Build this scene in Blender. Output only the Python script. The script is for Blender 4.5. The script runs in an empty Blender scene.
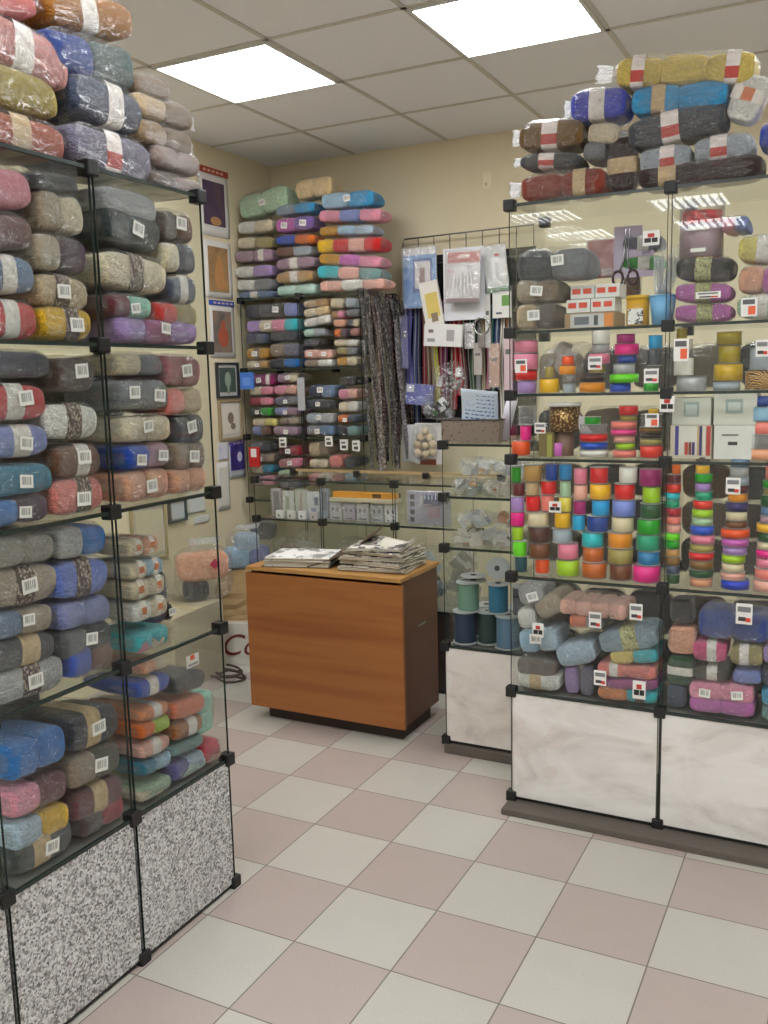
import bpy, bmesh, math, random
from mathutils import Vector, Matrix
R = math.radians
C = bpy.context.scene.collection
S = bpy.context.scene
# ---------------------------------------------------------------- camera
cam = bpy.data.objects.new('camera', bpy.data.cameras.new('camera'))
C.objects.link(cam)
cam.data.sensor_fit = 'HORIZONTAL'; cam.data.sensor_width = 36.0
cam.data.lens = 908.73 / 768 * 36.0
cam.data.clip_start = 0.05
cam.matrix_world = Matrix(((0.890309, -0.044366, 0.453191, 0.0), (0.454714, 0.139506, -0.879644, 0.0), (-0.024197, 0.989227, 0.144377, 1.5381), (0, 0, 0, 1)))
S.camera = cam
# ---------------------------------------------------------------- world, exposure
w = bpy.data.worlds.new('world'); S.world = w; w.use_nodes = True
w.node_tree.nodes['Background'].inputs[0].default_value = (0.9, 0.88, 0.85, 1)
w.node_tree.nodes['Background'].inputs[1].default_value = 0.05
S.view_settings.view_transform = 'Standard'; S.view_settings.look = 'None'
S.view_settings.gamma = 1.0; S.view_settings.use_curve_mapping = False
S.view_settings.exposure = 0.0
LIGHT = 18.5
S.cycles.transparent_max_bounces = 32
S.cycles.max_bounces = 10
S.cycles.use_denoising = True
S.cycles.sample_clamp_indirect = 6.0

# ---------------------------------------------------------------- materials
def lin(h):
    if isinstance(h, str):
        h = [int(h[i:i+2], 16) / 255 for i in (0, 2, 4)]
    return tuple((c / 12.92 if c <= 0.04045 else ((c + 0.055) / 1.055) ** 2.4) for c in h) + (1.0,)
class NT:
    def __init__(s, name):
        s.m = bpy.data.materials.new(name); s.m.use_nodes = True
        s.t = s.m.node_tree; s.t.nodes.clear(); s.out = s.n('ShaderNodeOutputMaterial')
    def n(s, typ, **k):
        nd = s.t.nodes.new(typ)
        for a, b in k.items(): setattr(nd, a, b)
        return nd
    def l(s, a, b): s.t.links.new(a, b)
    def math(s, op, a, b=None, c=None):
        nd = s.n('ShaderNodeMath', operation=op)
        for i, v in enumerate((a, b, c)):
            if v is None: continue
            if isinstance(v, (int, float)): nd.inputs[i].default_value = v
            else: s.l(v, nd.inputs[i])
        return nd.outputs[0]
    def mix(s, f, a, b):
        nd = s.n('ShaderNodeMix', data_type='RGBA')
        for i, v in ((0, f), (6, a), (7, b)):
            if isinstance(v, (int, float)): nd.inputs[i].default_value = v
            elif isinstance(v, tuple): nd.inputs[i].default_value = v
            else: s.l(v, nd.inputs[i])
        return nd.outputs[2]
    def noise(s, scale, detail=3, rough=0.5, vec=None, out=0, dist=0.0):
        nd = s.n('ShaderNodeTexNoise'); nd.inputs['Scale'].default_value = scale
        nd.inputs['Detail'].default_value = detail; nd.inputs['Roughness'].default_value = rough
        nd.inputs['Distortion'].default_value = dist
        if vec is not None: s.l(vec, nd.inputs['Vector'])
        return nd.outputs[out]
    def coord(s, which='Object', scale=None):
        o = s.n('ShaderNodeTexCoord').outputs[which]
        if scale:
            mp = s.n('ShaderNodeMapping'); mp.inputs['Scale'].default_value = scale
            s.l(o, mp.inputs['Vector']); o = mp.outputs[0]
        return o
    def ramp(s, f, pts, interp='LINEAR'):
        r = s.n('ShaderNodeValToRGB'); r.color_ramp.interpolation = interp
        e = r.color_ramp.elements
        while len(e) < len(pts): e.new(0.5)
        for k, (p, c) in enumerate(pts): e[k].position = p; e[k].color = c
        s.l(f, r.inputs[0]); return r.outputs[0]
    def bump(s, h, strength=0.3, dist=0.01):
        b = s.n('ShaderNodeBump'); b.inputs['Strength'].default_value = strength; b.inputs['Distance'].default_value = dist
        s.l(h, b.inputs['Height']); return b.outputs[0]
    def princ(s, col, rough=0.5, metal=0.0, normal=None, spec=0.5, sheen=0.0, coat=0.0):
        p = s.n('ShaderNodeBsdfPrincipled')
        if isinstance(col, tuple): p.inputs['Base Color'].default_value = col
        else: s.l(col, p.inputs['Base Color'])
        p.inputs['Roughness'].default_value = rough; p.inputs['Metallic'].default_value = metal
        p.inputs['Specular IOR Level'].default_value = spec
        p.inputs['Sheen Weight'].default_value = sheen; p.inputs['Coat Weight'].default_value = coat
        if normal is not None: s.l(normal, p.inputs['Normal'])
        s.l(p.outputs[0], s.out.inputs[0]); return p
_mc = {}
def plain(hexc, rough=0.5, metal=0.0, coat=0.0, key='plain', spec=0.5):
    k = (key, hexc, rough, metal, coat)
    if k not in _mc:
        t = NT(key); n = t.noise(30, 3, vec=t.coord())
        c = lin(hexc); d = tuple(x * 0.86 for x in c[:3]) + (1,)
        t.princ(t.mix(n, d, c), rough, metal, coat=coat, spec=spec); _mc[k] = t.m
    return _mc[k]
PAL = dict(amber='E39A2E', amber_brown='A8672F', beige='CDB795', black='1B1A1B', black_gold='4A3318', black_green='1E231E', bright_blue='2478C4', brown='70472F', brown_grey='6E625A',
 burgundy_brown='6A3E3C', butter_yellow='E2CB78', mauve_beige='A99890', camel='A58D70', charcoal='35373C', charcoal_green='323B3A', chocolate='4A2620', clear_grey='A9A79C', cobalt_blue='2340B8', copper='BD6B33', coral_orange='E07C56',
 coral_pink='DE6C62', coral_red='DB4A42', cornflower='6F86D6', cream='E5D8BA', crimson='A32336', cyan='2FA8D0', dark_brown='4A3530', dark_green='1F4D2A', dark_grey='4C4E52', dark_lilac='5F5F9C',
 dark_olive='3C3C2A', dark_teal='1E4A54', dusty_pink='C98B84', dusty_rose='B37A7C', espresso='3A2B28', gold='C5A63A', graphite='4A4D52', green='3BA03A', greige='B3A48F', grey='84868A', grey_blue='93A7B5',
 grey_teal='7FA09C', grey_violet='7A7688', hot_pink='F0468C', hot_rose='E0568A', ice_blue='B6CBDA', jade='3FA080', khaki='A89B66', lavender_blue='8A91C0', lilac='B093C8', lime='B5D84A', magenta='9C2468',
 maroon='64222B', mauve='AD8FA0', mint='A5D8C2', mustard='C7953A', navy='232C4C', navy_black='1D2433', navy_blue='22418A', neon_green='8FE63C', neon_orange='FF6A30', ochre='A56F2E', olive='A2913E',
 olive_brown='7D6038', orange='E97A36', orchid_pink='CB72B8', pale_blue='A8CBE2', pale_green='B9D4B4', pale_grey='B8B8B8', pale_mint='C7E6D8', pale_yellow='EBDD86', peach='F0B192', peach_orange='EE9A6A',
 peach_pink='EDB8A8', periwinkle='8290CE', pink='EE9BB0', plum='4B2C44', purple='8A6DB4', purple_navy='2F235E', purple_pink='A8588E', red='D22C2A', rose_pink='E58FA2', rose_red='D4475A', royal_blue='2A52B8',
 rust_red='90402F', salmon_pink='EF8C82', silver_grey='AEB6BC', sky_blue='4AA2D4', slate='4A5468', slate_blue='6D86A6', slate_green='586A68', steel_blue='3F80B0', tan='C19A68', taupe='94826F', teal='1F7F9C',
 terracotta='A9573A', turquoise='4FBFC8', vanilla='EBCF9E', violet_blue='4A55C0', warm_grey='A39E95', white='F0EDE4', yellow='F0C02E')
def sat(c, k=1.22):
    r_, g_, b_, a_ = lin(PAL[c]); l_ = .2126 * r_ + .7152 * g_ + .0722 * b_
    return tuple(min(.95, max(.004, l_ + (v - l_) * k)) for v in (r_, g_, b_)) + (1.0,)
def yarn(c):
    k = ('yarn', c)
    if k not in _mc:
        t = NT('yarn_' + c); co = t.coord()
        wv = t.n('ShaderNodeTexWave', wave_type='BANDS', bands_direction='DIAGONAL')
        wv.inputs['Scale'].default_value = 10; wv.inputs['Distortion'].default_value = 8; wv.inputs['Detail'].default_value = 3; wv.inputs['Detail Scale'].default_value = 2.2
        t.l(co, wv.inputs['Vector'])
        nz = t.noise(9, 4, .6, co)
        b = sat(c, 1.08); d = tuple(x * .52 for x in b[:3]) + (1,); h = tuple(min(1, x * 1.16 + .01) for x in b[:3]) + (1,)
        f = t.math('ADD', t.math('MULTIPLY', wv.outputs['Fac'], .45), t.math('MULTIPLY', nz, .6))
        col = t.ramp(f, [(0.25, d), (0.75, h)])
        t.princ(col, .9, normal=t.bump(t.math('ADD', wv.outputs['Fac'], nz), .45, .012), spec=.15, sheen=.25)
        _mc[k] = t.m
    return _mc[k]
def satin(c):
    k = ('satin', c)
    if k not in _mc:
        t = NT('satin_' + c); co = t.coord('Object', (1, 1, 1))
        if c == 'black_gold':
            v = t.n('ShaderNodeTexWave', bands_direction='DIAGONAL'); v.inputs['Scale'].default_value = 5; v.inputs['Distortion'].default_value = 6; t.l(co, v.inputs['Vector'])
            col = t.ramp(v.outputs['Fac'], [(.45, lin('2A1E18')), (.55, lin('D9A55A'))])
        else:
            b = sat(c, 1.3); wv = t.n('ShaderNodeTexWave', bands_direction='Z'); wv.inputs['Scale'].default_value = 9; wv.inputs['Distortion'].default_value = .6; t.l(co, wv.inputs['Vector'])
            col = t.mix(wv.outputs['Fac'], tuple(x * .85 for x in b[:3]) + (1,), b)
        t.princ(col, .32, spec=.55, sheen=.1); _mc[k] = t.m
    return _mc[k]
def film(name, gl=.10, gw=.45, white=.10, rough=.2, tint=(1, 1, 1, 1), bumps=.5, sc=7, power=3.0):
    k = ('film', name)
    if k not in _mc:
        t = NT(name); lw = t.n('ShaderNodeLayerWeight'); lw.inputs[0].default_value = .5
        nrm = None
        if bumps:
            nz = t.noise(sc, 4, .55, t.coord(), dist=1.6); nrm = t.bump(nz, bumps, .05); t.l(nrm, lw.inputs['Normal'])
        f = t.math('ADD', t.math('MULTIPLY', t.math('POWER', lw.outputs['Facing'], power), gw), gl)
        tr = t.n('ShaderNodeBsdfTransparent'); tr.inputs[0].default_value = tint
        g = t.n('ShaderNodeBsdfGlossy'); g.inputs['Roughness'].default_value = rough
        if nrm is not None: t.l(nrm, g.inputs['Normal'])
        m1 = t.n('ShaderNodeMixShader'); t.l(f, m1.inputs[0]); t.l(tr.outputs[0], m1.inputs[1]); t.l(g.outputs[0], m1.inputs[2]); last = m1
        if white:
            d = t.n('ShaderNodeBsdfDiffuse'); d.inputs[0].default_value = (.85, .85, .87, 1)
            tl = t.n('ShaderNodeBsdfTranslucent'); tl.inputs[0].default_value = (.9, .9, .9, 1)
            dm = t.n('ShaderNodeMixShader'); dm.inputs[0].default_value = .5; t.l(d.outputs[0], dm.inputs[1]); t.l(tl.outputs[0], dm.inputs[2])
            m2 = t.n('ShaderNodeMixShader')
            wf = t.math('ADD', t.math('MULTIPLY', t.math('POWER', lw.outputs['Facing'], 2.5), white * 3), white); t.l(wf, m2.inputs[0])
            t.l(m1.outputs[0], m2.inputs[1]); t.l(dm.outputs[0], m2.inputs[2]); last = m2
        t.l(last.outputs[0], t.out.inputs[0]); _mc[k] = t.m
    return _mc[k]
GLASS = film('clear_glass', .022, .5, 0, .012, (.972, .983, .976, 1), 0, power=4.5)
BAG = film('plastic_bag', .12, .35, .02, .11, bumps=1.0, sc=3.6)
BAGT = film('plastic_bag_tail', .14, .4, .3, .2, bumps=.8, sc=9)
CLEAR = film('clear_plastic', .1, .4, .1, .15, bumps=.4, sc=12)
EDGE = plain('26302B', .25, key='glass_edge'); BLACKP = plain('141414', .45, key='black_plastic'); STEEL = plain('8C9092', .3, .9, key='steel_strip')
PAPER = plain('ECEAE2', .75, key='paper'); WHITEC = plain('E6E6E4', .5, key='white_card')
def barcode():
    t = NT('barcode_label'); co = t.coord('Generated'); sp = t.n('ShaderNodeSeparateXYZ'); t.l(co, sp.inputs[0])
    mp = t.n('ShaderNodeCombineXYZ'); t.l(t.math('MULTIPLY', sp.outputs[0], 34), mp.inputs[0])
    nz = t.noise(1.0, 0, vec=mp.outputs[0]); bars = t.math('GREATER_THAN', nz, .5)
    x, z = sp.outputs[0], sp.outputs[2]
    inx = t.math('LESS_THAN', t.math('ABSOLUTE', t.math('SUBTRACT', x, .5)), .38); inz = t.math('LESS_THAN', t.math('ABSOLUTE', t.math('SUBTRACT', z, .55)), .3)
    col = t.mix(t.math('MULTIPLY', bars, t.math('MULTIPLY', inx, inz)), lin('E9E6E0'), lin('2B2B2C'))
    t.princ(col, .5); return t.m
BARC = barcode()
def band_mat(kind):
    k = ('band', kind)
    if k not in _mc:
        a, b = {'br': ('4A332B', 'C9B9A5'), 'w': ('DCD6CE', 'B9AFA6'), 'g': ('B5B27A', '5A5236'), 'r': ('C05048', 'E6DCD2'), 't': ('BFA67C', 'A98E64'), 'wr': ('E2D9D2', 'B8463C'), 'o': ('EBE4D6', 'D07A48')}[kind]
        t = NT('paper_band_' + kind); co = t.coord(); sp = t.n('ShaderNodeSeparateXYZ'); t.l(co, sp.inputs[0]); z = sp.outputs[2]
        nz = t.noise(6, 2, vec=co)
        if kind in ('wr',): f = t.math('MULTIPLY', t.math('LESS_THAN', z, -.02), t.math('GREATER_THAN', z, -.36))
        elif kind == 'o': f = t.math('LESS_THAN', t.math('ABSOLUTE', z), .17)
        elif kind in ('br', 'g'): f = t.math('MULTIPLY', t.math('GREATER_THAN', t.noise(9, 1, vec=co), .56), .8)
        else: f = t.math('GREATER_THAN', nz, .62)
        t.princ(t.mix(f, lin(a), lin(b)), .6); _mc[k] = t.m
    return _mc[k]

# ---------------------------------------------------------------- mesh helpers
def box(bm, x0, y0, z0, x1, y1, z1, mi=0, bev=0.0):
    r = bmesh.ops.create_cube(bm, size=1.0); vs = r['verts']
    for v in vs: v.co = Vector(((x0 + x1) / 2 + v.co.x * (x1 - x0), (y0 + y1) / 2 + v.co.y * (y1 - y0), (z0 + z1) / 2 + v.co.z * (z1 - z0)))
    fs = {f for v in vs for f in v.link_faces}
    for f in fs: f.material_index = mi
    if bev:
        es = {e for v in vs for e in v.link_edges}
        rr = bmesh.ops.bevel(bm, geom=list(es), offset=bev, segments=2, affect='EDGES', profile=.6)
        for f in rr['faces']: f.material_index = mi
    return bm
def cyl(bm, c, r, h, axis='z', seg=32, mi=0, r2=None, bev=0.0):
    q = bmesh.ops.create_cone(bm, cap_ends=True, segments=seg, radius1=r, radius2=r if r2 is None else r2, depth=h)
    M = Matrix.Translation(c) @ {'z': Matrix(), 'x': Matrix.Rotation(R(90), 4, 'Y'), 'y': Matrix.Rotation(R(90), 4, 'X')}[axis]
    for v in q['verts']: v.co = M @ v.co
    for f in {f for v in q['verts'] for f in v.link_faces}: f.material_index = mi; f.smooth = len(f.verts) == 4
    return bm
def tube(bm, pts, r, seg=8, mi=0):
    pts = [Vector(p) for p in pts]; rings = []
    for i, p in enumerate(pts):
        d = (pts[min(i + 1, len(pts) - 1)] - pts[max(i - 1, 0)]).normalized()
        u = d.cross(Vector((0, 0, 1)) if abs(d.z) < .9 else Vector((1, 0, 0))).normalized(); v = d.cross(u)
        rr = r[i] if isinstance(r, (list, tuple)) else r
        rings.append([bm.verts.new(p + (u * math.cos(2 * math.pi * k / seg) + v * math.sin(2 * math.pi * k / seg)) * rr) for k in range(seg)])
    for a, b in zip(rings, rings[1:]):
        for k in range(seg):
            f = bm.faces.new((a[k], a[(k + 1) % seg], b[(k + 1) % seg], b[k])); f.material_index = mi; f.smooth = True
    for rg in (rings[0], rings[-1]):
        f = bm.faces.new(rg); f.material_index = mi
    return bm
def ribbon(bm, pts, width, th=.0015, mi=0, axis=Vector((1, 0, 0)), twist=0.0):
    pts = [Vector(p) for p in pts]; L = []
    n = len(pts)
    for i, p in enumerate(pts):
        d = (pts[min(i + 1, n - 1)] - pts[max(i - 1, 0)]).normalized()
        a = Matrix.Rotation(twist * i / max(1, n - 1), 3, d) @ axis
        a = (a - d * a.dot(d)).normalized(); nn = d.cross(a)
        wd = width[i] if isinstance(width, list) else width
        L.append([bm.verts.new(p + a * (sx * wd / 2) + nn * (sy * th / 2)) for sx, sy in ((-1, -1), (1, -1), (1, 1), (-1, 1))])
    for a, b in zip(L, L[1:]):
        for k in range(4):
            f = bm.faces.new((a[k], a[(k + 1) % 4], b[(k + 1) % 4], b[k])); f.material_index = mi
    bm.faces.new(L[0]).material_index = mi; bm.faces.new(L[-1]).material_index = mi
    return bm
def sheet(bm, w, h, th=.002, nx=10, nz=10, fn=None, mi=0):
    """upright sheet in x,z, facing -y, origin bottom centre"""
    G = []
    for s in (-1, 1):
        g = []
        for i in range(nx + 1):
            for j in range(nz + 1):
                x = (i / nx - .5) * w; z = j / nz * h; y = fn(x, z) if fn else 0
                g.append(bm.verts.new((x, y + s * th / 2, z)))
        G.append(g)
    idx = lambda i, j: i * (nz + 1) + j
    def F(vs):
        f = bm.faces.new(vs); f.material_index = mi; f.smooth = True
    for i in range(nx):
        for j in range(nz):
            F((G[0][idx(i, j)], G[0][idx(i + 1, j)], G[0][idx(i + 1, j + 1)], G[0][idx(i, j + 1)]))
            F((G[1][idx(i, j)], G[1][idx(i, j + 1)], G[1][idx(i + 1, j + 1)], G[1][idx(i + 1, j)]))
    rim = [(i, 0) for i in range(nx)] + [(nx, j) for j in range(nz)] + [(i, nz) for i in range(nx, 0, -1)] + [(0, j) for j in range(nz, 0, -1)]
    for a, b in zip(rim, rim[1:] + rim[:1]):
        F((G[0][idx(*a)], G[1][idx(*a)], G[1][idx(*b)], G[0][idx(*b)]))
    return bm
def mesh(name, bm, mats):
    bmesh.ops.recalc_face_normals(bm, faces=bm.faces)
    me = bpy.data.meshes.new(name); bm.to_mesh(me); bm.free()
    for m in (mats if isinstance(mats, (list, tuple)) else [mats]): me.materials.append(m)
    return me
def obj(name, me, parent=None, loc=(0, 0, 0), rot=(0, 0, 0), scale=(1, 1, 1), mat=None):
    o = bpy.data.objects.new(name, me); C.objects.link(o); o.parent = parent
    o.location = loc; o.rotation_euler = rot; o.scale = scale
    if mat is not None:
        o.material_slots[0].link = 'OBJECT'; o.material_slots[0].material = mat
    return o
def mk(name, bm, mats, parent=None, loc=(0, 0, 0), rot=(0, 0, 0)): return obj(name, mesh(name, bm, mats), parent, loc, rot)
def tag(o, label, cat, group=None):
    o['label'] = label; o['category'] = cat
    if group: o['group'] = group
    return o
def thing(name, label, cat, loc=(0, 0, 0), rot=(0, 0, 0), group=None):
    o = bpy.data.objects.new(name, None); C.objects.link(o); o.location = loc; o.rotation_euler = rot; o.empty_display_size = .05
    return tag(o, label, cat, group)
def struct(name, bm, mats, **k):
    o = mk(name, bm, mats, **k); o['kind'] = 'structure'; return o
def smooth(me):
    for p in me.polygons: p.use_smooth = True
    return me
NB = bmesh.new

# ---------------------------------------------------------------- the room
X0, X1, Y0, Y1, ZC = -3.35, 2.3, -3.9, 5.05, 2.89
def floor_mat():
    t = NT('floor_tiles'); sp = t.n('ShaderNodeSeparateXYZ'); t.l(t.coord(), sp.inputs[0])
    u = t.math('DIVIDE', t.math('ADD', sp.outputs[0], FX), FSX); v = t.math('DIVIDE', t.math('SUBTRACT', sp.outputs[1], FY), FSY)
    par = t.math('ABSOLUTE', t.math('MODULO', t.math('ADD', t.math('ADD', t.math('FLOOR', u), t.math('FLOOR', v)), 200), 2))
    fu = t.math('ABSOLUTE', t.math('SUBTRACT', t.math('FRACT', t.math('ADD', u, 100)), .5)); fv = t.math('ABSOLUTE', t.math('SUBTRACT', t.math('FRACT', t.math('ADD', v, 100)), .5))
    gr = t.math('GREATER_THAN', t.math('MAXIMUM', fu, fv), .4935)
    cell = t.n('ShaderNodeCombineXYZ'); t.l(t.math('FLOOR', u), cell.inputs[0]); t.l(t.math('FLOOR', v), cell.inputs[1])
    wn = t.n('ShaderNodeTexWhiteNoise', noise_dimensions='3D'); t.l(cell.outputs[0], wn.inputs['Vector'])
    sp1 = t.noise(170, 3, .7, t.coord()); sp2 = t.noise(9, 3, .5, t.coord())
    li = t.mix(sp1, lin('ABA79D'), lin('C1BDB3')); pk = t.mix(sp1, lin('9E9089'), lin('B4A59D'))
    col = t.mix(par, pk, li)
    col = t.mix(t.math('MULTIPLY', wn.outputs[0], .12), col, lin('8F8478')); col = t.mix(t.math('MULTIPLY', sp2, .12), col, lin('8A8278'))
    col = t.mix(gr, col, lin('6B635C'))
    p = t.princ(col, .38, normal=t.bump(t.math('SUBTRACT', 1.0, gr), .25, .004), spec=.4)
    t.l(t.math('ADD', .3, t.math('MULTIPLY', sp2, .2)), p.inputs['Roughness']); return t.m
FX, FSX, FY, FSY = 1.3131, 0.3000, 2.2417, 0.3010
b = NB(); box(b, X0 - .1, Y0 - .1, -.1, X1 + .1, Y1 + .1, 0); struct('floor', b, floor_mat())
def wall_mat():
    t = NT('painted_plaster'); n = t.noise(2.2, 4, .6, t.coord()); n2 = t.noise(60, 3, .6, t.coord())
    t.princ(t.mix(n, lin('D9CCAB'), lin('E2D6B8')), .8, normal=t.bump(n2, .12, .003), spec=.2); return t.m
WM = wall_mat(); WM2 = plain('E4E1DA', .8, key='white_bounce_plaster')  # unseen right and front walls made whiter to bounce more light
for nm, a in (('wall_left', (X0 - .1, Y0, 0, X0, Y1, ZC)), ('wall_back', (X0 - .1, Y1, 0, X1 + .1, Y1 + .1, ZC)), ('wall_right', (X1, Y0, 0, X1 + .1, Y1, ZC)), ('wall_front', (X0 - .1, Y0 - .1, 0, X1 + .1, Y0, ZC))):
    b = NB(); box(b, *a); struct(nm, b, WM2 if nm in ('wall_right', 'wall_front') else WM)
t = NT('ceiling_board'); n = t.noise(120, 3, .7, t.coord()); t.princ(t.mix(n, lin('E0E1E4'), lin('F0F1F3')), .9, normal=t.bump(n, .3, .004), spec=.1)
b = NB(); box(b, X0 - .1, Y0 - .1, ZC, X1 + .1, Y1 + .1, ZC + .1); struct('ceiling', b, t.m)
GX, GY, GS = -2.744, 3.232, .606
b = NB()
for i in range(-1, 9):
    x = GX + i * GS
    if X0 + .01 < x < X1: box(b, x - .011, Y0, ZC - .004, x + .011, Y1, ZC - .0005)
for j in range(-12, 4):
    y = GY + j * GS
    if Y0 + .01 < y < Y1 - .01: box(b, X0, y - .011, ZC - .004, X1, y + .011, ZC - .0005)
struct('trim_1', b, plain('C8C3BA', .5, key='ceiling_rail'))
t = NT('lamp_diffuser'); e = t.n('ShaderNodeEmission'); e.inputs[0].default_value = (.95, .972, 1.0, 1); e.inputs[1].default_value = LIGHT; t.l(e.outputs[0], t.out.inputs[0]); LAMP = t.m
FR = plain('DADAD6', .4, key='lamp_frame')
def ceiling_light(i, j, label, louvre=False):
    x, y = GX + i * GS, GY + j * GS
    r = thing('ceiling_light', label, 'ceiling light', (x + GS / 2, y + GS / 2, ZC - .004), group='square ceiling light panels')
    h = GS / 2 - .011
    b = NB(); box(b, -h, -h, -.008, h, -h + .012, .0); box(b, -h, h - .012, -.008, h, h, .0); box(b, -h, -h + .012, -.008, -h + .012, h - .012, 0); box(b, h - .012, -h + .012, -.008, h, h - .012, 0)
    mk('frame', b, FR, r)
    if louvre:
        b = NB()
        for k in range(9): box(b, -h + .03 + k * .064, -h + .012, -.034, -h + .034 + k * .064, h - .012, -.008)
        mk('louvre', b, STEEL, r)
    b = NB(); box(b, -h + .012, -h + .012, -.005, h - .012, h - .012, -.001); mk('diffuser', b, LAMP, r)
ceiling_light(0, 0, 'bright square ceiling light nearer the corner rack')
ceiling_light(2, 0, 'bright square ceiling light nearer the right glass case')
for i in (0, 2, 4, 6):  # unseen louvred fixtures added to light the room and reflect in the glass
    for j in (-3, -6, -9, -11):
        ceiling_light(i, j, 'unseen louvred square ceiling light added behind the viewer', True)
ceiling_light(4, 0, 'square ceiling light above the right glass case')
# ---------------------------------------------------------------- display cases
def stone(kind):
    t = NT(kind); co = t.coord()
    if kind == 'granite_laminate':
        vo = t.n('ShaderNodeTexVoronoi'); vo.inputs['Scale'].default_value = 190; t.l(co, vo.inputs['Vector']); vs_ = t.n('ShaderNodeSeparateColor'); t.l(vo.outputs['Color'], vs_.inputs[0])
        a = t.math('ADD', t.math('MULTIPLY', vs_.outputs[0], .8), t.math('MULTIPLY', t.noise(45, 3, .6, co), .3)); c2 = t.noise(60, 3, .6, co); c3 = t.noise(5, 2, .5, co)
        col = t.ramp(a, [(.16, lin('4E4E4D')), (.34, lin('8C8A87')), (.5, lin('B8B6B3')), (.85, lin('E4E3E0'))])
        col = t.mix(t.math('MULTIPLY', t.math('GREATER_THAN', c2, .58), .45), col, lin('A7948C')); col = t.mix(t.math('MULTIPLY', c3, .2), col, lin('8E9AA0'))
        t.princ(col, .35)
    else:
        a = t.noise(3.2, 6, .6, t.coord('Object', (1, 1, 2.2)), dist=.8); bb = t.noise(2.1, 3, .5, co)
        col = t.ramp(a, [(.30, lin('B5AFA8')), (.44, lin('D2CDC6')), (.56, lin('DDD9D3')), (.7, lin('E2DFD9'))]); col = t.mix(t.math('MULTIPLY', t.math('GREATER_THAN', bb, .55), .16), col, lin('BE9C88'))
        t.princ(col, .3)
    return t.m
GRAN, MARB = stone('granite_laminate'), stone('marble_laminate')
def connector(root, p):
    b = NB(); s = .0185; box(b, -s, -s, -s, s, s, s, bev=.004); mk('corner_clip', b, BLACKP, root, p)
def case(name, label, loc, rz, cols, levels, depth, panelmat, nbase=1, front=True, toprow=None, half={}, basez=0.0):
    """local: x along the front, front face at y=0 looking to -y, depth to +y"""
    r = thing(name, label, 'display case', loc, (0, 0, rz))
    T = .006; x0, x1 = cols[0], cols[-1]
    for k, z in enumerate(levels):
        if k == 0:
            b = NB(); box(b, x0, .004, z - .012, x1, depth, z - .001); mk('bottom_board', b, BLACKP, r); continue
        b = NB(); box(b, x0 + T, T, z - T / 2, x1 - T, depth - T, z + T / 2); mk('glass_shelf', b, GLASS, r)
        if k == nbase:
            b = NB(); box(b, x0 + T, .013, z - .016, x1 - T, depth - T, z - T / 2 - .0005); mk('base_top', b, plain('8A8682', .5, key='base_board'), r)
        b = NB()
        for a, c in zip(cols, cols[1:]): box(b, a + .02, -.003, z - .0045, c - .02, T - .0005, z + .0045)
        mk('shelf_edge', b, EDGE, r)
    lo = levels[nbase]
    for a, c in zip(cols, cols[1:]):
        b = NB(); box(b, a + .006, .0, levels[0], c - .006, .012, levels[nbase] - .006); mk('base_panel', b, panelmat, r)
        if front:
            b = NB(); box(b, a + .006, .0, lo + .006, c - .006, .004, levels[-1] - .006); mk('front_pane', b, GLASS, r)
        b = NB(); box(b, a + .006, depth - .005, lo + .004, c - .006, depth - .001, levels[-1] - .004); mk('back_pane', b, GLASS, r)
    for a in cols:
        b = NB(); box(b, a - .0025, .007, levels[0], a + .0025, depth - .006, levels[nbase] - .006); mk('side_panel', b, panelmat if a in (x0, x1) else BLACKP, r)
        b = NB(); box(b, a - .0025, .007, lo + .004, a + .0025, depth - .006, levels[-1] - .004); mk('side_pane', b, GLASS, r)
        b = NB()
        for dx in (-.007, .0055) if a not in (x0, x1) else (-.001,):
            box(b, a + dx, -.001, levels[0], a + dx + .0018, .0045, levels[-1])
        mk('edge_strip', b, EDGE, r)
        for z in levels:
            connector(r, (a, .008, z)); connector(r, (a, depth - .008, z))
    for (ci, z) in half.items():
        b = NB(); a, c = cols[ci], cols[ci + 1]; box(b, a + .008, .008, z - .003, c - .008, depth - .008, z + .003); mk('glass_shelf', b, GLASS, r)
        b = NB(); box(b, a + .02, -.003, z - .0045, c - .02, .0055, z + .0045); mk('shelf_edge', b, EDGE, r)
        connector(r, (a, .008, z))
        if ci + 1 not in half: connector(r, (c, .008, z))
    return r
LC = case('display_case', 'tall glass display case of yarn with speckled grey granite base panels', (-1.63, 0, 0), R(90), [.87, 1.28, 1.69, 2.10], [.016, .413, .822, 1.226, 1.638, 2.05], .41, GRAN)
RC = case('display_case', 'tall glass display case of ribbons and yarn with veined marble base panels', (0, 2.963, 0), 0, [-1.035, -.52, -.005], [.036, .428, .845, 1.256, 1.682, 2.095], .40, MARB, half={0: 1.474, 1: 1.4741})
MC = case('display_case', 'narrow glass display case between wooden counter and ribbon case, marble base', (0, 3.30, 0), 0, [-1.435, -1.06], [.055, .455, .862, 1.068, 1.276], .40, MARB)
BR = case('display_rack', 'glass yarn rack standing in the back corner', (0, 4.57, 0), 0, [-3.29, -2.88, -2.475], [.012, .41, .822, 1.208, 1.608, 2.025], .42, plain('4A403A', .5, key='dark_board'), front=False)
VC = case('display_case', 'low counter-height glass vitrine behind the wooden counter', (0, 3.94, 0), 0, [-2.80, -2.39, -1.975, -1.56], [.012, .41, .822, 1.03], .40, plain('3A302B', .5, key='dark_board2'))
for c_, nm in ((RC, 0), (MC, 1)): pass
PL = plain('5C544C', .6, key='grey_plinth')
b = NB(); box(b, -1.045, -.085, 0, .01, .40, .022, bev=.003); mk('plinth', b, PL, RC)
b = NB(); box(b, -1.44, -.012, 0, -1.05, .40, .042, bev=.003); mk('plinth', b, PL, MC)
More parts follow.
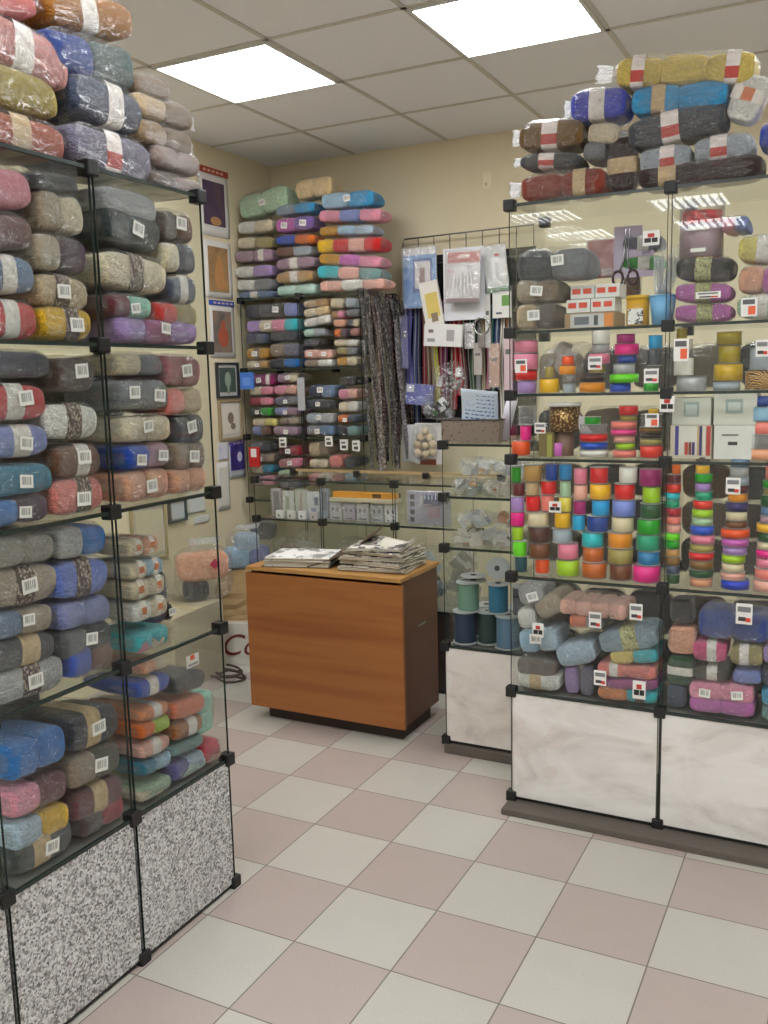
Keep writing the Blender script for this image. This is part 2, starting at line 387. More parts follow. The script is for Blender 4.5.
# wooden top rail along the vitrine back edge
b = NB(); box(b, -2.80, .385, 1.036, -1.57, .40, 1.05); mk('top_rail', b, plain('A98D62', .5, key='rail_wood'), VC)
# ---------------------------------------------------------------- yarn packs
def sp_(v, e): return math.copysign(abs(v) ** e, v)
def dy_(c): return -.15 * abs(c) ** .8 if c < 0 else c * .85     # widest plane lies near the front of the pack
def skein_mesh(seed):
    rnd = random.Random(seed); bm = NB(); NU, NV = 14, 22; rows = []
    ph = [rnd.uniform(0, 6.28) for _ in range(6)]
    for i in range(1, NU):
        a = -math.pi / 2 + math.pi * i / NU; row = []
        for j in range(NV):
            th = 2 * math.pi * j / NV
            x = .5 * sp_(math.sin(a), .60); r = abs(math.cos(a)) ** .42
            k = 1 + .03 * math.sin(3 * th + ph[0] + 4 * x) + .025 * math.sin(5 * x * 2 + ph[1]) + .02 * math.sin(2 * th + 9 * x + ph[2])
            row.append(bm.verts.new((x * (1 + .02 * math.sin(th + ph[3])), dy_(r * k * sp_(math.cos(th), .6)), .5 * r * k * sp_(math.sin(th), .84))))
        rows.append(row)
    c0 = bm.verts.new((-.485, 0, 0)); c1 = bm.verts.new((.485, 0, 0))
    for j in range(NV):
        bm.faces.new((c0, rows[0][(j + 1) % NV], rows[0][j])); bm.faces.new((c1, rows[-1][j], rows[-1][(j + 1) % NV]))
    for a_, b_ in zip(rows, rows[1:]):
        for j in range(NV): bm.faces.new((a_[j], a_[(j + 1) % NV], b_[(j + 1) % NV], b_[j]))
    return smooth(mesh('skein', bm, yarn('white')))
SK = [skein_mesh(s) for s in range(6)]
def bag_mesh(seed, tl, tr):
    rnd = random.Random(seed); bm = NB(); NU, NV = 30, 36; rows = []
    ph = [rnd.uniform(0, 6.28) for _ in range(8)]
    xa = -.5 - (.13 if tl else .0); xb = .5 + (.13 if tr else .0)
    for i in range(NU + 1):
        x = xa + (xb - xa) * i / NU; row = []
        e = min(1, max(0, abs(x) * 2)); prof = max(0.0, 1 - e ** 5) ** .5
        side = tl if x < 0 else tr
        if side:
            o = max(0, abs(x) - .40) / .2; zz = max(prof, .40 + .14 * o); yy = max(prof * (1 - min(1, o * .8)) if abs(x) > .42 else prof, .012)
        else: zz = max(prof, .22); yy = max(prof, .16)
        cr = .012 + .02 * e
        for j in range(NV):
            th = 2 * math.pi * j / NV
            k = 1 + cr * (math.sin(7 * th + ph[0] + 8 * x) + .8 * math.sin(11 * th + ph[1] - 13 * x) + .7 * math.sin(23 * x + ph[2] + 2 * th)) + rnd.uniform(-.008, .008)
            jag = .012 * math.sin(5 * th + ph[4]) if side and i in (0, NU) else 0
            row.append(bm.verts.new((x + jag, dy_(yy * k * sp_(math.cos(th), .6)), .5 * zz * k * sp_(math.sin(th), .84) + (.03 * math.sin(ph[5] + x * 9) if side and e >= 1 else 0))))
        rows.append(row)
    for a_, b_ in zip(rows, rows[1:]):
        for j in range(NV):
            f = bm.faces.new((a_[j], a_[(j + 1) % NV], b_[(j + 1) % NV], b_[j]))
            f.material_index = 1 if abs(sum(v.co.x for v in f.verts) / 4) > .5 else 0
    bm.faces.new(rows[0][::-1]); bm.faces.new(rows[-1])
    return smooth(mesh('plastic_bag', bm, [BAG, BAGT]))
BG = {(a, c): [bag_mesh(s + 10 * a + 20 * c, a, c) for s in range(3)] for a in (0, 1) for c in (0, 1)}
def band_mesh():
    bm = NB(); rows = []
    for x in (-.5, -.17, .17, .5):
        rows.append([bm.verts.new((x, dy_(sp_(math.cos(2 * math.pi * j / 32), .6)), .5 * sp_(math.sin(2 * math.pi * j / 32), .84))) for j in range(32)])
    for a_, b_ in zip(rows, rows[1:]):
        for j in range(32): bm.faces.new((a_[j], a_[(j + 1) % 32], b_[(j + 1) % 32], b_[j]))
    return smooth(mesh('paper_band', bm, PAPER))
BD = band_mesh()
b = NB(); box(b, -.5, -.5, -.5, .5, .5, .5); STK = mesh('barcode_sticker', b, BARC)
def yarn_pack(i, face, cx, cy, cz, L, H, D, tilt, cols, band, st, fl, label, group):
    rnd = random.Random(i * 7 + 1)
    vert = abs(tilt) > 60
    r = thing('yarn_pack', label, 'yarn', (cx, cy, cz), (0, -R(tilt), 0) if face == 'Y' else (0, -R(tilt), R(90)), group)
    if face == 'X': r.rotation_mode = 'XYZ'
    if vert: D = min(D, H * 1.35)
    cs = cols.split(','); n = len(cs); Lb = L * (.93 if not (vert) else .96)
    for k, c in enumerate(cs):
        w = Lb / n; x = -Lb / 2 + w * (k + .5)
        h = H * (.94 if n > 1 else .96) * rnd.uniform(.95, 1.0)
        obj('skein', SK[rnd.randrange(6)], r, (x, 0, (h - H * .97) / 2), (0, 0, 0), (w * 1.07, D * .95, h), yarn(c))
    if band:
        k = {1: [0], 2: [0, 1] if band in ('wr', 'g', 'o') else [rnd.randrange(2)], 3: [0, 2], 4: [1]}[n]
        for q in k:
            w = Lb / n; x = -Lb / 2 + w * (q + .5) + rnd.uniform(-.08, .08) * w
            obj('paper_band', BD, r, (x, 0, 0), (0, 0, 0), (min(w * .3, .052), D * 1.0, H * 1.0), band_mat(band))
    s_ = BG[(1 if ('l' in fl and 't' in fl) else 0, 1 if fl == 't' else 0)]
    obj('plastic_bag', s_[rnd.randrange(3)], r, (0, 0, 0), (0, 0, 0), (L * 1.0, D * 1.04, H * 1.05))
    for q in range(st):
        x = rnd.uniform(-.1, .12) * L if st == 1 else (q - .5) * L * .48
        sw = min(.042, H * .5); 
        obj('barcode_sticker', STK, r, (x, -D * .165, rnd.uniform(-.12, .1) * H), (R(rnd.uniform(-3, 3)), R(rnd.uniform(-9, 9)), R(rnd.uniform(-3, 3))), (sw, .0012, sw * .8))
PACKS=[
('X',-1.69,1.529,2.098,0.251,0.084,0.25,0.1,'terracotta','t',0,'','terracotta yarn pack,tan band,heaped atop left glass case','yarn packs heaped on the left case'),
('X',-1.69,1.525,2.191,0.224,0.096,0.25,0.1,'olive','',0,'','mustard olive yarn pack heaped atop left glass case','yarn packs heaped on the left case'),
('X',-1.69,1.554,2.28,0.26,0.11,0.25,-5.4,'dusty_pink','w',0,'t','dusty pink yarn pack in loose clear bag heaped atop left glass case','yarn packs heaped on the left case'),
('X',-1.69,1.513,2.365,0.171,0.052,0.25,12.0,'coral_pink','',0,'','coral pink yarn pack heaped atop left glass case','yarn packs heaped on the left case'),
('X',-1.69,1.766,2.424,0.304,0.091,0.25,9.5,'ochre','w',0,'','ochre yarn pack,white band,heaped atop left glass case','yarn packs heaped on the left case'),
('X',-1.69,1.758,2.32,0.303,0.104,0.25,4.8,'navy_blue,slate_green','',0,'','navy blue and slate green yarn pack heaped atop left glass case','yarn packs heaped on the left case'),
('X',-1.69,1.801,2.229,0.25,0.108,0.25,-2.2,'slate','w',0,'t','slate blue yarn pack with white band heaped atop left glass case','yarn packs heaped on the left case'),
('X',-1.69,1.807,2.112,0.293,0.108,0.25,-0.9,'grey_violet','wr',0,'t','grey violet yarn pack,red printed band,heaped atop left glass case','yarn packs heaped on the left case'),
('X',-1.69,1.971,2.311,0.139,0.058,0.25,2.8,'taupe','',0,'t','taupe yarn pack heaped atop left glass case','yarn packs heaped on the left case'),
('X',-1.69,2.015,2.26,0.24,0.065,0.25,1.1,'beige,taupe','',0,'t','beige and taupe yarn pack heaped atop left glass case','yarn packs heaped on the left case'),
('X',-1.69,2.013,2.195,0.225,0.066,0.25,-1.0,'camel,taupe','',0,'t','camel tan yarn pack heaped atop left glass case','yarn packs heaped on the left case'),
('X',-1.69,2.052,2.144,0.2,0.061,0.25,-1.3,'mauve_beige,mauve_beige','',0,'t','mauve beige yarn pack heaped atop left glass case','yarn packs heaped on the left case'),
('X',-1.69,2.046,2.08,0.229,0.048,0.25,0.4,'brown_grey,mauve_beige','',0,'t','brown grey and mauve beige yarn pack heaped atop left glass case','yarn packs heaped on the left case'),
('X',-1.678,1.464,1.97,0.129,0.086,0.24,3.8,'rose_pink','',0,'','rose pink yarn pack on the top shelf,near bay of left case','bagged yarn packs in the left display case'),
('X',-1.678,1.601,2.005,0.146,0.046,0.24,2.8,'dark_grey','',0,'','dark grey crinkled-bag yarn pack on the top shelf,near bay of left case','bagged yarn packs in the left display case'),
('X',-1.678,1.611,1.941,0.142,0.096,0.24,0.0,'greige,cream','',0,'','greige and cream yarn pack on the top shelf,near bay of left case','bagged yarn packs in the left display case'),
('X',-1.678,1.456,1.879,0.13,0.079,0.24,2.3,'burgundy_brown','',0,'','burgundy brown yarn pack on the top shelf,near bay of left case','bagged yarn packs in the left display case'),
('X',-1.678,1.599,1.847,0.164,0.088,0.24,-1.6,'greige,plum','',0,'','greige and plum yarn pack on the top shelf,near bay of left case','bagged yarn packs in the left display case'),
('X',-1.678,1.451,1.787,0.138,0.084,0.24,1.2,'slate_blue','w',0,'','slate blue yarn pack,white band,on the top shelf,near bay of left case','bagged yarn packs in the left display case'),
('X',-1.678,1.601,1.76,0.158,0.079,0.24,-3.7,'beige','br',1,'','beige yarn pack,brown band,on the top shelf,near bay of left case','bagged yarn packs in the left display case'),
('X',-1.678,1.445,1.69,0.143,0.085,0.24,-0.1,'red','w',0,'','red yarn pack,white band,on the top shelf,near bay of left case','bagged yarn packs in the left display case'),
('X',-1.678,1.604,1.688,0.156,0.082,0.24,-0.0,'yellow','br',1,'','yellow yarn pack,brown band,on the top shelf,near bay of left case','bagged yarn packs in the left display case'),
('X',-1.678,1.849,1.994,0.199,0.072,0.24,-3.1,'pale_grey','',0,'','pale grey fluffy yarn pack on the top shelf,end bay of left case','bagged yarn packs in the left display case'),
('X',-1.678,1.852,1.935,0.204,0.1,0.24,-3.8,'charcoal_green','',1,'','charcoal green yarn pack on the top shelf,end bay of left case','bagged yarn packs in the left display case'),
('X',-1.678,2.023,1.964,0.136,0.082,0.24,-2.2,'brown_grey,brown','',1,'','brown grey and brown yarn pack on the top shelf,end bay of left case','bagged yarn packs in the left display case'),
('X',-1.678,2.024,1.882,0.136,0.085,0.24,-0.5,'cream,navy','',0,'','cream and navy yarn pack on the top shelf,end bay of left case','bagged yarn packs in the left display case'),
('X',-1.678,1.849,1.826,0.244,0.097,0.24,-2.3,'cream','br',0,'','cream yarn pack,brown band,on the top shelf,end bay of left case','bagged yarn packs in the left display case'),
('X',-1.678,2.033,1.797,0.117,0.079,0.24,0.8,'slate','w',0,'','slate yarn pack,white band,on the top shelf,end bay of left case','bagged yarn packs in the left display case'),
('X',-1.678,1.821,1.74,0.162,0.063,0.24,-0.0,'maroon,mint','',1,'','maroon and mint yarn pack on the top shelf,end bay of left case','bagged yarn packs in the left display case'),
('X',-1.678,2.003,1.729,0.177,0.063,0.24,-1.6,'red,khaki','',0,'','red and khaki yarn pack on the top shelf,end bay of left case','bagged yarn packs in the left display case'),
('X',-1.678,1.923,1.682,0.337,0.071,0.24,-0.0,'lilac,purple_pink,lilac','',1,'','lilac and purple pink yarn pack on the top shelf,end bay of left case','bagged yarn packs in the left display case'),
('X',-1.678,1.461,1.593,0.17,0.061,0.24,-1.6,'navy','',0,'','navy yarn pack in a loose clear bag second shelf down,near bay,left case','bagged yarn packs in the left display case'),
('X',-1.678,1.618,1.569,0.126,0.084,0.24,-1.8,'dark_brown','',1,'','dark brown yarn pack second shelf down,near bay,left case','bagged yarn packs in the left display case'),
('X',-1.678,1.44,1.509,0.171,0.082,0.24,-1.3,'red','w',1,'','red yarn pack,white band,second shelf down,near bay,left case','bagged yarn packs in the left display case'),
('X',-1.678,1.598,1.458,0.166,0.089,0.24,-1.8,'white','br',0,'','white yarn pack,brown band,second shelf down,near bay,left case','bagged yarn packs in the left display case'),
('X',-1.678,1.434,1.422,0.178,0.074,0.24,-1.3,'periwinkle','w',1,'','periwinkle yarn pack,white band,second shelf down,near bay,left case','bagged yarn packs in the left display case'),
('X',-1.678,1.608,1.363,0.146,0.08,0.24,-2.5,'brown','w',1,'','brown yarn pack,white band,second shelf down,near bay,left case','bagged yarn packs in the left display case'),
('X',-1.678,1.431,1.337,0.189,0.074,0.24,-2.1,'teal','',1,'','teal yarn pack second shelf down,near bay,left case','bagged yarn packs in the left display case'),
('X',-1.678,1.6,1.281,0.161,0.091,0.24,-0.7,'salmon_pink','br',1,'','salmon pink yarn pack,brown band,second shelf down,near bay,left case','bagged yarn packs in the left display case'),
('X',-1.678,1.419,1.268,0.181,0.065,0.24,-0.6,'bright_blue,plum','',1,'','bright blue and plum yarn pack second shelf down,near bay,left case','bagged yarn packs in the left display case'),
('X',-1.678,1.847,1.594,0.17,0.06,0.24,-0.7,'cream,grey','',0,'','cream and grey yarn pack second shelf down,end bay,left case','bagged yarn packs in the left display case'),
('X',-1.678,2.015,1.576,0.151,0.087,0.24,-2.7,'dusty_rose,dusty_rose','',1,'','dusty rose double yarn pack second shelf down,end bay,left case','bagged yarn packs in the left display case'),
('X',-1.678,1.85,1.516,0.198,0.081,0.24,-0.7,'grey,grey','',2,'','mid grey yarn pack with two labels second shelf down,end bay,left case','bagged yarn packs in the left display case'),
('X',-1.678,2.014,1.493,0.155,0.075,0.24,0.2,'salmon_pink,beige','',0,'','salmon pink and beige yarn pack second shelf down,end bay,left case','bagged yarn packs in the left display case'),
('X',-1.678,1.855,1.428,0.196,0.076,0.24,-1.3,'cream,cream','',1,'','cream beige yarn pack with black tag second shelf down,end bay,left case','bagged yarn packs in the left display case'),
('X',-1.678,2.029,1.416,0.126,0.082,0.24,0.5,'dark_grey,dark_grey','',1,'','dark grey twin yarn pack second shelf down,end bay,left case','bagged yarn packs in the left display case'),
('X',-1.678,1.855,1.354,0.176,0.071,0.24,0.5,'royal_blue,mauve','',2,'','royal blue and mauve yarn pack second shelf down,end bay,left case','bagged yarn packs in the left display case'),
('X',-1.678,2.024,1.341,0.136,0.088,0.24,0.1,'taupe,taupe','',1,'','taupe beige twin yarn pack second shelf down,end bay,left case','bagged yarn packs in the left display case'),
('X',-1.678,1.843,1.28,0.175,0.088,0.24,-0.3,'peach,peach','',1,'','peach yarn pack nearer the middle joint second shelf down,end bay,left case','bagged yarn packs in the left display case'),
('X',-1.678,2.018,1.273,0.147,0.077,0.24,-0.2,'peach,peach','',0,'','peach yarn pack at the open end second shelf down,end bay,left case','bagged yarn packs in the left display case'),
('X',-1.678,1.425,1.175,0.183,0.07,0.24,-2.6,'warm_grey,warm_grey','',0,'','warm grey twin yarn pack third shelf down,near bay,left case','bagged yarn packs in the left display case'),
('X',-1.678,1.603,1.168,0.156,0.082,0.24,-2.8,'pale_grey,bright_blue','',0,'','pale grey and bright blue yarn pack third shelf down,near bay,left case','bagged yarn packs in the left display case'),
('X',-1.678,1.42,1.095,0.193,0.091,0.24,-2.8,'greige','br',1,'','greige yarn pack,brown band,third shelf down,near bay,left case','bagged yarn packs in the left display case'),
('X',-1.678,1.596,1.077,0.168,0.098,0.24,-3.3,'cornflower','br',0,'','cornflower yarn pack,brown band,third shelf down,near bay,left case','bagged yarn packs in the left display case'),
('X',-1.678,1.406,1.014,0.182,0.067,0.24,-4.3,'slate_blue,greige','',1,'','slate blue and greige yarn pack third shelf down,near bay,left case','bagged yarn packs in the left display case'),
('X',-1.678,1.595,0.99,0.171,0.073,0.24,-3.2,'lavender_blue,lavender_blue','',0,'','lavender blue twin yarn pack third shelf down,near bay,left case','bagged yarn packs in the left display case'),
('X',-1.678,1.403,0.945,0.191,0.072,0.24,-4.9,'charcoal','t',0,'','charcoal yarn pack,tan band,third shelf down,near bay,left case','bagged yarn packs in the left display case'),
('X',-1.678,1.595,0.921,0.171,0.075,0.24,-2.6,'dark_grey,charcoal','',1,'','dark grey and charcoal yarn pack third shelf down,near bay,left case','bagged yarn packs in the left display case'),
('X',-1.678,1.409,0.875,0.219,0.082,0.24,-1.3,'pale_grey','br',1,'','pale grey yarn pack,brown band,third shelf down,near bay,left case','bagged yarn packs in the left display case'),
('X',-1.678,1.605,0.873,0.151,0.082,0.24,-0.6,'royal_blue,brown','',0,'','royal blue and brown yarn pack third shelf down,near bay,left case','bagged yarn packs in the left display case'),
('X',-1.678,1.818,1.116,0.119,0.05,0.2,-1.8,'cream,peach','o',0,'','cream and peach yarn pack,orange print band,small stack,third shelf,left case','baby yarn packs stacked in the left case'),
('X',-1.678,1.825,1.055,0.135,0.051,0.2,-1.7,'cream,pale_blue','o',0,'','cream and pale blue yarn pack,orange print band,small stack,third shelf,left case','baby yarn packs stacked in the left case'),
('X',-1.678,1.828,1.004,0.136,0.058,0.2,-0.6,'cream,cream','o',0,'','plain cream baby yarn pack small stack,third shelf,left case','baby yarn packs stacked in the left case'),
('X',-1.678,1.83,0.944,0.137,0.058,0.2,-1.7,'white,cream','o',0,'','white and cream yarn pack,orange print band,small stack,third shelf,left case','baby yarn packs stacked in the left case'),
('X',-1.678,1.829,0.861,0.137,0.058,0.2,-0.6,'turquoise,turquoise','',0,'','turquoise baby yarn pack small stack,third shelf,left case','baby yarn packs stacked in the left case'),
('X',-1.678,1.824,0.85,0.111,0.038,0.2,-0.8,'pink,cream','',0,'','pink and cream yarn pack small stack,third shelf,left case','baby yarn packs stacked in the left case'),
('X',-1.83,2.037,0.913,0.158,0.104,0.16,-91.7,'navy','',0,'','upright navy bundle in clear bag third shelf down,end bay,left case',None),
('X',-1.83,2.085,0.859,0.015,0.056,0.16,-0.0,'black,charcoal','',1,'','flat black bag with white tag third shelf down,end bay,left case',None),
('X',-1.678,1.418,0.698,0.176,0.096,0.24,-0.3,'bright_blue,bright_blue','',0,'','bright blue twin yarn pack on the lowest shelf,near bay of left case','bagged yarn packs in the left display case'),
('X',-1.678,1.598,0.693,0.166,0.095,0.24,-2.6,'navy_black','t',1,'','navy black yarn pack,tan band,on the lowest shelf,near bay of left case','bagged yarn packs in the left display case'),
('X',-1.678,1.593,0.598,0.175,0.085,0.24,-3.0,'taupe,dark_olive','',1,'','taupe and dark olive yarn pack on the lowest shelf,near bay of left case','bagged yarn packs in the left display case'),
('X',-1.678,1.415,0.597,0.169,0.074,0.24,-3.3,'pink,maroon','',0,'','pink and maroon yarn pack on the lowest shelf,near bay of left case','bagged yarn packs in the left display case'),
('X',-1.678,1.413,0.517,0.17,0.08,0.24,-3.9,'ice_blue,yellow','',0,'','ice blue and yellow yarn pack on the lowest shelf,near bay of left case','bagged yarn packs in the left display case'),
('X',-1.678,1.597,0.506,0.168,0.082,0.24,-2.6,'maroon','t',0,'','maroon yarn pack,tan band,on the lowest shelf,near bay of left case','bagged yarn packs in the left display case'),
('X',-1.678,1.602,0.458,0.157,0.073,0.24,-0.6,'dark_brown,crimson','',0,'','dark brown and crimson yarn pack on the lowest shelf,near bay of left case','bagged yarn packs in the left display case'),
('X',-1.678,1.413,0.464,0.183,0.082,0.24,-1.0,'charcoal_green','t',1,'','charcoal green yarn pack,tan band,on the lowest shelf,near bay of left case','bagged yarn packs in the left display case'),
('X',-1.678,1.831,0.786,0.108,0.036,0.24,-2.7,'peach,cream','',0,'','peach and cream yarn pack topmost on the lowest shelf,end bay of left case','small yarn packs on the lowest shelf of the left case'),
('X',-1.678,1.82,0.731,0.127,0.054,0.24,-2.3,'royal_blue','w',0,'','royal blue yarn pack,white band,on the lowest shelf,end bay of left case','small yarn packs on the lowest shelf of the left case'),
('X',-1.678,1.967,0.696,0.146,0.06,0.24,-6.0,'black','',0,'','black yarn pack with orange price tag on the lowest shelf,end bay of left case','small yarn packs on the lowest shelf of the left case'),
('X',-1.678,2.05,0.574,0.124,0.079,0.24,-92.6,'mint,mint','',0,'','upright mint yarn pack on the lowest shelf,end bay of left case','small yarn packs on the lowest shelf of the left case'),
('X',-1.678,1.818,0.659,0.112,0.042,0.24,-4.2,'peach_orange','w',0,'','peach orange yarn pack,white band,on the lowest shelf,end bay of left case','small yarn packs on the lowest shelf of the left case'),
('X',-1.678,1.962,0.624,0.143,0.061,0.24,-6.1,'coral_orange','',0,'','coral orange yarn pack on the lowest shelf,end bay of left case','small yarn packs on the lowest shelf of the left case'),
('X',-1.678,1.812,0.618,0.124,0.048,0.24,-3.9,'orange,lime','',0,'','orange and lime yarn pack on the lowest shelf,end bay of left case','small yarn packs on the lowest shelf of the left case'),
('X',-1.678,1.953,0.564,0.133,0.057,0.24,-4.0,'amber_brown','w',0,'','amber brown yarn pack,white band,on the lowest shelf,end bay of left case','small yarn packs on the lowest shelf of the left case'),
('X',-1.678,1.811,0.561,0.117,0.049,0.24,-4.0,'peach_pink','w',0,'','peach pink yarn pack,white band,on the lowest shelf,end bay of left case','small yarn packs on the lowest shelf of the left case'),
('X',-1.678,1.948,0.512,0.142,0.039,0.24,-3.7,'grey_teal','',0,'','grey teal yarn pack on the lowest shelf,end bay of left case','small yarn packs on the lowest shelf of the left case'),
('X',-1.678,2.05,0.456,0.081,0.068,0.24,-0.9,'rose_red','',0,'','rose red yarn pack on the lowest shelf,end bay of left case','small yarn packs on the lowest shelf of the left case'),
('X',-1.678,1.811,0.512,0.125,0.046,0.24,-3.7,'teal,pale_blue','',0,'','teal and pale blue yarn pack on the lowest shelf,end bay of left case','small yarn packs on the lowest shelf of the left case'),
('X',-1.678,1.953,0.442,0.135,0.041,0.24,-1.5,'pale_mint','',0,'','pale mint yarn pack on the lowest shelf,end bay of left case','small yarn packs on the lowest shelf of the left case'),
('X',-1.678,1.808,0.443,0.121,0.044,0.24,-0.8,'pale_green','',0,'','pale green yarn pack on the lowest shelf,end bay of left case','small yarn packs on the lowest shelf of the left case'),
('X',-1.678,1.945,0.452,0.142,0.06,0.24,-0.7,'dark_lilac,ice_blue','',0,'','dark lilac and ice blue yarn pack on the lowest shelf,end bay of left case','small yarn packs on the lowest shelf of the left case'),
('X',-1.678,2.057,0.44,0.068,0.039,0.24,-0.7,'peach','',0,'','peach yarn pack on the lowest shelf,end bay of left case','small yarn packs on the lowest shelf of the left case'),
('X',-1.678,1.793,0.44,0.101,0.038,0.24,-0.9,'cream','',0,'','cream yarn pack on the lowest shelf,end bay of left case','small yarn packs on the lowest shelf of the left case'),
('Y',-0.868,3.02,2.151,0.29,0.086,0.22,-0.9,'rust_red,rust_red','t',0,'tl','rust red twin yarn pack heaped atop right glass case','yarn packs heaped on the right case'),
('Y',-0.909,3.02,2.229,0.202,0.049,0.22,-5.4,'dark_grey','wr',0,'tl','dark grey yarn pack,red printed band,heaped atop right glass case','yarn packs heaped on the right case'),
('Y',-0.906,3.02,2.31,0.214,0.092,0.22,-3.8,'olive_brown','wr',0,'tl','olive brown yarn pack,red printed band,heaped atop right glass case','yarn packs heaped on the right case'),
('Y',-0.764,3.02,2.239,0.069,0.059,0.22,-9.8,'grey','',0,'','grey yarn pack heaped atop right glass case','yarn packs heaped on the right case'),
('Y',-0.736,3.02,2.29,0.1,0.065,0.22,-9.5,'cream','',0,'','cream yarn pack heaped atop right glass case','yarn packs heaped on the right case'),
('Y',-0.678,3.02,2.189,0.164,0.093,0.22,-89.2,'espresso','t',0,'','upright espresso brown yarn pack heaped atop right glass case','yarn packs heaped on the right case'),
('Y',-0.754,3.02,2.38,0.178,0.096,0.22,-2.1,'violet_blue','w',0,'tl','violet blue yarn pack,white band,heaped atop right glass case','yarn packs heaped on the right case'),
('Y',-0.508,3.02,2.365,0.293,0.086,0.22,-2.8,'sky_blue,sky_blue','t',0,'','sky blue long yarn pack heaped atop right glass case','yarn packs heaped on the right case'),
('Y',-0.495,3.02,2.441,0.426,0.095,0.22,-6.9,'butter_yellow,butter_yellow,butter_yellow','wr',0,'tl','butter yellow long yarn pack topmost heaped atop right glass case','yarn packs heaped on the right case'),
('Y',-0.315,3.02,2.334,0.127,0.099,0.22,67.0,'white','o',0,'','white yarn pack leaning upright heaped atop right glass case','yarn packs heaped on the right case'),
('Y',-0.517,3.02,2.284,0.292,0.095,0.22,5.2,'graphite','wr',0,'tl','graphite yarn pack,red printed band,heaped atop right glass case','yarn packs heaped on the right case'),
('Y',-0.546,3.02,2.189,0.154,0.077,0.22,1.3,'silver_grey','wr',0,'','silver grey yarn pack with red band heaped atop right glass case','yarn packs heaped on the right case'),
('Y',-0.377,3.02,2.201,0.17,0.075,0.22,0.9,'silver_grey','wr',0,'','silver grey yarn pack with red square nearer the edge heaped atop right glass case','yarn packs heaped on the right case'),
('Y',-0.446,3.02,2.141,0.377,0.07,0.22,0.0,'espresso,espresso','t',0,'tl','long espresso brown yarn pack lying flat heaped atop right glass case','yarn packs heaped on the right case'),
('Y',-0.224,3.02,2.217,0.107,0.077,0.22,-3.5,'cobalt_blue','',0,'','cobalt blue yarn pack heaped atop right glass case','yarn packs heaped on the right case'),
('Y',-0.895,3.01,1.9,0.253,0.106,0.24,-1.0,'graphite,grey','',1,'','graphite and grey yarn pack on the top shelf,inner bay of right case',None),
('Y',-0.946,3.01,1.818,0.149,0.081,0.24,-1.4,'greige,taupe','',1,'','two rolled greige and taupe skeins on the top shelf,inner bay of right case',None),
('Y',-0.95,3.01,1.736,0.143,0.088,0.24,-0.2,'beige,brown_grey','',1,'','striped beige and brown yarn pack on the top shelf,inner bay of right case',None),
('Y',-0.654,3.22,1.972,0.138,0.057,0.14,-2.4,'grey_violet','w',0,'','grey violet yarn pack,white band,behind the blue cup,top shelf of right case',None),
('Y',-0.653,3.22,1.906,0.139,0.051,0.14,-1.8,'green','w',0,'','green yarn pack,white band,behind the blue cup,top shelf of right case',None),
('Y',-0.691,3.22,1.84,0.091,0.062,0.14,-87.1,'brown','',0,'','upright brown yarn pack behind the blue cup,top shelf of right case',None),
('Y',-0.419,3.01,1.85,0.171,0.071,0.22,-2.3,'black_green','g',0,'','black green yarn pack,khaki band,on the top shelf,outer bay of right case',None),
('Y',-0.423,3.01,1.779,0.166,0.056,0.22,-2.6,'orchid_pink','g',0,'','orchid pink yarn pack,upper of two on the top shelf,outer bay of right case',None),
('Y',-0.422,3.01,1.718,0.168,0.053,0.22,-0.5,'orchid_pink','g',0,'','orchid pink yarn pack,lower of two on the top shelf,outer bay of right case',None),
('Y',-0.335,3.01,1.975,0.077,0.045,0.22,-1.3,'pink,periwinkle','',0,'','pink and periwinkle yarn pack on the top shelf,outer bay of right case',None),
('Y',-0.255,3.01,1.895,0.14,0.08,0.22,-4.8,'pale_yellow','w',0,'','pale yellow yarn pack,white band,on the top shelf,outer bay of right case',None),
('Y',-0.252,3.01,1.808,0.141,0.084,0.22,-4.0,'peach,orchid_pink','',0,'','peach and orchid pink yarn pack on the top shelf,outer bay of right case',None),
('Y',-0.251,3.01,1.727,0.144,0.07,0.22,-0.8,'pale_green','w',0,'','pale green yarn pack,white band,on the top shelf,outer bay of right case',None),
('Y',-0.971,3.01,0.784,0.091,0.078,0.22,10.4,'pale_grey','',1,'','pale grey ball of yarn lowest shelf,inner bay,right case','yarn packs on the lowest shelf of the right case'),
('Y',-0.986,3.01,0.694,0.064,0.078,0.22,7.9,'white','',0,'','white yarn pack lowest shelf,inner bay,right case','yarn packs on the lowest shelf of the right case'),
('Y',-0.906,3.01,0.748,0.104,0.078,0.22,33.1,'greige','',0,'','greige yarn pack lowest shelf,inner bay,right case','yarn packs on the lowest shelf of the right case'),
('Y',-0.754,3.01,0.749,0.243,0.058,0.22,-1.0,'peach_pink,peach_pink,peach_pink,peach_pink','',0,'','long peach pink four-ball yarn pack lowest shelf,inner bay,right case','yarn packs on the lowest shelf of the right case'),
('Y',-0.774,3.01,0.704,0.121,0.047,0.22,2.5,'coral_orange,grey','',0,'','coral orange and grey yarn pack lowest shelf,inner bay,right case','yarn packs on the lowest shelf of the right case'),
('Y',-0.944,3.01,0.62,0.145,0.089,0.22,11.0,'pale_blue,ice_blue','',1,'','pale blue and ice blue yarn pack lowest shelf,inner bay,right case','yarn packs on the lowest shelf of the right case'),
('Y',-0.812,3.01,0.586,0.136,0.086,0.22,18.4,'ice_blue','',0,'','ice blue mottled yarn pack with pink tag lowest shelf,inner bay,right case','yarn packs on the lowest shelf of the right case'),
('Y',-0.635,3.01,0.657,0.2,0.084,0.22,14.8,'grey_blue','g',0,'','grey blue yarn pack with two oval labels lowest shelf,inner bay,right case','yarn packs on the lowest shelf of the right case'),
('Y',-0.614,3.01,0.599,0.163,0.05,0.22,9.2,'butter_yellow,turquoise','',0,'','butter yellow and turquoise yarn pack lowest shelf,inner bay,right case','yarn packs on the lowest shelf of the right case'),
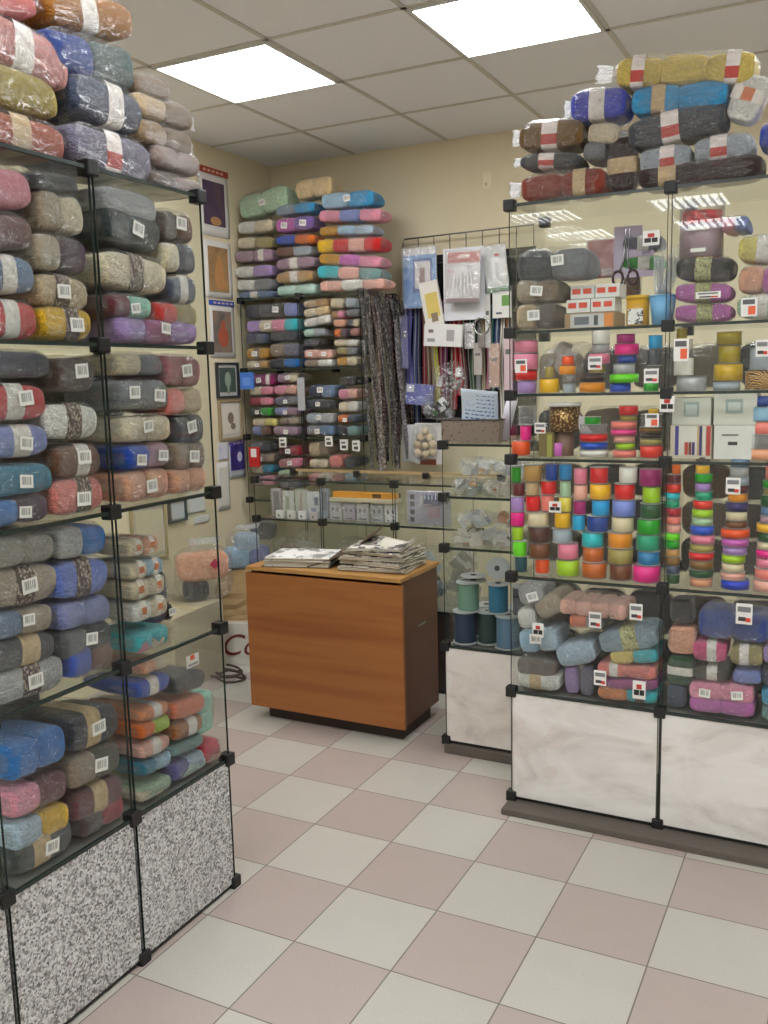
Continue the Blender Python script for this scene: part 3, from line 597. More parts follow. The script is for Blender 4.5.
('Y',-0.636,3.01,0.546,0.205,0.051,0.22,2.5,'salmon_pink,salmon_pink','w',0,'','long salmon pink yarn pack lowest shelf,inner bay,right case','yarn packs on the lowest shelf of the right case'),
('Y',-0.951,3.01,0.517,0.141,0.069,0.22,-0.6,'brown_grey','',0,'','sparkly brown grey yarn pack lowest shelf,inner bay,right case','yarn packs on the lowest shelf of the right case'),
('Y',-0.62,3.01,0.502,0.176,0.04,0.22,6.6,'purple_pink','',0,'','purple pink yarn pack lowest shelf,inner bay,right case','yarn packs on the lowest shelf of the right case'),
('Y',-0.944,3.01,0.472,0.155,0.069,0.22,0.5,'white','t',0,'','white yarn pack,tan band,lowest shelf,inner bay,right case','yarn packs on the lowest shelf of the right case'),
('Y',-0.828,3.01,0.484,0.091,0.048,0.22,-85.3,'lilac','',0,'','upright lilac yarn skein lowest shelf,inner bay,right case','yarn packs on the lowest shelf of the right case'),
('Y',-0.775,3.01,0.488,0.101,0.047,0.22,-89.5,'grey_violet','',0,'','upright grey violet yarn skein lowest shelf,inner bay,right case','yarn packs on the lowest shelf of the right case'),
('Y',-0.634,3.01,0.464,0.206,0.051,0.22,1.1,'peach_orange,turquoise','br',0,'','peach orange and turquoise yarn pack,brown band,lowest shelf,inner bay,right case','yarn packs on the lowest shelf of the right case'),
('Y',-0.463,3.01,0.767,0.081,0.078,0.22,-86.6,'black','',0,'','upright black yarn pack lowest shelf,outer bay,right case','yarn packs on the lowest shelf of the right case'),
('Y',-0.46,3.01,0.669,0.089,0.091,0.22,-88.7,'peach','',0,'','upright peach yarn pack lowest shelf,outer bay,right case','yarn packs on the lowest shelf of the right case'),
('Y',-0.464,3.01,0.564,0.093,0.085,0.22,-90.7,'dark_green','w',0,'','upright dark green yarn pack lowest shelf,outer bay,right case','yarn packs on the lowest shelf of the right case'),
('Y',-0.475,3.01,0.476,0.073,0.06,0.22,-86.3,'slate','',0,'','upright slate yarn pack lowest shelf,outer bay,right case','yarn packs on the lowest shelf of the right case'),
('Y',-0.305,3.01,0.739,0.218,0.102,0.22,-0.8,'navy_blue,navy_blue','',0,'','long navy blue yarn pack lowest shelf,outer bay,right case','yarn packs on the lowest shelf of the right case'),
('Y',-0.373,3.01,0.646,0.104,0.073,0.22,1.3,'hot_rose','w',0,'','hot rose yarn pack,white band,lowest shelf,outer bay,right case','yarn packs on the lowest shelf of the right case'),
('Y',-0.263,3.01,0.646,0.098,0.071,0.22,1.2,'khaki','w',0,'','khaki yarn pack,white band,lowest shelf,outer bay,right case','yarn packs on the lowest shelf of the right case'),
('Y',-0.367,3.01,0.573,0.114,0.049,0.22,2.4,'dark_olive','w',0,'','dark olive yarn pack,white band,lowest shelf,outer bay,right case','yarn packs on the lowest shelf of the right case'),
('Y',-0.259,3.01,0.575,0.084,0.048,0.22,3.1,'periwinkle','',0,'','periwinkle yarn pack lowest shelf,outer bay,right case','yarn packs on the lowest shelf of the right case'),
('Y',-0.334,3.01,0.515,0.205,0.07,0.22,2.4,'pink,pink','',2,'','long pink double yarn pack lowest shelf,outer bay,right case','yarn packs on the lowest shelf of the right case'),
('Y',-0.332,3.01,0.468,0.206,0.059,0.22,0.8,'orchid_pink,orchid_pink','',0,'','long orchid double yarn pack lowest shelf,outer bay,right case','yarn packs on the lowest shelf of the right case'),
('Y',-0.162,3.01,0.658,0.103,0.067,0.22,1.6,'lilac','',0,'','lilac yarn pack lowest shelf,outer bay,right case','yarn packs on the lowest shelf of the right case'),
('Y',-0.161,3.01,0.58,0.106,0.054,0.22,2.4,'navy','',0,'','navy yarn pack lowest shelf,outer bay,right case','yarn packs on the lowest shelf of the right case'),
('Y',-0.16,3.01,0.521,0.11,0.061,0.22,3.1,'cyan','',0,'','cyan yarn pack lowest shelf,outer bay,right case','yarn packs on the lowest shelf of the right case'),
('Y',-0.158,3.01,0.465,0.11,0.055,0.22,0.5,'grey_teal','',0,'','grey teal yarn pack lowest shelf,outer bay,right case','yarn packs on the lowest shelf of the right case'),
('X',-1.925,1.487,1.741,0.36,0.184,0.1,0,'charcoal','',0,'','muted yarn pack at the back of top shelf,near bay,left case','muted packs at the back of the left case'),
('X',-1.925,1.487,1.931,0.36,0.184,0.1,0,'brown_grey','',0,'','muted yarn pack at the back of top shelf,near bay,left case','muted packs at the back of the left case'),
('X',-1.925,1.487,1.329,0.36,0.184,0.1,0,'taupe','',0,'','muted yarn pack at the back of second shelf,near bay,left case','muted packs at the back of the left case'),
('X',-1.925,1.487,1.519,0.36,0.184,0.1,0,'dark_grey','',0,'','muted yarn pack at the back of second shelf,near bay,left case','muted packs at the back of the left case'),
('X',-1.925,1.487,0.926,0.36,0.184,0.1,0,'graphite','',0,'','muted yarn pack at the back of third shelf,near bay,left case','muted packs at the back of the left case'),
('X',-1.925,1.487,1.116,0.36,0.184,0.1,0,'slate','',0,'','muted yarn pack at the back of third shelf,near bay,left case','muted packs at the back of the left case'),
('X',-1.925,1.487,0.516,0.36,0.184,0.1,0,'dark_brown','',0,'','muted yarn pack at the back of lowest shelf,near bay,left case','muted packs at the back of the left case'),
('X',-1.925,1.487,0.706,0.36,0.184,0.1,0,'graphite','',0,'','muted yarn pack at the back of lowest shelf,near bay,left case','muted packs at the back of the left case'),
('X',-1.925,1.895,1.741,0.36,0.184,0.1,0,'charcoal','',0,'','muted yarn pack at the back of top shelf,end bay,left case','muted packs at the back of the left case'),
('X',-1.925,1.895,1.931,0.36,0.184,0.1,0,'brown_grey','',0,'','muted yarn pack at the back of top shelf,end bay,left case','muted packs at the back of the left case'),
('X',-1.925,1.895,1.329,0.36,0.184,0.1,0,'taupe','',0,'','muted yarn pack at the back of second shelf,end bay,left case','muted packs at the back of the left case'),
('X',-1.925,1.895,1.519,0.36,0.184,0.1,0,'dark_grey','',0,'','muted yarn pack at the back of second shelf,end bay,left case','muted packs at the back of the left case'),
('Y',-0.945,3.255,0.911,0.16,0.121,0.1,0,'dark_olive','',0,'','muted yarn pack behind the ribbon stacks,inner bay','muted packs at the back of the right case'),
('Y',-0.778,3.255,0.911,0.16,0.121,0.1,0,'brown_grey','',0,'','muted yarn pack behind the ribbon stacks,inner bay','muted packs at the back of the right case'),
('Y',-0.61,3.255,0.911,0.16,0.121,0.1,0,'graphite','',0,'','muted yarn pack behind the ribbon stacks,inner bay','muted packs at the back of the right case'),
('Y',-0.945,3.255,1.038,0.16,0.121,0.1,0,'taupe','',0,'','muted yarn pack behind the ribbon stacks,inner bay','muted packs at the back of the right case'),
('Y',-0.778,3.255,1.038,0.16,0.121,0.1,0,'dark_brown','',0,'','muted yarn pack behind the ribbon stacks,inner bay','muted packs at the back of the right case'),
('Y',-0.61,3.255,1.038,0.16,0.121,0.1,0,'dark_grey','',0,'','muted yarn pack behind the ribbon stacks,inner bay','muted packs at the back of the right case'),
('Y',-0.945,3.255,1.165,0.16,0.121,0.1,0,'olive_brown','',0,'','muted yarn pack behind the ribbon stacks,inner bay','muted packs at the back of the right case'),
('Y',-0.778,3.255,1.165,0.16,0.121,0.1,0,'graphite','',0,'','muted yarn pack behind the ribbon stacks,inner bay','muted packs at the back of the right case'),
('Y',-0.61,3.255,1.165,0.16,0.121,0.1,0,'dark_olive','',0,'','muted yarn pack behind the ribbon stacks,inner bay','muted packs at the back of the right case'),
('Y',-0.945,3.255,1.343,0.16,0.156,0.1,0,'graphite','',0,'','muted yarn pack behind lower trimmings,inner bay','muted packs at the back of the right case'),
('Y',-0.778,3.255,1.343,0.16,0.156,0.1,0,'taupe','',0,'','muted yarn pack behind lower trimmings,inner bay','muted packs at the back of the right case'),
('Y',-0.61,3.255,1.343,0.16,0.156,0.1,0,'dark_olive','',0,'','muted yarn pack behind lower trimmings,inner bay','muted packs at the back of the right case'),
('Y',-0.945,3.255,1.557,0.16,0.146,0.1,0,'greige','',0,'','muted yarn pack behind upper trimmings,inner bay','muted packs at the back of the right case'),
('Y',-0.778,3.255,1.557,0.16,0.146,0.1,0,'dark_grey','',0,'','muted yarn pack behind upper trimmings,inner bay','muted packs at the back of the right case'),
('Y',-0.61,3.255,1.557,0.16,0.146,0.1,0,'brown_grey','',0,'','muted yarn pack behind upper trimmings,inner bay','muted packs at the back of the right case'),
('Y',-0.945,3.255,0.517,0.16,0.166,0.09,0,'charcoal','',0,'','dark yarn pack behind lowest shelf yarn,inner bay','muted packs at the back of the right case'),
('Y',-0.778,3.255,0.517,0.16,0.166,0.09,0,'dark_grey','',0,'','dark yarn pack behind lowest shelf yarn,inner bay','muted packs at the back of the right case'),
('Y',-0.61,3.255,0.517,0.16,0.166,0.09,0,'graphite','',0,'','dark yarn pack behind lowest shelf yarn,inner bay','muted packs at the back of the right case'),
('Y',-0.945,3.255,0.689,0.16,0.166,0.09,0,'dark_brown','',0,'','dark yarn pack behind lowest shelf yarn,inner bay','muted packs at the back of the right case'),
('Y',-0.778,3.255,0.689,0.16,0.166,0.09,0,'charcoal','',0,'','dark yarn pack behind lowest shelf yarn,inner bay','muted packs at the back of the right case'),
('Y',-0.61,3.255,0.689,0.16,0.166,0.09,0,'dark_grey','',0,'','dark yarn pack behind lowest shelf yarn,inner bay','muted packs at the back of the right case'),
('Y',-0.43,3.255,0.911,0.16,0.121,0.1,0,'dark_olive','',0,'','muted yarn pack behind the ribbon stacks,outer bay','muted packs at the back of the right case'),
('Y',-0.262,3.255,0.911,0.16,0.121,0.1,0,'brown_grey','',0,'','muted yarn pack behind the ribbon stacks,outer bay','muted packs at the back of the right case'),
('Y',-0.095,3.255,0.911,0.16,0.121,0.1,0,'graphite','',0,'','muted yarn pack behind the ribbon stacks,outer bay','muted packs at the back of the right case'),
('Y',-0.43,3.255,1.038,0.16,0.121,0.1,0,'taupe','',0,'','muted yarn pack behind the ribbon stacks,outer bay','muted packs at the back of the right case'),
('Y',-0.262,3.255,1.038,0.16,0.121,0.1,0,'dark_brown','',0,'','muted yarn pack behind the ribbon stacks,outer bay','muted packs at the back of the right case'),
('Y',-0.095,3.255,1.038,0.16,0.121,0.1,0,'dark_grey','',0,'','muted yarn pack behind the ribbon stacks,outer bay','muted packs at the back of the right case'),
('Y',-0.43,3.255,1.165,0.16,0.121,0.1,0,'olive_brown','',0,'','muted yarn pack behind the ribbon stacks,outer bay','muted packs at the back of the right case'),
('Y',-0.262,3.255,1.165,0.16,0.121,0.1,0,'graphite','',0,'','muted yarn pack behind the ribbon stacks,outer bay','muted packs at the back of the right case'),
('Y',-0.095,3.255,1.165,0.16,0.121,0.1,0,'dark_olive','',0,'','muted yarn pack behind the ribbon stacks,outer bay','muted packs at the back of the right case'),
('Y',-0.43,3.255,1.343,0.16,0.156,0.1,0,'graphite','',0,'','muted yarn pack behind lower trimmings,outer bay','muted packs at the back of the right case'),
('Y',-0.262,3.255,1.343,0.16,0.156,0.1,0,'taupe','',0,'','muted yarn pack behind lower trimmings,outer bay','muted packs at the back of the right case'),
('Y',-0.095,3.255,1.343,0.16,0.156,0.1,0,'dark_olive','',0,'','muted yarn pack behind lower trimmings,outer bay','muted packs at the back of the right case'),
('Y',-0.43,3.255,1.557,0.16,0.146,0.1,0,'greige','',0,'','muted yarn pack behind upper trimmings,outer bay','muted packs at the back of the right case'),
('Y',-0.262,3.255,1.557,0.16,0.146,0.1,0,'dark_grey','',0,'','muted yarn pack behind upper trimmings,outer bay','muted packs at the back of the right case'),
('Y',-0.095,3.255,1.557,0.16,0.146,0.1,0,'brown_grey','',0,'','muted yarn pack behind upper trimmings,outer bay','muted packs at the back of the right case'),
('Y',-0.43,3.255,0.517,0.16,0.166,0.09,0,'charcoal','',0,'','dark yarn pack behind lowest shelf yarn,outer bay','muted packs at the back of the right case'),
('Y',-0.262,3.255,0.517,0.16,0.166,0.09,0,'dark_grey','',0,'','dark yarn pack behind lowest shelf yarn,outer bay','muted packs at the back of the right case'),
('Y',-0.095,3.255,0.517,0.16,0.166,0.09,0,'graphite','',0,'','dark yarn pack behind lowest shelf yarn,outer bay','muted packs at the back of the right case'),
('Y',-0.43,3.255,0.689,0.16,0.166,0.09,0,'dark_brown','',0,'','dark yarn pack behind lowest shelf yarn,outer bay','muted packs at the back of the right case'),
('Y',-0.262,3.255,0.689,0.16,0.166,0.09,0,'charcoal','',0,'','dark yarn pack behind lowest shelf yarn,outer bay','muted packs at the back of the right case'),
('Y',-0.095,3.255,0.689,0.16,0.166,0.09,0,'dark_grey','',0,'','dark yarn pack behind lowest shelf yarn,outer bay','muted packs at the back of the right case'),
('Y',-3.124,4.63,2.585,0.354,0.141,0.2,7.2,'pale_green,pale_green','',1,'','big pale green yarn bag heaped atop back corner rack','yarn packs heaped on the corner rack'),
('Y',-2.775,4.63,2.628,0.245,0.114,0.2,0.9,'vanilla,vanilla','',0,'','fluffy vanilla yarn bag topmost heaped atop back corner rack','yarn packs heaped on the corner rack'),
('Y',-2.558,4.63,2.539,0.348,0.091,0.2,-2.7,'pale_blue,sky_blue','',1,'','big light blue yarn bag heaped atop back corner rack','yarn packs heaped on the corner rack'),
('Y',-2.904,4.63,2.524,0.271,0.063,0.2,-0.2,'grey_blue,sky_blue','',0,'','grey blue and sky blue yarn pack heaped atop back corner rack','yarn packs heaped on the corner rack'),
('Y',-3.187,4.63,2.453,0.257,0.075,0.2,-0.5,'white,cream','',0,'','white and cream yarn pack heaped atop back corner rack','yarn packs heaped on the corner rack'),
('Y',-2.911,4.63,2.441,0.265,0.084,0.2,0.3,'orchid_pink,purple','',2,'','orchid pink and purple yarn pack heaped atop back corner rack','yarn packs heaped on the corner rack'),
('Y',-2.547,4.63,2.452,0.416,0.071,0.2,-4.3,'pink,periwinkle,pink','',0,'','pink and periwinkle yarn pack heaped atop back corner rack','yarn packs heaped on the corner rack'),
('Y',-3.192,4.63,2.359,0.257,0.07,0.2,-3.7,'cream,khaki','',0,'','cream and khaki yarn pack heaped atop back corner rack','yarn packs heaped on the corner rack'),
('Y',-2.912,4.63,2.354,0.272,0.058,0.2,-2.8,'royal_blue,orange','',0,'','royal blue and orange yarn pack heaped atop back corner rack','yarn packs heaped on the corner rack'),
('Y',-2.571,4.63,2.373,0.362,0.056,0.2,-3.7,'mustard,pale_blue,ice_blue','',0,'','mustard and ice blue yarn pack heaped atop back corner rack','yarn packs heaped on the corner rack'),
('Y',-3.207,4.63,2.286,0.279,0.071,0.2,-1.2,'mauve,mauve','w',0,'','mauve yarn pack with white middle heaped atop back corner rack','yarn packs heaped on the corner rack'),
('Y',-2.925,4.63,2.288,0.253,0.058,0.2,-2.3,'brown,silver_grey','',0,'','brown and silver grey yarn pack heaped atop back corner rack','yarn packs heaped on the corner rack'),
('Y',-2.559,4.63,2.293,0.431,0.082,0.2,-2.8,'yellow,red,peach_pink,red','',0,'','yellow and peach pink yarn pack heaped atop back corner rack','yarn packs heaped on the corner rack'),
('Y',-3.212,4.63,2.196,0.28,0.071,0.2,-1.9,'white,lilac','',0,'','white and lilac yarn pack heaped atop back corner rack','yarn packs heaped on the corner rack'),
('Y',-2.918,4.63,2.22,0.26,0.069,0.2,0.4,'mauve','w',0,'','mauve yarn pack,white band,heaped atop back corner rack','yarn packs heaped on the corner rack'),
('Y',-2.555,4.63,2.208,0.421,0.067,0.2,-7.4,'mustard,orchid_pink,pink','',0,'','mustard and pink yarn pack heaped atop back corner rack','yarn packs heaped on the corner rack'),
('Y',-3.209,4.63,2.117,0.266,0.071,0.2,-2.6,'white,grey','',0,'','white and grey yarn pack heaped atop back corner rack','yarn packs heaped on the corner rack'),
('Y',-2.928,4.63,2.144,0.247,0.069,0.2,-0.3,'tan','w',0,'','tan yarn pack,white band,heaped atop back corner rack','yarn packs heaped on the corner rack'),
('Y',-2.564,4.63,2.14,0.434,0.077,0.2,-6.3,'turquoise,peach_pink,grey_teal','',0,'','turquoise and grey teal yarn pack heaped atop back corner rack','yarn packs heaped on the corner rack'),
('Y',-3.205,4.63,2.058,0.252,0.044,0.2,-0.9,'slate_blue','w',0,'','slate blue yarn pack,white band,heaped atop back corner rack','yarn packs heaped on the corner rack'),
('Y',-2.918,4.63,2.068,0.274,0.064,0.2,-0.1,'pale_mint,pale_mint','',0,'','pale mint yarn pack heaped atop back corner rack','yarn packs heaped on the corner rack'),
('Y',-2.545,4.63,2.072,0.439,0.067,0.2,-1.3,'peach_pink,white,peach_pink','',0,'','peach pink and white yarn pack heaped atop back corner rack','yarn packs heaped on the corner rack'),
('Y',-3.083,4.615,1.959,0.387,0.084,0.22,-0.8,'charcoal,dark_grey,dark_olive,lavender_blue','',1,'','charcoal and lavender blue yarn pack upper shelf,wall bay,back rack','yarn packs on the corner rack'),
('Y',-3.085,4.615,1.872,0.383,0.078,0.22,-0.4,'lilac,cream,pink,turquoise','',1,'','lilac and turquoise yarn pack upper shelf,wall bay,back rack','yarn packs on the corner rack'),
('Y',-3.198,4.615,1.8,0.158,0.067,0.22,-0.6,'navy,slate','',0,'','navy and slate yarn pack upper shelf,wall bay,back rack','yarn packs on the corner rack'),
('Y',-2.999,4.615,1.803,0.211,0.06,0.22,-0.9,'charcoal,navy_black','',0,'','charcoal and navy black yarn pack upper shelf,wall bay,back rack','yarn packs on the corner rack'),
('Y',-3.2,4.615,1.711,0.154,0.074,0.22,-0.2,'mustard','br',1,'','mustard yarn pack,brown band,upper shelf,wall bay,back rack','yarn packs on the corner rack'),
('Y',-3.003,4.615,1.727,0.212,0.084,0.22,-0.5,'taupe,grey_violet','',0,'','taupe and grey violet yarn pack upper shelf,wall bay,back rack','yarn packs on the corner rack'),
('Y',-3.202,4.615,1.645,0.151,0.055,0.22,0.0,'cream,tan','',1,'','cream and tan yarn pack upper shelf,wall bay,back rack','yarn packs on the corner rack'),
('Y',-3.007,4.615,1.648,0.213,0.06,0.22,-0.0,'navy_black,bright_blue','',0,'','navy black and bright blue yarn pack upper shelf,wall bay,back rack','yarn packs on the corner rack'),
('Y',-3.176,4.615,1.556,0.191,0.071,0.22,-1.2,'purple_pink,magenta','w',1,'','purple pink and magenta yarn pack,white band,middle shelf,wall bay,back rack','yarn packs on the corner rack'),
('Y',-2.985,4.615,1.563,0.151,0.061,0.22,0.9,'mauve,cream','',1,'','mauve and cream yarn pack middle shelf,wall bay,back rack','yarn packs on the corner rack'),
('Y',-3.183,4.615,1.489,0.17,0.056,0.22,1.0,'cream,rose_pink','',0,'','cream and rose pink yarn pack middle shelf,wall bay,back rack','yarn packs on the corner rack'),
('Y',-3.003,4.615,1.492,0.165,0.061,0.22,1.0,'pink,peach_pink','',0,'','pink and peach pink yarn pack middle shelf,wall bay,back rack','yarn packs on the corner rack'),
('Y',-3.19,4.615,1.426,0.163,0.056,0.22,-0.6,'crimson,rose_pink','',0,'','crimson and rose pink yarn pack middle shelf,wall bay,back rack','yarn packs on the corner rack'),
('Y',-3.002,4.615,1.427,0.172,0.055,0.22,1.3,'grey_violet,grey','',1,'','grey violet and grey yarn pack middle shelf,wall bay,back rack','yarn packs on the corner rack'),
('Y',-3.194,4.615,1.363,0.165,0.056,0.22,1.5,'black_green,green','',1,'','black green and green yarn pack middle shelf,wall bay,back rack','yarn packs on the corner rack'),
('Y',-3.005,4.615,1.364,0.172,0.055,0.22,-0.3,'lavender_blue,mauve','',1,'','lavender blue and mauve yarn pack middle shelf,wall bay,back rack','yarn packs on the corner rack'),
('Y',-3.167,4.615,1.299,0.177,0.05,0.22,-0.0,'cream,pale_yellow','',0,'','cream and pale yellow yarn pack middle shelf,wall bay,back rack','yarn packs on the corner rack'),
('Y',-2.99,4.615,1.308,0.138,0.049,0.22,2.3,'taupe,greige','',0,'','taupe and greige yarn pack middle shelf,wall bay,back rack','yarn packs on the corner rack'),
('Y',-3.192,4.615,1.249,0.135,0.063,0.22,-0.6,'lavender_blue,brown','',0,'','lavender blue and brown yarn pack middle shelf,wall bay,back rack','yarn packs on the corner rack'),
('Y',-3.015,4.615,1.248,0.18,0.062,0.22,0.1,'mauve,mauve','',1,'','dull mauve yarn pack middle shelf,wall bay,back rack','yarn packs on the corner rack'),
('Y',-3.195,4.615,1.149,0.161,0.069,0.22,2.6,'grey,charcoal_green','',0,'','grey and charcoal green yarn pack on the lower shelf,wall bay of back rack','yarn packs on the corner rack'),
('Y',-2.991,4.615,1.131,0.166,0.068,0.22,0.8,'maroon,crimson','',1,'','maroon and crimson yarn pack on the lower shelf,wall bay of back rack','yarn packs on the corner rack'),
('Y',-3.189,4.615,1.079,0.172,0.057,0.22,4.8,'greige,taupe','',1,'','greige and taupe yarn pack on the lower shelf,wall bay of back rack','yarn packs on the corner rack'),
('Y',-2.995,4.615,1.055,0.167,0.062,0.22,3.1,'dusty_rose,rose_pink','',1,'','dusty rose and rose pink yarn pack on the lower shelf,wall bay of back rack','yarn packs on the corner rack'),
('Y',-3.195,4.615,1.014,0.162,0.057,0.22,3.2,'cream,teal','',0,'','cream and teal yarn pack on the lower shelf,wall bay of back rack','yarn packs on the corner rack'),
('Y',-3.001,4.615,0.991,0.16,0.05,0.22,1.4,'pale_green','',0,'','pale green yarn pack on the lower shelf,wall bay of back rack','yarn packs on the corner rack'),
('Y',-3.197,4.615,0.943,0.159,0.064,0.22,1.6,'mauve,pink','',0,'','mauve and pink yarn pack on the lower shelf,wall bay of back rack','yarn packs on the corner rack'),
('Y',-3.004,4.615,0.93,0.161,0.063,0.22,1.7,'dark_grey,slate','',0,'','dark grey and slate yarn pack on the lower shelf,wall bay of back rack','yarn packs on the corner rack'),
('Y',-2.777,4.615,1.984,0.164,0.047,0.22,2.4,'beige,tan','',0,'','beige and tan yarn pack upper shelf,aisle bay,back rack','yarn packs on the corner rack'),
('Y',-2.637,4.615,1.976,0.083,0.063,0.22,-3.4,'cream','',0,'','cream yarn pack upper shelf,aisle bay,back rack','yarn packs on the corner rack'),
('Y',-2.54,4.615,1.97,0.082,0.063,0.22,-3.4,'silver_grey','',0,'','silver grey yarn pack upper shelf,aisle bay,back rack','yarn packs on the corner rack'),
('Y',-2.776,4.615,1.936,0.172,0.053,0.22,6.1,'cream,vanilla','',0,'','cream and vanilla yarn pack upper shelf,aisle bay,back rack','yarn packs on the corner rack'),
('Y',-2.633,4.615,1.911,0.083,0.046,0.22,0.7,'tan,pink','',0,'','tan and pink yarn pack upper shelf,aisle bay,back rack','yarn packs on the corner rack'),
('Y',-2.535,4.615,1.914,0.082,0.046,0.22,-3.1,'grey','',0,'','grey yarn pack upper shelf,aisle bay,back rack','yarn packs on the corner rack'),
('Y',-2.772,4.615,1.882,0.186,0.053,0.22,7.4,'white,white','',0,'','pure white yarn pack upper shelf,aisle bay,back rack','yarn packs on the corner rack'),
('Y',-2.625,4.615,1.863,0.077,0.046,0.22,-2.8,'peach','',0,'','peach yarn pack upper shelf,aisle bay,back rack','yarn packs on the corner rack'),
('Y',-2.533,4.615,1.859,0.075,0.046,0.22,-2.8,'dark_grey,cream','',0,'','dark grey and cream yarn pack upper shelf,aisle bay,back rack','yarn packs on the corner rack'),
('Y',-2.794,4.615,1.817,0.145,0.047,0.22,-0.3,'pale_mint,silver_grey','',0,'','pale mint and silver grey yarn pack upper shelf,aisle bay,back rack','yarn packs on the corner rack'),
('Y',-2.614,4.615,1.807,0.089,0.052,0.22,-2.5,'orange,plum','',0,'','orange and plum yarn pack upper shelf,aisle bay,back rack','yarn packs on the corner rack'),
('Y',-2.525,4.615,1.808,0.057,0.046,0.22,-2.6,'dusty_pink','',0,'','dusty pink yarn pack upper shelf,aisle bay,back rack','yarn packs on the corner rack'),
('Y',-2.807,4.615,1.761,0.126,0.047,0.22,0.3,'charcoal,black','',0,'','charcoal and black yarn pack upper shelf,aisle bay,back rack','yarn packs on the corner rack'),
('Y',-2.583,4.615,1.749,0.165,0.041,0.22,-2.2,'cream,white','',0,'','cream and white yarn pack upper shelf,aisle bay,back rack','yarn packs on the corner rack'),
('Y',-2.772,4.615,1.693,0.197,0.059,0.22,-1.9,'peach_pink,peach_pink','',2,'','pale pink yarn pack with two tags upper shelf,aisle bay,back rack','yarn packs on the corner rack'),
('Y',-2.578,4.615,1.704,0.14,0.046,0.22,-2.0,'khaki,grey','',0,'','khaki and grey yarn pack upper shelf,aisle bay,back rack','yarn packs on the corner rack'),
('Y',-2.774,4.615,1.641,0.196,0.047,0.22,-0.0,'taupe,white','',0,'','taupe and white yarn pack upper shelf,aisle bay,back rack','yarn packs on the corner rack'),
('Y',-2.58,4.615,1.646,0.14,0.058,0.22,0.1,'mustard,cream','',0,'','mustard and cream yarn pack upper shelf,aisle bay,back rack','yarn packs on the corner rack'),
('Y',-2.577,4.615,1.536,0.128,0.053,0.22,1.3,'dark_olive,black','',0,'','dark olive and black yarn pack on the middle shelf,aisle bay of back rack','yarn packs on the corner rack'),
('Y',-2.757,4.615,1.479,0.178,0.078,0.22,-0.9,'navy,slate_blue','',1,'','navy and slate blue yarn pack on the middle shelf,aisle bay of back rack','yarn packs on the corner rack'),
('Y',-2.58,4.615,1.462,0.128,0.065,0.22,1.6,'pink,peach_pink','',0,'','pink and peach pink yarn pack on the middle shelf,aisle bay of back rack','yarn packs on the corner rack'),
('Y',-2.774,4.615,1.404,0.192,0.06,0.22,-0.5,'navy_black,charcoal','',1,'','navy black and charcoal yarn pack on the middle shelf,aisle bay of back rack','yarn packs on the corner rack'),
('Y',-2.582,4.615,1.388,0.129,0.065,0.22,2.0,'cream,white','',0,'','cream and white yarn pack on the middle shelf,aisle bay of back rack','yarn packs on the corner rack'),
('Y',-2.776,4.615,1.322,0.191,0.066,0.22,-0.1,'silver_grey,pale_grey','',1,'','silver grey and pale grey yarn pack on the middle shelf,aisle bay of back rack','yarn packs on the corner rack'),
('Y',-2.585,4.615,1.319,0.142,0.053,0.22,2.1,'orange,slate','',1,'','orange and slate yarn pack on the middle shelf,aisle bay of back rack','yarn packs on the corner rack'),
('Y',-2.778,4.615,1.251,0.188,0.067,0.22,0.1,'grey,slate_blue','',1,'','grey and slate blue yarn pack on the middle shelf,aisle bay of back rack','yarn packs on the corner rack'),
('Y',-2.59,4.615,1.25,0.148,0.066,0.22,0.1,'navy_black,grey_teal','',0,'','navy black and grey teal yarn pack on the middle shelf,aisle bay of back rack','yarn packs on the corner rack'),
('Y',-2.784,4.615,1.144,0.155,0.088,0.22,5.0,'beige,taupe','',0,'','beige and taupe yarn pack on the lower shelf,aisle bay of back rack','yarn packs on the corner rack'),
('Y',-2.794,4.615,1.056,0.128,0.055,0.22,1.1,'cream,cream','',0,'','plain cream yarn pack on the lower shelf,aisle bay of back rack','yarn packs on the corner rack'),
('Y',-2.677,4.615,1.07,0.086,0.079,0.22,1.1,'salmon_pink','',0,'','salmon pink yarn pack on the lower shelf,aisle bay of back rack','yarn packs on the corner rack'),
('Y',-2.58,4.615,1.066,0.078,0.066,0.22,1.1,'charcoal','',0,'','charcoal yarn pack on the lower shelf,aisle bay of back rack','yarn packs on the corner rack'),
('Y',-2.792,4.615,0.966,0.158,0.074,0.22,1.6,'pink,white','',0,'','pink and white yarn pack on the lower shelf,aisle bay of back rack','yarn packs on the corner rack'),
('Y',-2.617,4.615,0.971,0.144,0.073,0.22,1.6,'grey,pale_blue','',0,'','grey and pale blue yarn pack on the lower shelf,aisle bay of back rack','yarn packs on the corner rack'),
]
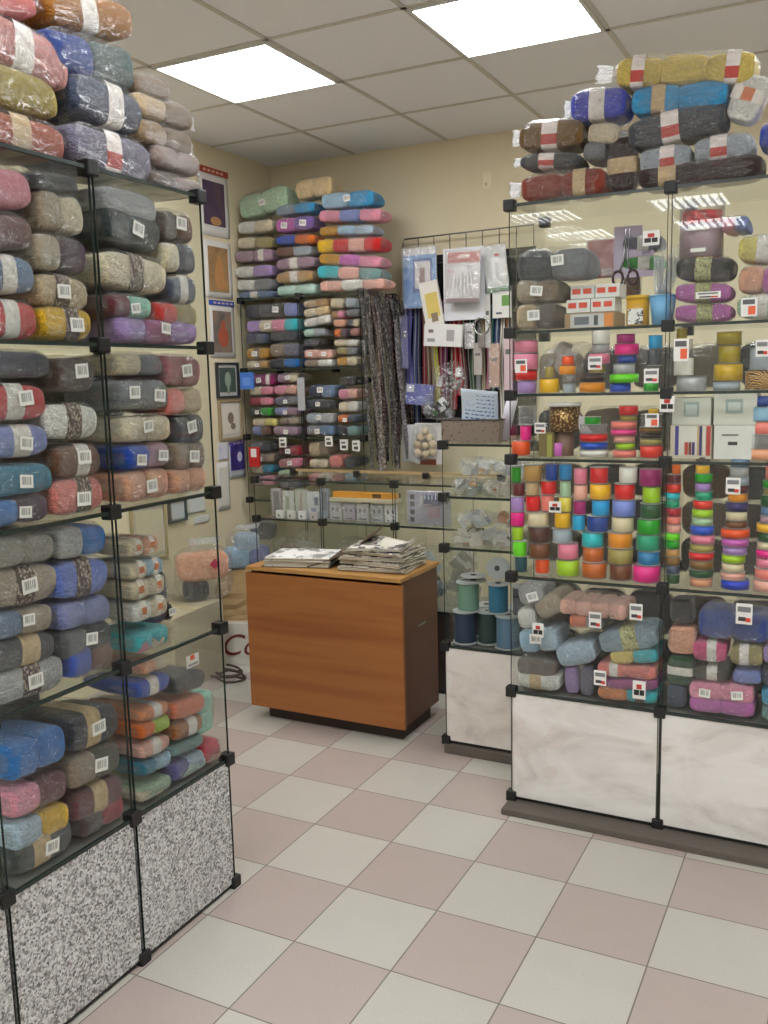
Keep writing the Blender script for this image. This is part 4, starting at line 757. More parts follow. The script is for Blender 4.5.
SPOOLS=[
(-1.023, 3.04, 0.85, 0.0225, 0.0547, 'dark_teal', 'dark teal ribbon spool, bottom in first stack of inner ribbon shelf'),
(-1.027, 3.04, 0.9053, 0.0255, 0.0567, 'neon_green', 'neon green ribbon spool, second up in first stack of inner ribbon shelf'),
(-1.035, 3.04, 0.9626, 0.0217, 0.0503, 'lime', 'lime ribbon spool, third up in first stack of inner ribbon shelf'),
(-1.037, 3.04, 1.0135, 0.0262, 0.0516, 'hot_pink', 'hot pink ribbon spool, fourth up in first stack of inner ribbon shelf'),
(-1.035, 3.04, 1.0657, 0.025, 0.0552, 'lilac', 'lilac ribbon spool, fifth up in first stack of inner ribbon shelf'),
(-1.03, 3.04, 1.1215, 0.0223, 0.0457, 'maroon', 'maroon ribbon spool, sixth up in first stack of inner ribbon shelf'),
(-1.04, 3.04, 1.1679, 0.0175, 0.0562, 'green', 'green ribbon spool, top in first stack of inner ribbon shelf'),
(-0.945, 3.04, 0.85, 0.0264, 0.0541, 'neon_orange', 'neon orange ribbon spool, bottom in second stack of inner ribbon shelf'),
(-0.955, 3.04, 0.9047, 0.0396, 0.0562, 'brown', 'brown ribbon spool, second up in second stack of inner ribbon shelf'),
(-0.957, 3.04, 0.9614, 0.0396, 0.0551, 'chocolate', 'chocolate ribbon spool, third up in second stack of inner ribbon shelf'),
(-0.959, 3.04, 1.0172, 0.0377, 0.0518, 'cream', 'cream ribbon spool, fourth up in second stack of inner ribbon shelf'),
(-0.978, 3.04, 1.0696, 0.0268, 0.0548, 'red', 'red ribbon spool, fifth up in second stack of inner ribbon shelf'),
(-0.98, 3.04, 1.125, 0.0227, 0.0492, 'beige', 'beige ribbon spool, sixth up in second stack of inner ribbon shelf'),
(-0.979, 3.04, 1.1748, 0.0329, 0.0588, 'tan', 'tan ribbon spool, top in second stack of inner ribbon shelf'),
(-0.853, 3.04, 0.85, 0.0418, 0.0579, 'lime', 'lime ribbon spool, bottom in third stack of inner ribbon shelf'),
(-0.853, 3.04, 0.9085, 0.0363, 0.0561, 'rose_pink', 'rose pink ribbon spool, second up in third stack of inner ribbon shelf'),
(-0.873, 3.04, 0.9652, 0.0358, 0.0499, 'silver_grey', 'silver grey ribbon spool, third up in third stack of inner ribbon shelf'),
(-0.873, 3.04, 1.0158, 0.0285, 0.055, 'yellow', 'yellow ribbon spool, top in third stack of inner ribbon shelf'),
(-0.926, 3.04, 1.0718, 0.0224, 0.0581, 'salmon_pink', 'salmon pink ribbon spool, bottom in left pile on third stack of inner ribbon shelf'),
(-0.922, 3.04, 1.1305, 0.0281, 0.0488, 'red', 'red ribbon spool, second up in left pile on third stack of inner ribbon shelf'),
(-0.912, 3.04, 1.1799, 0.0226, 0.0575, 'navy_blue', 'navy blue ribbon spool, top in left pile on third stack of inner ribbon shelf'),
(-0.864, 3.04, 1.0718, 0.0213, 0.0531, 'pale_yellow', 'pale yellow ribbon spool, bottom in right pile on third stack of inner ribbon shelf'),
(-0.863, 3.04, 1.1255, 0.0202, 0.0551, 'pale_green', 'pale green ribbon spool, second up in right pile on third stack of inner ribbon shelf'),
(-0.863, 3.04, 1.1812, 0.0229, 0.057, 'steel_blue', 'steel blue ribbon spool, top in right pile on third stack of inner ribbon shelf'),
(-0.761, 3.04, 0.85, 0.0428, 0.0549, 'copper', 'copper ribbon spool, bottom in fourth stack of inner ribbon shelf'),
(-0.765, 3.04, 0.9055, 0.0375, 0.0524, 'copper', 'copper ribbon spool, second up in fourth stack of inner ribbon shelf'),
(-0.767, 3.04, 0.9585, 0.0392, 0.0507, 'turquoise', 'turquoise ribbon spool, top in fourth stack of inner ribbon shelf'),
(-0.816, 3.04, 1.0102, 0.0218, 0.0545, 'cyan', 'cyan ribbon spool, bottom in left pile on fourth stack of inner ribbon shelf'),
(-0.813, 3.04, 1.0653, 0.0227, 0.0498, 'magenta', 'magenta ribbon spool, second up in left pile on fourth stack of inner ribbon shelf'),
(-0.81, 3.04, 1.1157, 0.0244, 0.0525, 'peach_pink', 'peach pink ribbon spool, third up in left pile on fourth stack of inner ribbon shelf'),
(-0.811, 3.04, 1.1688, 0.023, 0.0552, 'rose_pink', 'rose pink ribbon spool, top in left pile on fourth stack of inner ribbon shelf'),
(-0.751, 3.04, 1.0102, 0.0379, 0.0555, 'navy_blue', 'navy blue ribbon spool, bottom in right pile on fourth stack of inner ribbon shelf'),
(-0.741, 3.04, 1.0663, 0.0315, 0.0537, 'sky_blue', 'sky blue ribbon spool, second up in right pile on fourth stack of inner ribbon shelf'),
(-0.743, 3.04, 1.1206, 0.0359, 0.0542, 'yellow', 'yellow ribbon spool, third up in right pile on fourth stack of inner ribbon shelf'),
(-0.748, 3.04, 1.1753, 0.0324, 0.0547, 'red', 'red ribbon spool, top in right pile on fourth stack of inner ribbon shelf'),
(-0.671, 3.04, 0.85, 0.0396, 0.0549, 'brown', 'brown ribbon spool, bottom in fifth stack of inner ribbon shelf'),
(-0.673, 3.04, 0.9055, 0.0423, 0.0532, 'khaki', 'khaki ribbon spool, second up in fifth stack of inner ribbon shelf'),
(-0.674, 3.04, 0.9594, 0.0422, 0.0544, 'amber', 'amber ribbon spool, third up in fifth stack of inner ribbon shelf'),
(-0.667, 3.04, 1.0144, 0.0386, 0.0512, 'cream', 'cream ribbon spool, fourth up in fifth stack of inner ribbon shelf'),
(-0.663, 3.04, 1.0662, 0.0391, 0.056, 'periwinkle', 'periwinkle ribbon spool, fifth up in fifth stack of inner ribbon shelf'),
(-0.661, 3.04, 1.1227, 0.0357, 0.0542, 'red', 'red ribbon spool, sixth up in fifth stack of inner ribbon shelf'),
(-0.651, 3.04, 1.1776, 0.0315, 0.0546, 'white', 'white ribbon spool, top in fifth stack of inner ribbon shelf'),
(-0.586, 3.04, 0.85, 0.0455, 0.0579, 'hot_pink', 'hot pink ribbon spool, bottom in sixth stack of inner ribbon shelf'),
(-0.58, 3.04, 0.9085, 0.0381, 0.0474, 'steel_blue', 'steel blue ribbon spool, second up in sixth stack of inner ribbon shelf'),
(-0.583, 3.04, 0.9565, 0.0397, 0.0537, 'jade', 'jade ribbon spool, third up in sixth stack of inner ribbon shelf'),
(-0.581, 3.04, 1.0107, 0.0379, 0.0512, 'green', 'green ribbon spool, fourth up in sixth stack of inner ribbon shelf'),
(-0.576, 3.04, 1.0626, 0.0342, 0.0517, 'dark_green', 'dark green ribbon spool, fifth up in sixth stack of inner ribbon shelf'),
(-0.574, 3.04, 1.1148, 0.0308, 0.0557, 'lime', 'lime ribbon spool, sixth up in sixth stack of inner ribbon shelf'),
(-0.578, 3.04, 1.1711, 0.0366, 0.0568, 'magenta', 'magenta ribbon spool, top in sixth stack of inner ribbon shelf'),
(-0.5, 3.04, 0.85, 0.0222, 0.0324, 'dark_green', 'dark green ribbon spool, bottom in first stack of outer ribbon shelf'),
(-0.501, 3.04, 0.883, 0.0222, 0.0275, 'slate', 'slate ribbon spool, second up in first stack of outer ribbon shelf'),
(-0.501, 3.04, 0.9111, 0.0222, 0.0289, 'olive_brown', 'olive brown ribbon spool, third up in first stack of outer ribbon shelf'),
(-0.502, 3.04, 0.9406, 0.0222, 0.0255, 'tan', 'tan ribbon spool, fourth up in first stack of outer ribbon shelf'),
(-0.503, 3.04, 0.9668, 0.0232, 0.0269, 'green', 'green ribbon spool, fifth up in first stack of outer ribbon shelf'),
(-0.504, 3.04, 0.9942, 0.0232, 0.0254, 'neon_green', 'neon green ribbon spool, sixth up in first stack of outer ribbon shelf'),
(-0.5, 3.04, 1.0202, 0.0231, 0.0267, 'peach_pink', 'peach pink ribbon spool, seventh up in first stack of outer ribbon shelf'),
(-0.501, 3.04, 1.0476, 0.0231, 0.0267, 'salmon_pink', 'salmon pink ribbon spool, eighth up in first stack of outer ribbon shelf'),
(-0.501, 3.04, 1.0748, 0.0231, 0.0271, 'crimson', 'crimson ribbon spool, ninth up in first stack of outer ribbon shelf'),
(-0.505, 3.04, 1.1025, 0.0216, 0.0256, 'jade', 'jade ribbon spool, tenth up in first stack of outer ribbon shelf'),
(-0.505, 3.04, 1.1287, 0.0216, 0.0228, 'turquoise', 'turquoise ribbon spool, eleventh up in first stack of outer ribbon shelf'),
(-0.503, 3.04, 1.1521, 0.023, 0.0287, 'coral_red', 'coral red ribbon spool, twelfth up in first stack of outer ribbon shelf'),
(-0.503, 3.04, 1.1814, 0.023, 0.03, 'maroon', 'maroon ribbon spool, thirteenth up in first stack of outer ribbon shelf'),
(-0.497, 3.04, 1.212, 0.0146, 0.0322, 'orange', 'orange ribbon spool, top in first stack of outer ribbon shelf'),
(-0.411, 3.04, 0.85, 0.0351, 0.0292, 'peach', 'peach ribbon spool, bottom in second stack of outer ribbon shelf'),
(-0.412, 3.04, 0.8798, 0.0398, 0.0263, 'dark_green', 'dark green ribbon spool, second up in second stack of outer ribbon shelf'),
(-0.412, 3.04, 0.9067, 0.0401, 0.0304, 'olive_brown', 'olive brown ribbon spool, third up in second stack of outer ribbon shelf'),
(-0.413, 3.04, 0.9377, 0.0401, 0.0252, 'red', 'red ribbon spool, fourth up in second stack of outer ribbon shelf'),
(-0.412, 3.04, 0.9636, 0.0398, 0.0266, 'khaki', 'khaki ribbon spool, fifth up in second stack of outer ribbon shelf'),
(-0.411, 3.04, 0.9907, 0.041, 0.0283, 'rose_pink', 'rose pink ribbon spool, sixth up in second stack of outer ribbon shelf'),
(-0.413, 3.04, 1.0197, 0.0375, 0.0297, 'royal_blue', 'royal blue ribbon spool, seventh up in second stack of outer ribbon shelf'),
(-0.413, 3.04, 1.05, 0.035, 0.025, 'pale_green', 'pale green ribbon spool, eighth up in second stack of outer ribbon shelf'),
(-0.413, 3.04, 1.0755, 0.0343, 0.0268, 'lime', 'lime ribbon spool, ninth up in second stack of outer ribbon shelf'),
(-0.412, 3.04, 1.1029, 0.0306, 0.0271, 'coral_red', 'coral red ribbon spool, tenth up in second stack of outer ribbon shelf'),
(-0.411, 3.04, 1.1306, 0.0285, 0.0289, 'jade', 'jade ribbon spool, eleventh up in second stack of outer ribbon shelf'),
(-0.413, 3.04, 1.1601, 0.026, 0.0265, 'lilac', 'lilac ribbon spool, twelfth up in second stack of outer ribbon shelf'),
(-0.412, 3.04, 1.1872, 0.0274, 0.0287, 'green', 'green ribbon spool, thirteenth up in second stack of outer ribbon shelf'),
(-0.416, 3.04, 1.2166, 0.0229, 0.0278, 'yellow', 'yellow ribbon spool, fourteenth up in second stack of outer ribbon shelf'),
(-0.416, 3.04, 1.245, 0.0233, 0.0245, 'espresso', 'espresso ribbon spool, top in second stack of outer ribbon shelf'),
(-0.308, 3.04, 0.85, 0.0439, 0.0297, 'cobalt_blue', 'cobalt blue ribbon spool, bottom in third stack of outer ribbon shelf'),
(-0.316, 3.04, 0.8803, 0.039, 0.025, 'peach_pink', 'peach pink ribbon spool, second up in third stack of outer ribbon shelf'),
(-0.316, 3.04, 0.9059, 0.0359, 0.0272, 'cream', 'cream ribbon spool, third up in third stack of outer ribbon shelf'),
(-0.315, 3.04, 0.9337, 0.0369, 0.0272, 'lime', 'lime ribbon spool, fourth up in third stack of outer ribbon shelf'),
(-0.312, 3.04, 0.9615, 0.0388, 0.0266, 'lilac', 'lilac ribbon spool, fifth up in third stack of outer ribbon shelf'),
(-0.312, 3.04, 0.9887, 0.0441, 0.0261, 'orchid_pink', 'orchid pink ribbon spool, sixth up in third stack of outer ribbon shelf'),
(-0.312, 3.04, 1.0154, 0.0446, 0.0301, 'neon_orange', 'neon orange ribbon spool, seventh up in third stack of outer ribbon shelf'),
(-0.31, 3.04, 1.0461, 0.0346, 0.0246, 'brown', 'brown ribbon spool, eighth up in third stack of outer ribbon shelf'),
(-0.31, 3.04, 1.0713, 0.0342, 0.0286, 'cream', 'cream ribbon spool, ninth up in third stack of outer ribbon shelf'),
(-0.31, 3.04, 1.1005, 0.0345, 0.029, 'purple_navy', 'purple navy ribbon spool, tenth up in third stack of outer ribbon shelf'),
(-0.308, 3.04, 1.1301, 0.0315, 0.0271, 'amber', 'amber ribbon spool, eleventh up in third stack of outer ribbon shelf'),
(-0.305, 3.04, 1.1578, 0.0301, 0.0234, 'maroon', 'maroon ribbon spool, twelfth up in third stack of outer ribbon shelf'),
(-0.305, 3.04, 1.1818, 0.0294, 0.0274, 'silver_grey', 'silver grey ribbon spool, thirteenth up in third stack of outer ribbon shelf'),
(-0.306, 3.04, 1.2097, 0.0294, 0.0304, 'pale_grey', 'pale grey ribbon spool, fourteenth up in third stack of outer ribbon shelf'),
(-0.304, 3.04, 1.2408, 0.0294, 0.0246, 'slate_blue', 'slate blue ribbon spool, top in third stack of outer ribbon shelf'),
(-0.212, 3.04, 0.85, 0.0426, 0.0383, 'peach_pink', 'peach pink ribbon spool, bottom in last stack of outer ribbon shelf'),
(-0.212, 3.04, 0.8889, 0.0415, 0.0359, 'salmon_pink', 'salmon pink ribbon spool, second up in last stack of outer ribbon shelf'),
(-0.211, 3.04, 0.9254, 0.0395, 0.0312, 'rose_pink', 'rose pink ribbon spool, third up in last stack of outer ribbon shelf'),
(-0.211, 3.04, 0.9572, 0.0389, 0.0266, 'hot_pink', 'hot pink ribbon spool, fourth up in last stack of outer ribbon shelf'),
(-0.213, 3.04, 0.9845, 0.0362, 0.0234, 'cream', 'cream ribbon spool, fifth up in last stack of outer ribbon shelf'),
(-0.211, 3.04, 1.0085, 0.0365, 0.0288, 'dark_green', 'dark green ribbon spool, sixth up in last stack of outer ribbon shelf'),
(-0.213, 3.04, 1.0379, 0.038, 0.0282, 'yellow', 'yellow ribbon spool, seventh up in last stack of outer ribbon shelf'),
(-0.211, 3.04, 1.0667, 0.0316, 0.0237, 'mauve', 'mauve ribbon spool, eighth up in last stack of outer ribbon shelf'),
(-0.211, 3.04, 1.091, 0.0306, 0.0281, 'slate_blue', 'slate blue ribbon spool, ninth up in last stack of outer ribbon shelf'),
(-0.208, 3.04, 1.1197, 0.0343, 0.0338, 'dark_green', 'dark green ribbon spool, tenth up in last stack of outer ribbon shelf'),
(-0.207, 3.04, 1.154, 0.0286, 0.0208, 'khaki', 'khaki ribbon spool, eleventh up in last stack of outer ribbon shelf'),
(-0.207, 3.04, 1.1754, 0.0314, 0.0252, 'green', 'green ribbon spool, twelfth up in last stack of outer ribbon shelf'),
(-0.2, 3.04, 1.2012, 0.0303, 0.0549, 'salmon_pink', 'salmon pink ribbon spool, top in last stack of outer ribbon shelf'),
(-1.003, 3.05, 1.478, 0.0345, 0.0442, 'lilac', 'lilac ribbon spool, bottom in pink left stack on upper trimmings shelf'),
(-1.005, 3.05, 1.5228, 0.0399, 0.0345, 'red', 'red ribbon spool, second up in pink left stack on upper trimmings shelf'),
(-1.006, 3.05, 1.5579, 0.0427, 0.057, 'pink', 'pink ribbon spool, third up in pink left stack on upper trimmings shelf'),
(-1.006, 3.05, 1.6155, 0.0426, 0.0436, 'pink', 'pink ribbon spool, top in pink left stack on upper trimmings shelf'),
(-0.924, 3.05, 1.478, 0.0362, 0.0502, 'yellow', 'yellow ribbon spool, bottom in yellow stack on upper trimmings shelf'),
(-0.923, 3.05, 1.5288, 0.0159, 0.0399, 'khaki', 'khaki ribbon spool, top in yellow stack on upper trimmings shelf'),
(-0.854, 3.05, 1.478, 0.0223, 0.0303, 'silver_grey', 'silver grey ribbon spool, bottom in grey stack on upper trimmings shelf'),
(-0.857, 3.05, 1.5089, 0.0236, 0.0288, 'clear_grey', 'clear grey ribbon spool, second up in grey stack on upper trimmings shelf'),
(-0.861, 3.05, 1.5383, 0.0285, 0.0309, 'amber', 'amber ribbon spool, third up in grey stack on upper trimmings shelf'),
(-0.859, 3.05, 1.5698, 0.0219, 0.0315, 'neon_orange', 'neon orange ribbon spool, top in grey stack on upper trimmings shelf'),
(-0.776, 3.05, 1.478, 0.0452, 0.0342, 'amber', 'amber ribbon spool, bottom in white-topped stack on upper trimmings shelf'),
(-0.776, 3.05, 1.5128, 0.0424, 0.0284, 'espresso', 'espresso ribbon spool, second up in white-topped stack on upper trimmings shelf'),
(-0.761, 3.05, 1.5419, 0.0287, 0.0283, 'khaki', 'khaki ribbon spool, third up in white-topped stack on upper trimmings shelf'),
(-0.753, 3.05, 1.5708, 0.037, 0.0352, 'rose_pink', 'rose pink ribbon spool, fourth up in white-topped stack on upper trimmings shelf'),
(-0.748, 3.05, 1.6066, 0.0285, 0.0288, 'pale_grey', 'pale grey ribbon spool, fifth up in white-topped stack on upper trimmings shelf'),
(-0.749, 3.05, 1.6359, 0.0308, 0.0475, 'white', 'white ribbon spool, top in white-topped stack on upper trimmings shelf'),
(-0.683, 3.05, 1.478, 0.0364, 0.0295, 'royal_blue', 'royal blue ribbon spool, bottom in magenta stack on upper trimmings shelf'),
(-0.671, 3.05, 1.5081, 0.048, 0.0294, 'neon_green', 'neon green ribbon spool, second up in magenta stack on upper trimmings shelf'),
(-0.672, 3.05, 1.5381, 0.0371, 0.0321, 'pale_grey', 'pale grey ribbon spool, third up in magenta stack on upper trimmings shelf'),
(-0.663, 3.05, 1.5708, 0.0344, 0.0264, 'navy_blue', 'navy blue ribbon spool, fourth up in magenta stack on upper trimmings shelf'),
(-0.664, 3.05, 1.5978, 0.0402, 0.036, 'hot_pink', 'hot pink ribbon spool, fifth up in magenta stack on upper trimmings shelf'),
(-0.667, 3.05, 1.6345, 0.0317, 0.0311, 'magenta', 'magenta ribbon spool, top in magenta stack on upper trimmings shelf'),
(-0.584, 3.05, 1.478, 0.025, 0.0298, 'green', 'green ribbon spool, bottom in end stack on upper trimmings shelf'),
(-0.581, 3.05, 1.5084, 0.0224, 0.0517, 'clear_grey', 'clear grey ribbon spool, second up in end stack on upper trimmings shelf'),
(-0.574, 3.05, 1.5607, 0.0239, 0.0528, 'graphite', 'graphite ribbon spool, third up in end stack on upper trimmings shelf'),
(-0.572, 3.05, 1.6141, 0.0232, 0.0437, 'sky_blue', 'sky blue ribbon spool, top in end stack on upper trimmings shelf'),
(-1.025, 3.05, 1.263, 0.0332, 0.052, 'neon_orange', 'neon orange ribbon spool, bottom in orange stack on lower trimmings shelf'),
(-1.008, 3.05, 1.3156, 0.0209, 0.0538, 'hot_pink', 'hot pink ribbon spool, second up in orange stack on lower trimmings shelf'),
(-1.002, 3.05, 1.37, 0.0328, 0.0654, 'clear_grey', 'clear grey ribbon spool, top in orange stack on lower trimmings shelf'),
(-0.768, 3.05, 1.263, 0.048, 0.0254, 'white', 'white ribbon spool, bottom in tricolour stack on lower trimmings shelf'),
(-0.769, 3.05, 1.289, 0.049, 0.0254, 'royal_blue', 'royal blue ribbon spool, second up in tricolour stack on lower trimmings shelf'),
(-0.77, 3.05, 1.315, 0.0496, 0.026, 'red', 'red ribbon spool, third up in tricolour stack on lower trimmings shelf'),
(-0.771, 3.05, 1.3416, 0.0461, 0.0296, 'clear_grey', 'clear grey ribbon spool, fourth up in tricolour stack on lower trimmings shelf'),
(-0.774, 3.05, 1.3718, 0.029, 0.0259, 'green', 'green ribbon spool, top in tricolour stack on lower trimmings shelf'),
(-0.666, 3.05, 1.263, 0.0409, 0.0251, 'salmon_pink', 'salmon pink ribbon spool, bottom in rosy stack on lower trimmings shelf'),
(-0.664, 3.05, 1.2887, 0.0332, 0.0228, 'lime', 'lime ribbon spool, second up in rosy stack on lower trimmings shelf'),
(-0.667, 3.05, 1.3121, 0.0372, 0.0235, 'peach_pink', 'peach pink ribbon spool, third up in rosy stack on lower trimmings shelf'),
(-0.67, 3.05, 1.3362, 0.0448, 0.0213, 'hot_rose', 'hot rose ribbon spool, fourth up in rosy stack on lower trimmings shelf'),
(-0.669, 3.05, 1.3582, 0.0431, 0.0248, 'salmon_pink', 'salmon pink ribbon spool, fifth up in rosy stack on lower trimmings shelf'),
(-0.655, 3.05, 1.3836, 0.0296, 0.0176, 'khaki', 'khaki ribbon spool, sixth up in rosy stack on lower trimmings shelf'),
(-0.655, 3.05, 1.4018, 0.0329, 0.0317, 'red', 'red ribbon spool, top in rosy stack on lower trimmings shelf'),
(-0.579, 3.05, 1.263, 0.0372, 0.0416, 'coral_red', 'coral red ribbon spool, bottom in brown stack on lower trimmings shelf'),
(-0.581, 3.05, 1.3052, 0.0375, 0.0218, 'khaki', 'khaki ribbon spool, second up in brown stack on lower trimmings shelf'),
(-0.581, 3.05, 1.3277, 0.0375, 0.0176, 'espresso', 'espresso ribbon spool, third up in brown stack on lower trimmings shelf'),
(-0.582, 3.05, 1.3458, 0.0374, 0.0168, 'olive_brown', 'olive brown ribbon spool, fourth up in brown stack on lower trimmings shelf'),
(-0.581, 3.05, 1.3632, 0.0364, 0.0426, 'clear_grey', 'clear grey ribbon spool, fifth up in brown stack on lower trimmings shelf'),
(-0.575, 3.05, 1.4065, 0.017, 0.016, 'yellow', 'yellow ribbon spool, top in brown stack on lower trimmings shelf'),
(-0.892, 3.05, 1.263, 0.0284, 0.048, 'orchid_pink', 'orchid pink low ribbon spool, bottom in front of shelf, beside sequin roll'),
(-0.458, 3.05, 1.478, 0.0484, 0.0472, 'pale_grey', 'pale grey cord spool, bottom in tagged stack, outer bay cord shelf'),
(-0.483, 3.05, 1.5258, 0.0328, 0.0582, 'white', 'white cord spool, second up in tagged stack, outer bay cord shelf'),
(-0.487, 3.05, 1.5847, 0.0306, 0.0557, 'clear_grey', 'clear grey cord spool, third up in tagged stack, outer bay cord shelf'),
(-0.491, 3.05, 1.6409, 0.0173, 0.0353, 'olive', 'olive cord spool, top in tagged stack, outer bay cord shelf'),
(-0.353, 3.05, 1.478, 0.0432, 0.0278, 'silver_grey', 'silver grey cord spool, bottom in olive gold stack, outer bay cord shelf'),
(-0.349, 3.05, 1.5064, 0.0447, 0.0545, 'gold', 'gold cord spool, second up in olive gold stack, outer bay cord shelf'),
(-0.347, 3.05, 1.5615, 0.0354, 0.056, 'olive', 'olive cord spool, third up in olive gold stack, outer bay cord shelf'),
(-0.349, 3.05, 1.618, 0.0394, 0.0404, 'olive', 'olive cord spool, top in olive gold stack, outer bay cord shelf'),
(-0.255, 3.05, 1.478, 0.0454, 0.0605, 'black_gold', 'black gold cord spool, bottom in outer end stack, outer bay cord shelf'),
(-0.251, 3.05, 1.5391, 0.0393, 0.069, 'silver_grey', 'silver grey cord spool, top in outer end stack, outer bay cord shelf'),
(-0.244, 3.05, 1.263, 0.0428, 0.0357, 'peach', 'peach ribbon spool, bottom in end stack beside the white boxes'),
(-0.244, 3.05, 1.2993, 0.0417, 0.0424, 'clear_grey', 'clear grey ribbon spool, second up in end stack beside the white boxes'),
(-0.241, 3.05, 1.3422, 0.0376, 0.0399, 'salmon_pink', 'salmon pink ribbon spool, third up in end stack beside the white boxes'),
(-0.246, 3.05, 1.3828, 0.0406, 0.0443, 'pale_blue', 'pale blue ribbon spool, fourth up in end stack beside the white boxes'),
(-0.24, 3.05, 1.4277, 0.0335, 0.0315, 'navy_blue', 'navy blue ribbon spool, top in end stack beside the white boxes'),
]

for i, p in enumerate(PACKS): yarn_pack(i, *p)
# ---------------------------------------------------------------- spools
def roll_mesh():
    bm = NB(); prof = [(.0, .0), (.47, 0), (.5, .03), (.5, .97), (.47, 1), (0, 1)]; seg = 40; rows = []
    for rr, z in prof[1:-1]: rows.append([bm.verts.new((rr * math.cos(2 * math.pi * j / seg), rr * math.sin(2 * math.pi * j / seg), z)) for j in range(seg)])
    for a_, b_ in zip(rows, rows[1:]):
        for j in range(seg): bm.faces.new((a_[j], a_[(j + 1) % seg], b_[(j + 1) % seg], b_[j])).smooth = True
    bm.faces.new(rows[0]); bm.faces.new(rows[-1]); return mesh('ribbon_roll', bm, satin('white'))
ROLL = roll_mesh()
b = NB(); cyl(b, (0, 0, .5), .5, 1, seg=40); FLG = mesh('flange', b, CLEAR)
WFL = plain('D8D8D2', .3, key='white_flange')
for i, (x, y, z, r_, h, c, label) in enumerate(SPOOLS):
    rnd = random.Random(i)
    r = thing('ribbon_spool' if 'ribbon' in label else 'cord_spool', label, 'ribbon', (x, y, z), (0, 0, rnd.uniform(0, 6)), 'ribbon spools on the right case shelves')
    big = c in ('silver_grey', 'olive', 'copper')
    obj('ribbon_roll', ROLL, r, (0, 0, h * .035), (0, 0, 0), (2 * r_ * (.93 if i % 3 else .97), 2 * r_ * (.93 if i % 3 else .97), h * .93), CLEAR if c == 'clear_grey' else satin(c))
    for k, zz in enumerate((0, h * .965)):
        obj('flange', FLG, r, (0, 0, zz), (0, 0, 0), (2 * r_, 2 * r_, h * .035), WFL if i % 3 == 1 else CLEAR)
# ---------------------------------------------------------------- wooden counter (folded table) and what lies on it
def wood(base, hi, sc=(.35, .35, 7)):
    t = NT('wood'); co = t.coord('Object', sc); n = t.noise(1.1, 3, .5, co, dist=.25); f = t.noise(26, 3, .6, t.coord('Object', (.5, .5, 8)))
    c = t.ramp(n, [(.3, lin(base)), (.5, lin(hi)), (.62, lin(base)), (.75, lin(hi))]); c = t.mix(t.math('MULTIPLY', f, .25), c, lin('5A3416')); t.princ(c, .32, spec=.5); return t.m
WD = wood('85491F', '9C6230'); WDD = wood('45200F', '542813')
WB = plain('B08248', .35, key='wood_top')
r = thing('folding_table', 'reddish brown wooden folded table used as counter, catalogues on top', 'table', (-2.02, 3.30, 0))
b = NB(); box(b, -.395, .0, .062, .395, .018, .688, bev=.002); mk('drop_leaf', b, WD, r)
b = NB(); box(b, -.38, .024, .062, -.362, .39, .695); box(b, .362, .024, .062, .38, .39, .695); box(b, -.362, .03, .062, .362, .385, .08); box(b, -.362, .37, .08, .362, .385, .695); mk('body', b, WDD, r)
b = NB(); box(b, -.39, .0, .700, .39, .40, .718, bev=.002); mk('tabletop', b, WB, r)
b = NB(); box(b, -.33, .05, .0, .36, .34, .061); mk('base', b, plain('2A1A12', .6, key='dark_base'), r)
b = NB(); box(b, .381, .17, .47, .386, .25, .478); mk('handle', b, STEEL, r)
INK = plain('3E3A36', .7, key='newsprint_ink'); PG = plain('D8D2C2', .8, key='page_paper'); PGE = plain('9C8F74', .85, key='page_edges'); BRN = plain('4A3A2A', .6, key='binder_board')
# open catalogue on the left
def magazine(name, label, loc, rz, w, d, h, n, seed, ripple, cover, group=None):
    rnd = random.Random(seed); r = thing(name, label, 'magazine', loc, (0, 0, rz), group)
    b = NB(); rows = []
    NX, NY = 14, 8
    def top(x, y, k): return k / n * h + ripple * k / n * math.sin(x * 30 + k * .6) * (.5 + y / d) * .4
    for k in range(n):
        ox, oy, a = rnd.uniform(-.006, .006), rnd.uniform(-.006, .006), rnd.uniform(-.03, .03)
        g0 = []; g1 = []
        for i in range(NX + 1):
            for j in range(NY + 1):
                x, y = (i / NX - .5) * w, (j / NY - .5) * d; z = top(x, y, k)
                X, Y = x * math.cos(a) - y * math.sin(a) + ox, x * math.sin(a) + y * math.cos(a) + oy
                g0.append(b.verts.new((X, Y, z + .0003))); g1.append(b.verts.new((X, Y, z + h / n * .8)))
        q = lambda i, j: i * (NY + 1) + j
        for i in range(NX):
            for j in range(NY):
                b.faces.new((g0[q(i, j)], g0[q(i, j + 1)], g0[q(i + 1, j + 1)], g0[q(i + 1, j)]))
                f = b.faces.new((g1[q(i, j)], g1[q(i + 1, j)], g1[q(i + 1, j + 1)], g1[q(i, j + 1)])); f.smooth = True
                if k == n - 1 or rnd.random() < .1: f.material_index = 1
        rim = [(i, 0) for i in range(NX)] + [(NX, j) for j in range(NY)] + [(i, NY) for i in range(NX, 0, -1)] + [(0, j) for j in range(NY, 0, -1)]
        for p_, s_ in zip(rim, rim[1:] + rim[:1]):
            f = b.faces.new((g0[q(*p_)], g0[q(*s_)], g1[q(*s_)], g1[q(*p_)])); f.material_index = 0 if k % 2 else 2
    mk('pages', b, [PG, cover, PGE], r); return r
def print_mat(a, c, sc=9, thr=.53, key='printed_page'):
    t = NT(key); co = t.coord(); n = t.noise(sc, 4, .6, co, dist=1.0); t.princ(t.mix(t.math('GREATER_THAN', n, thr), lin(a), lin(c)), .45); return t.m
COV = print_mat('E2E0DC', '8A8784', 14, .56)
r = magazine('catalogue', 'thick open catalogue with white top page lying on counter end', (-2.20, 3.46, .7195), R(14), .30, .23, .042, 14, 3, .004, COV)
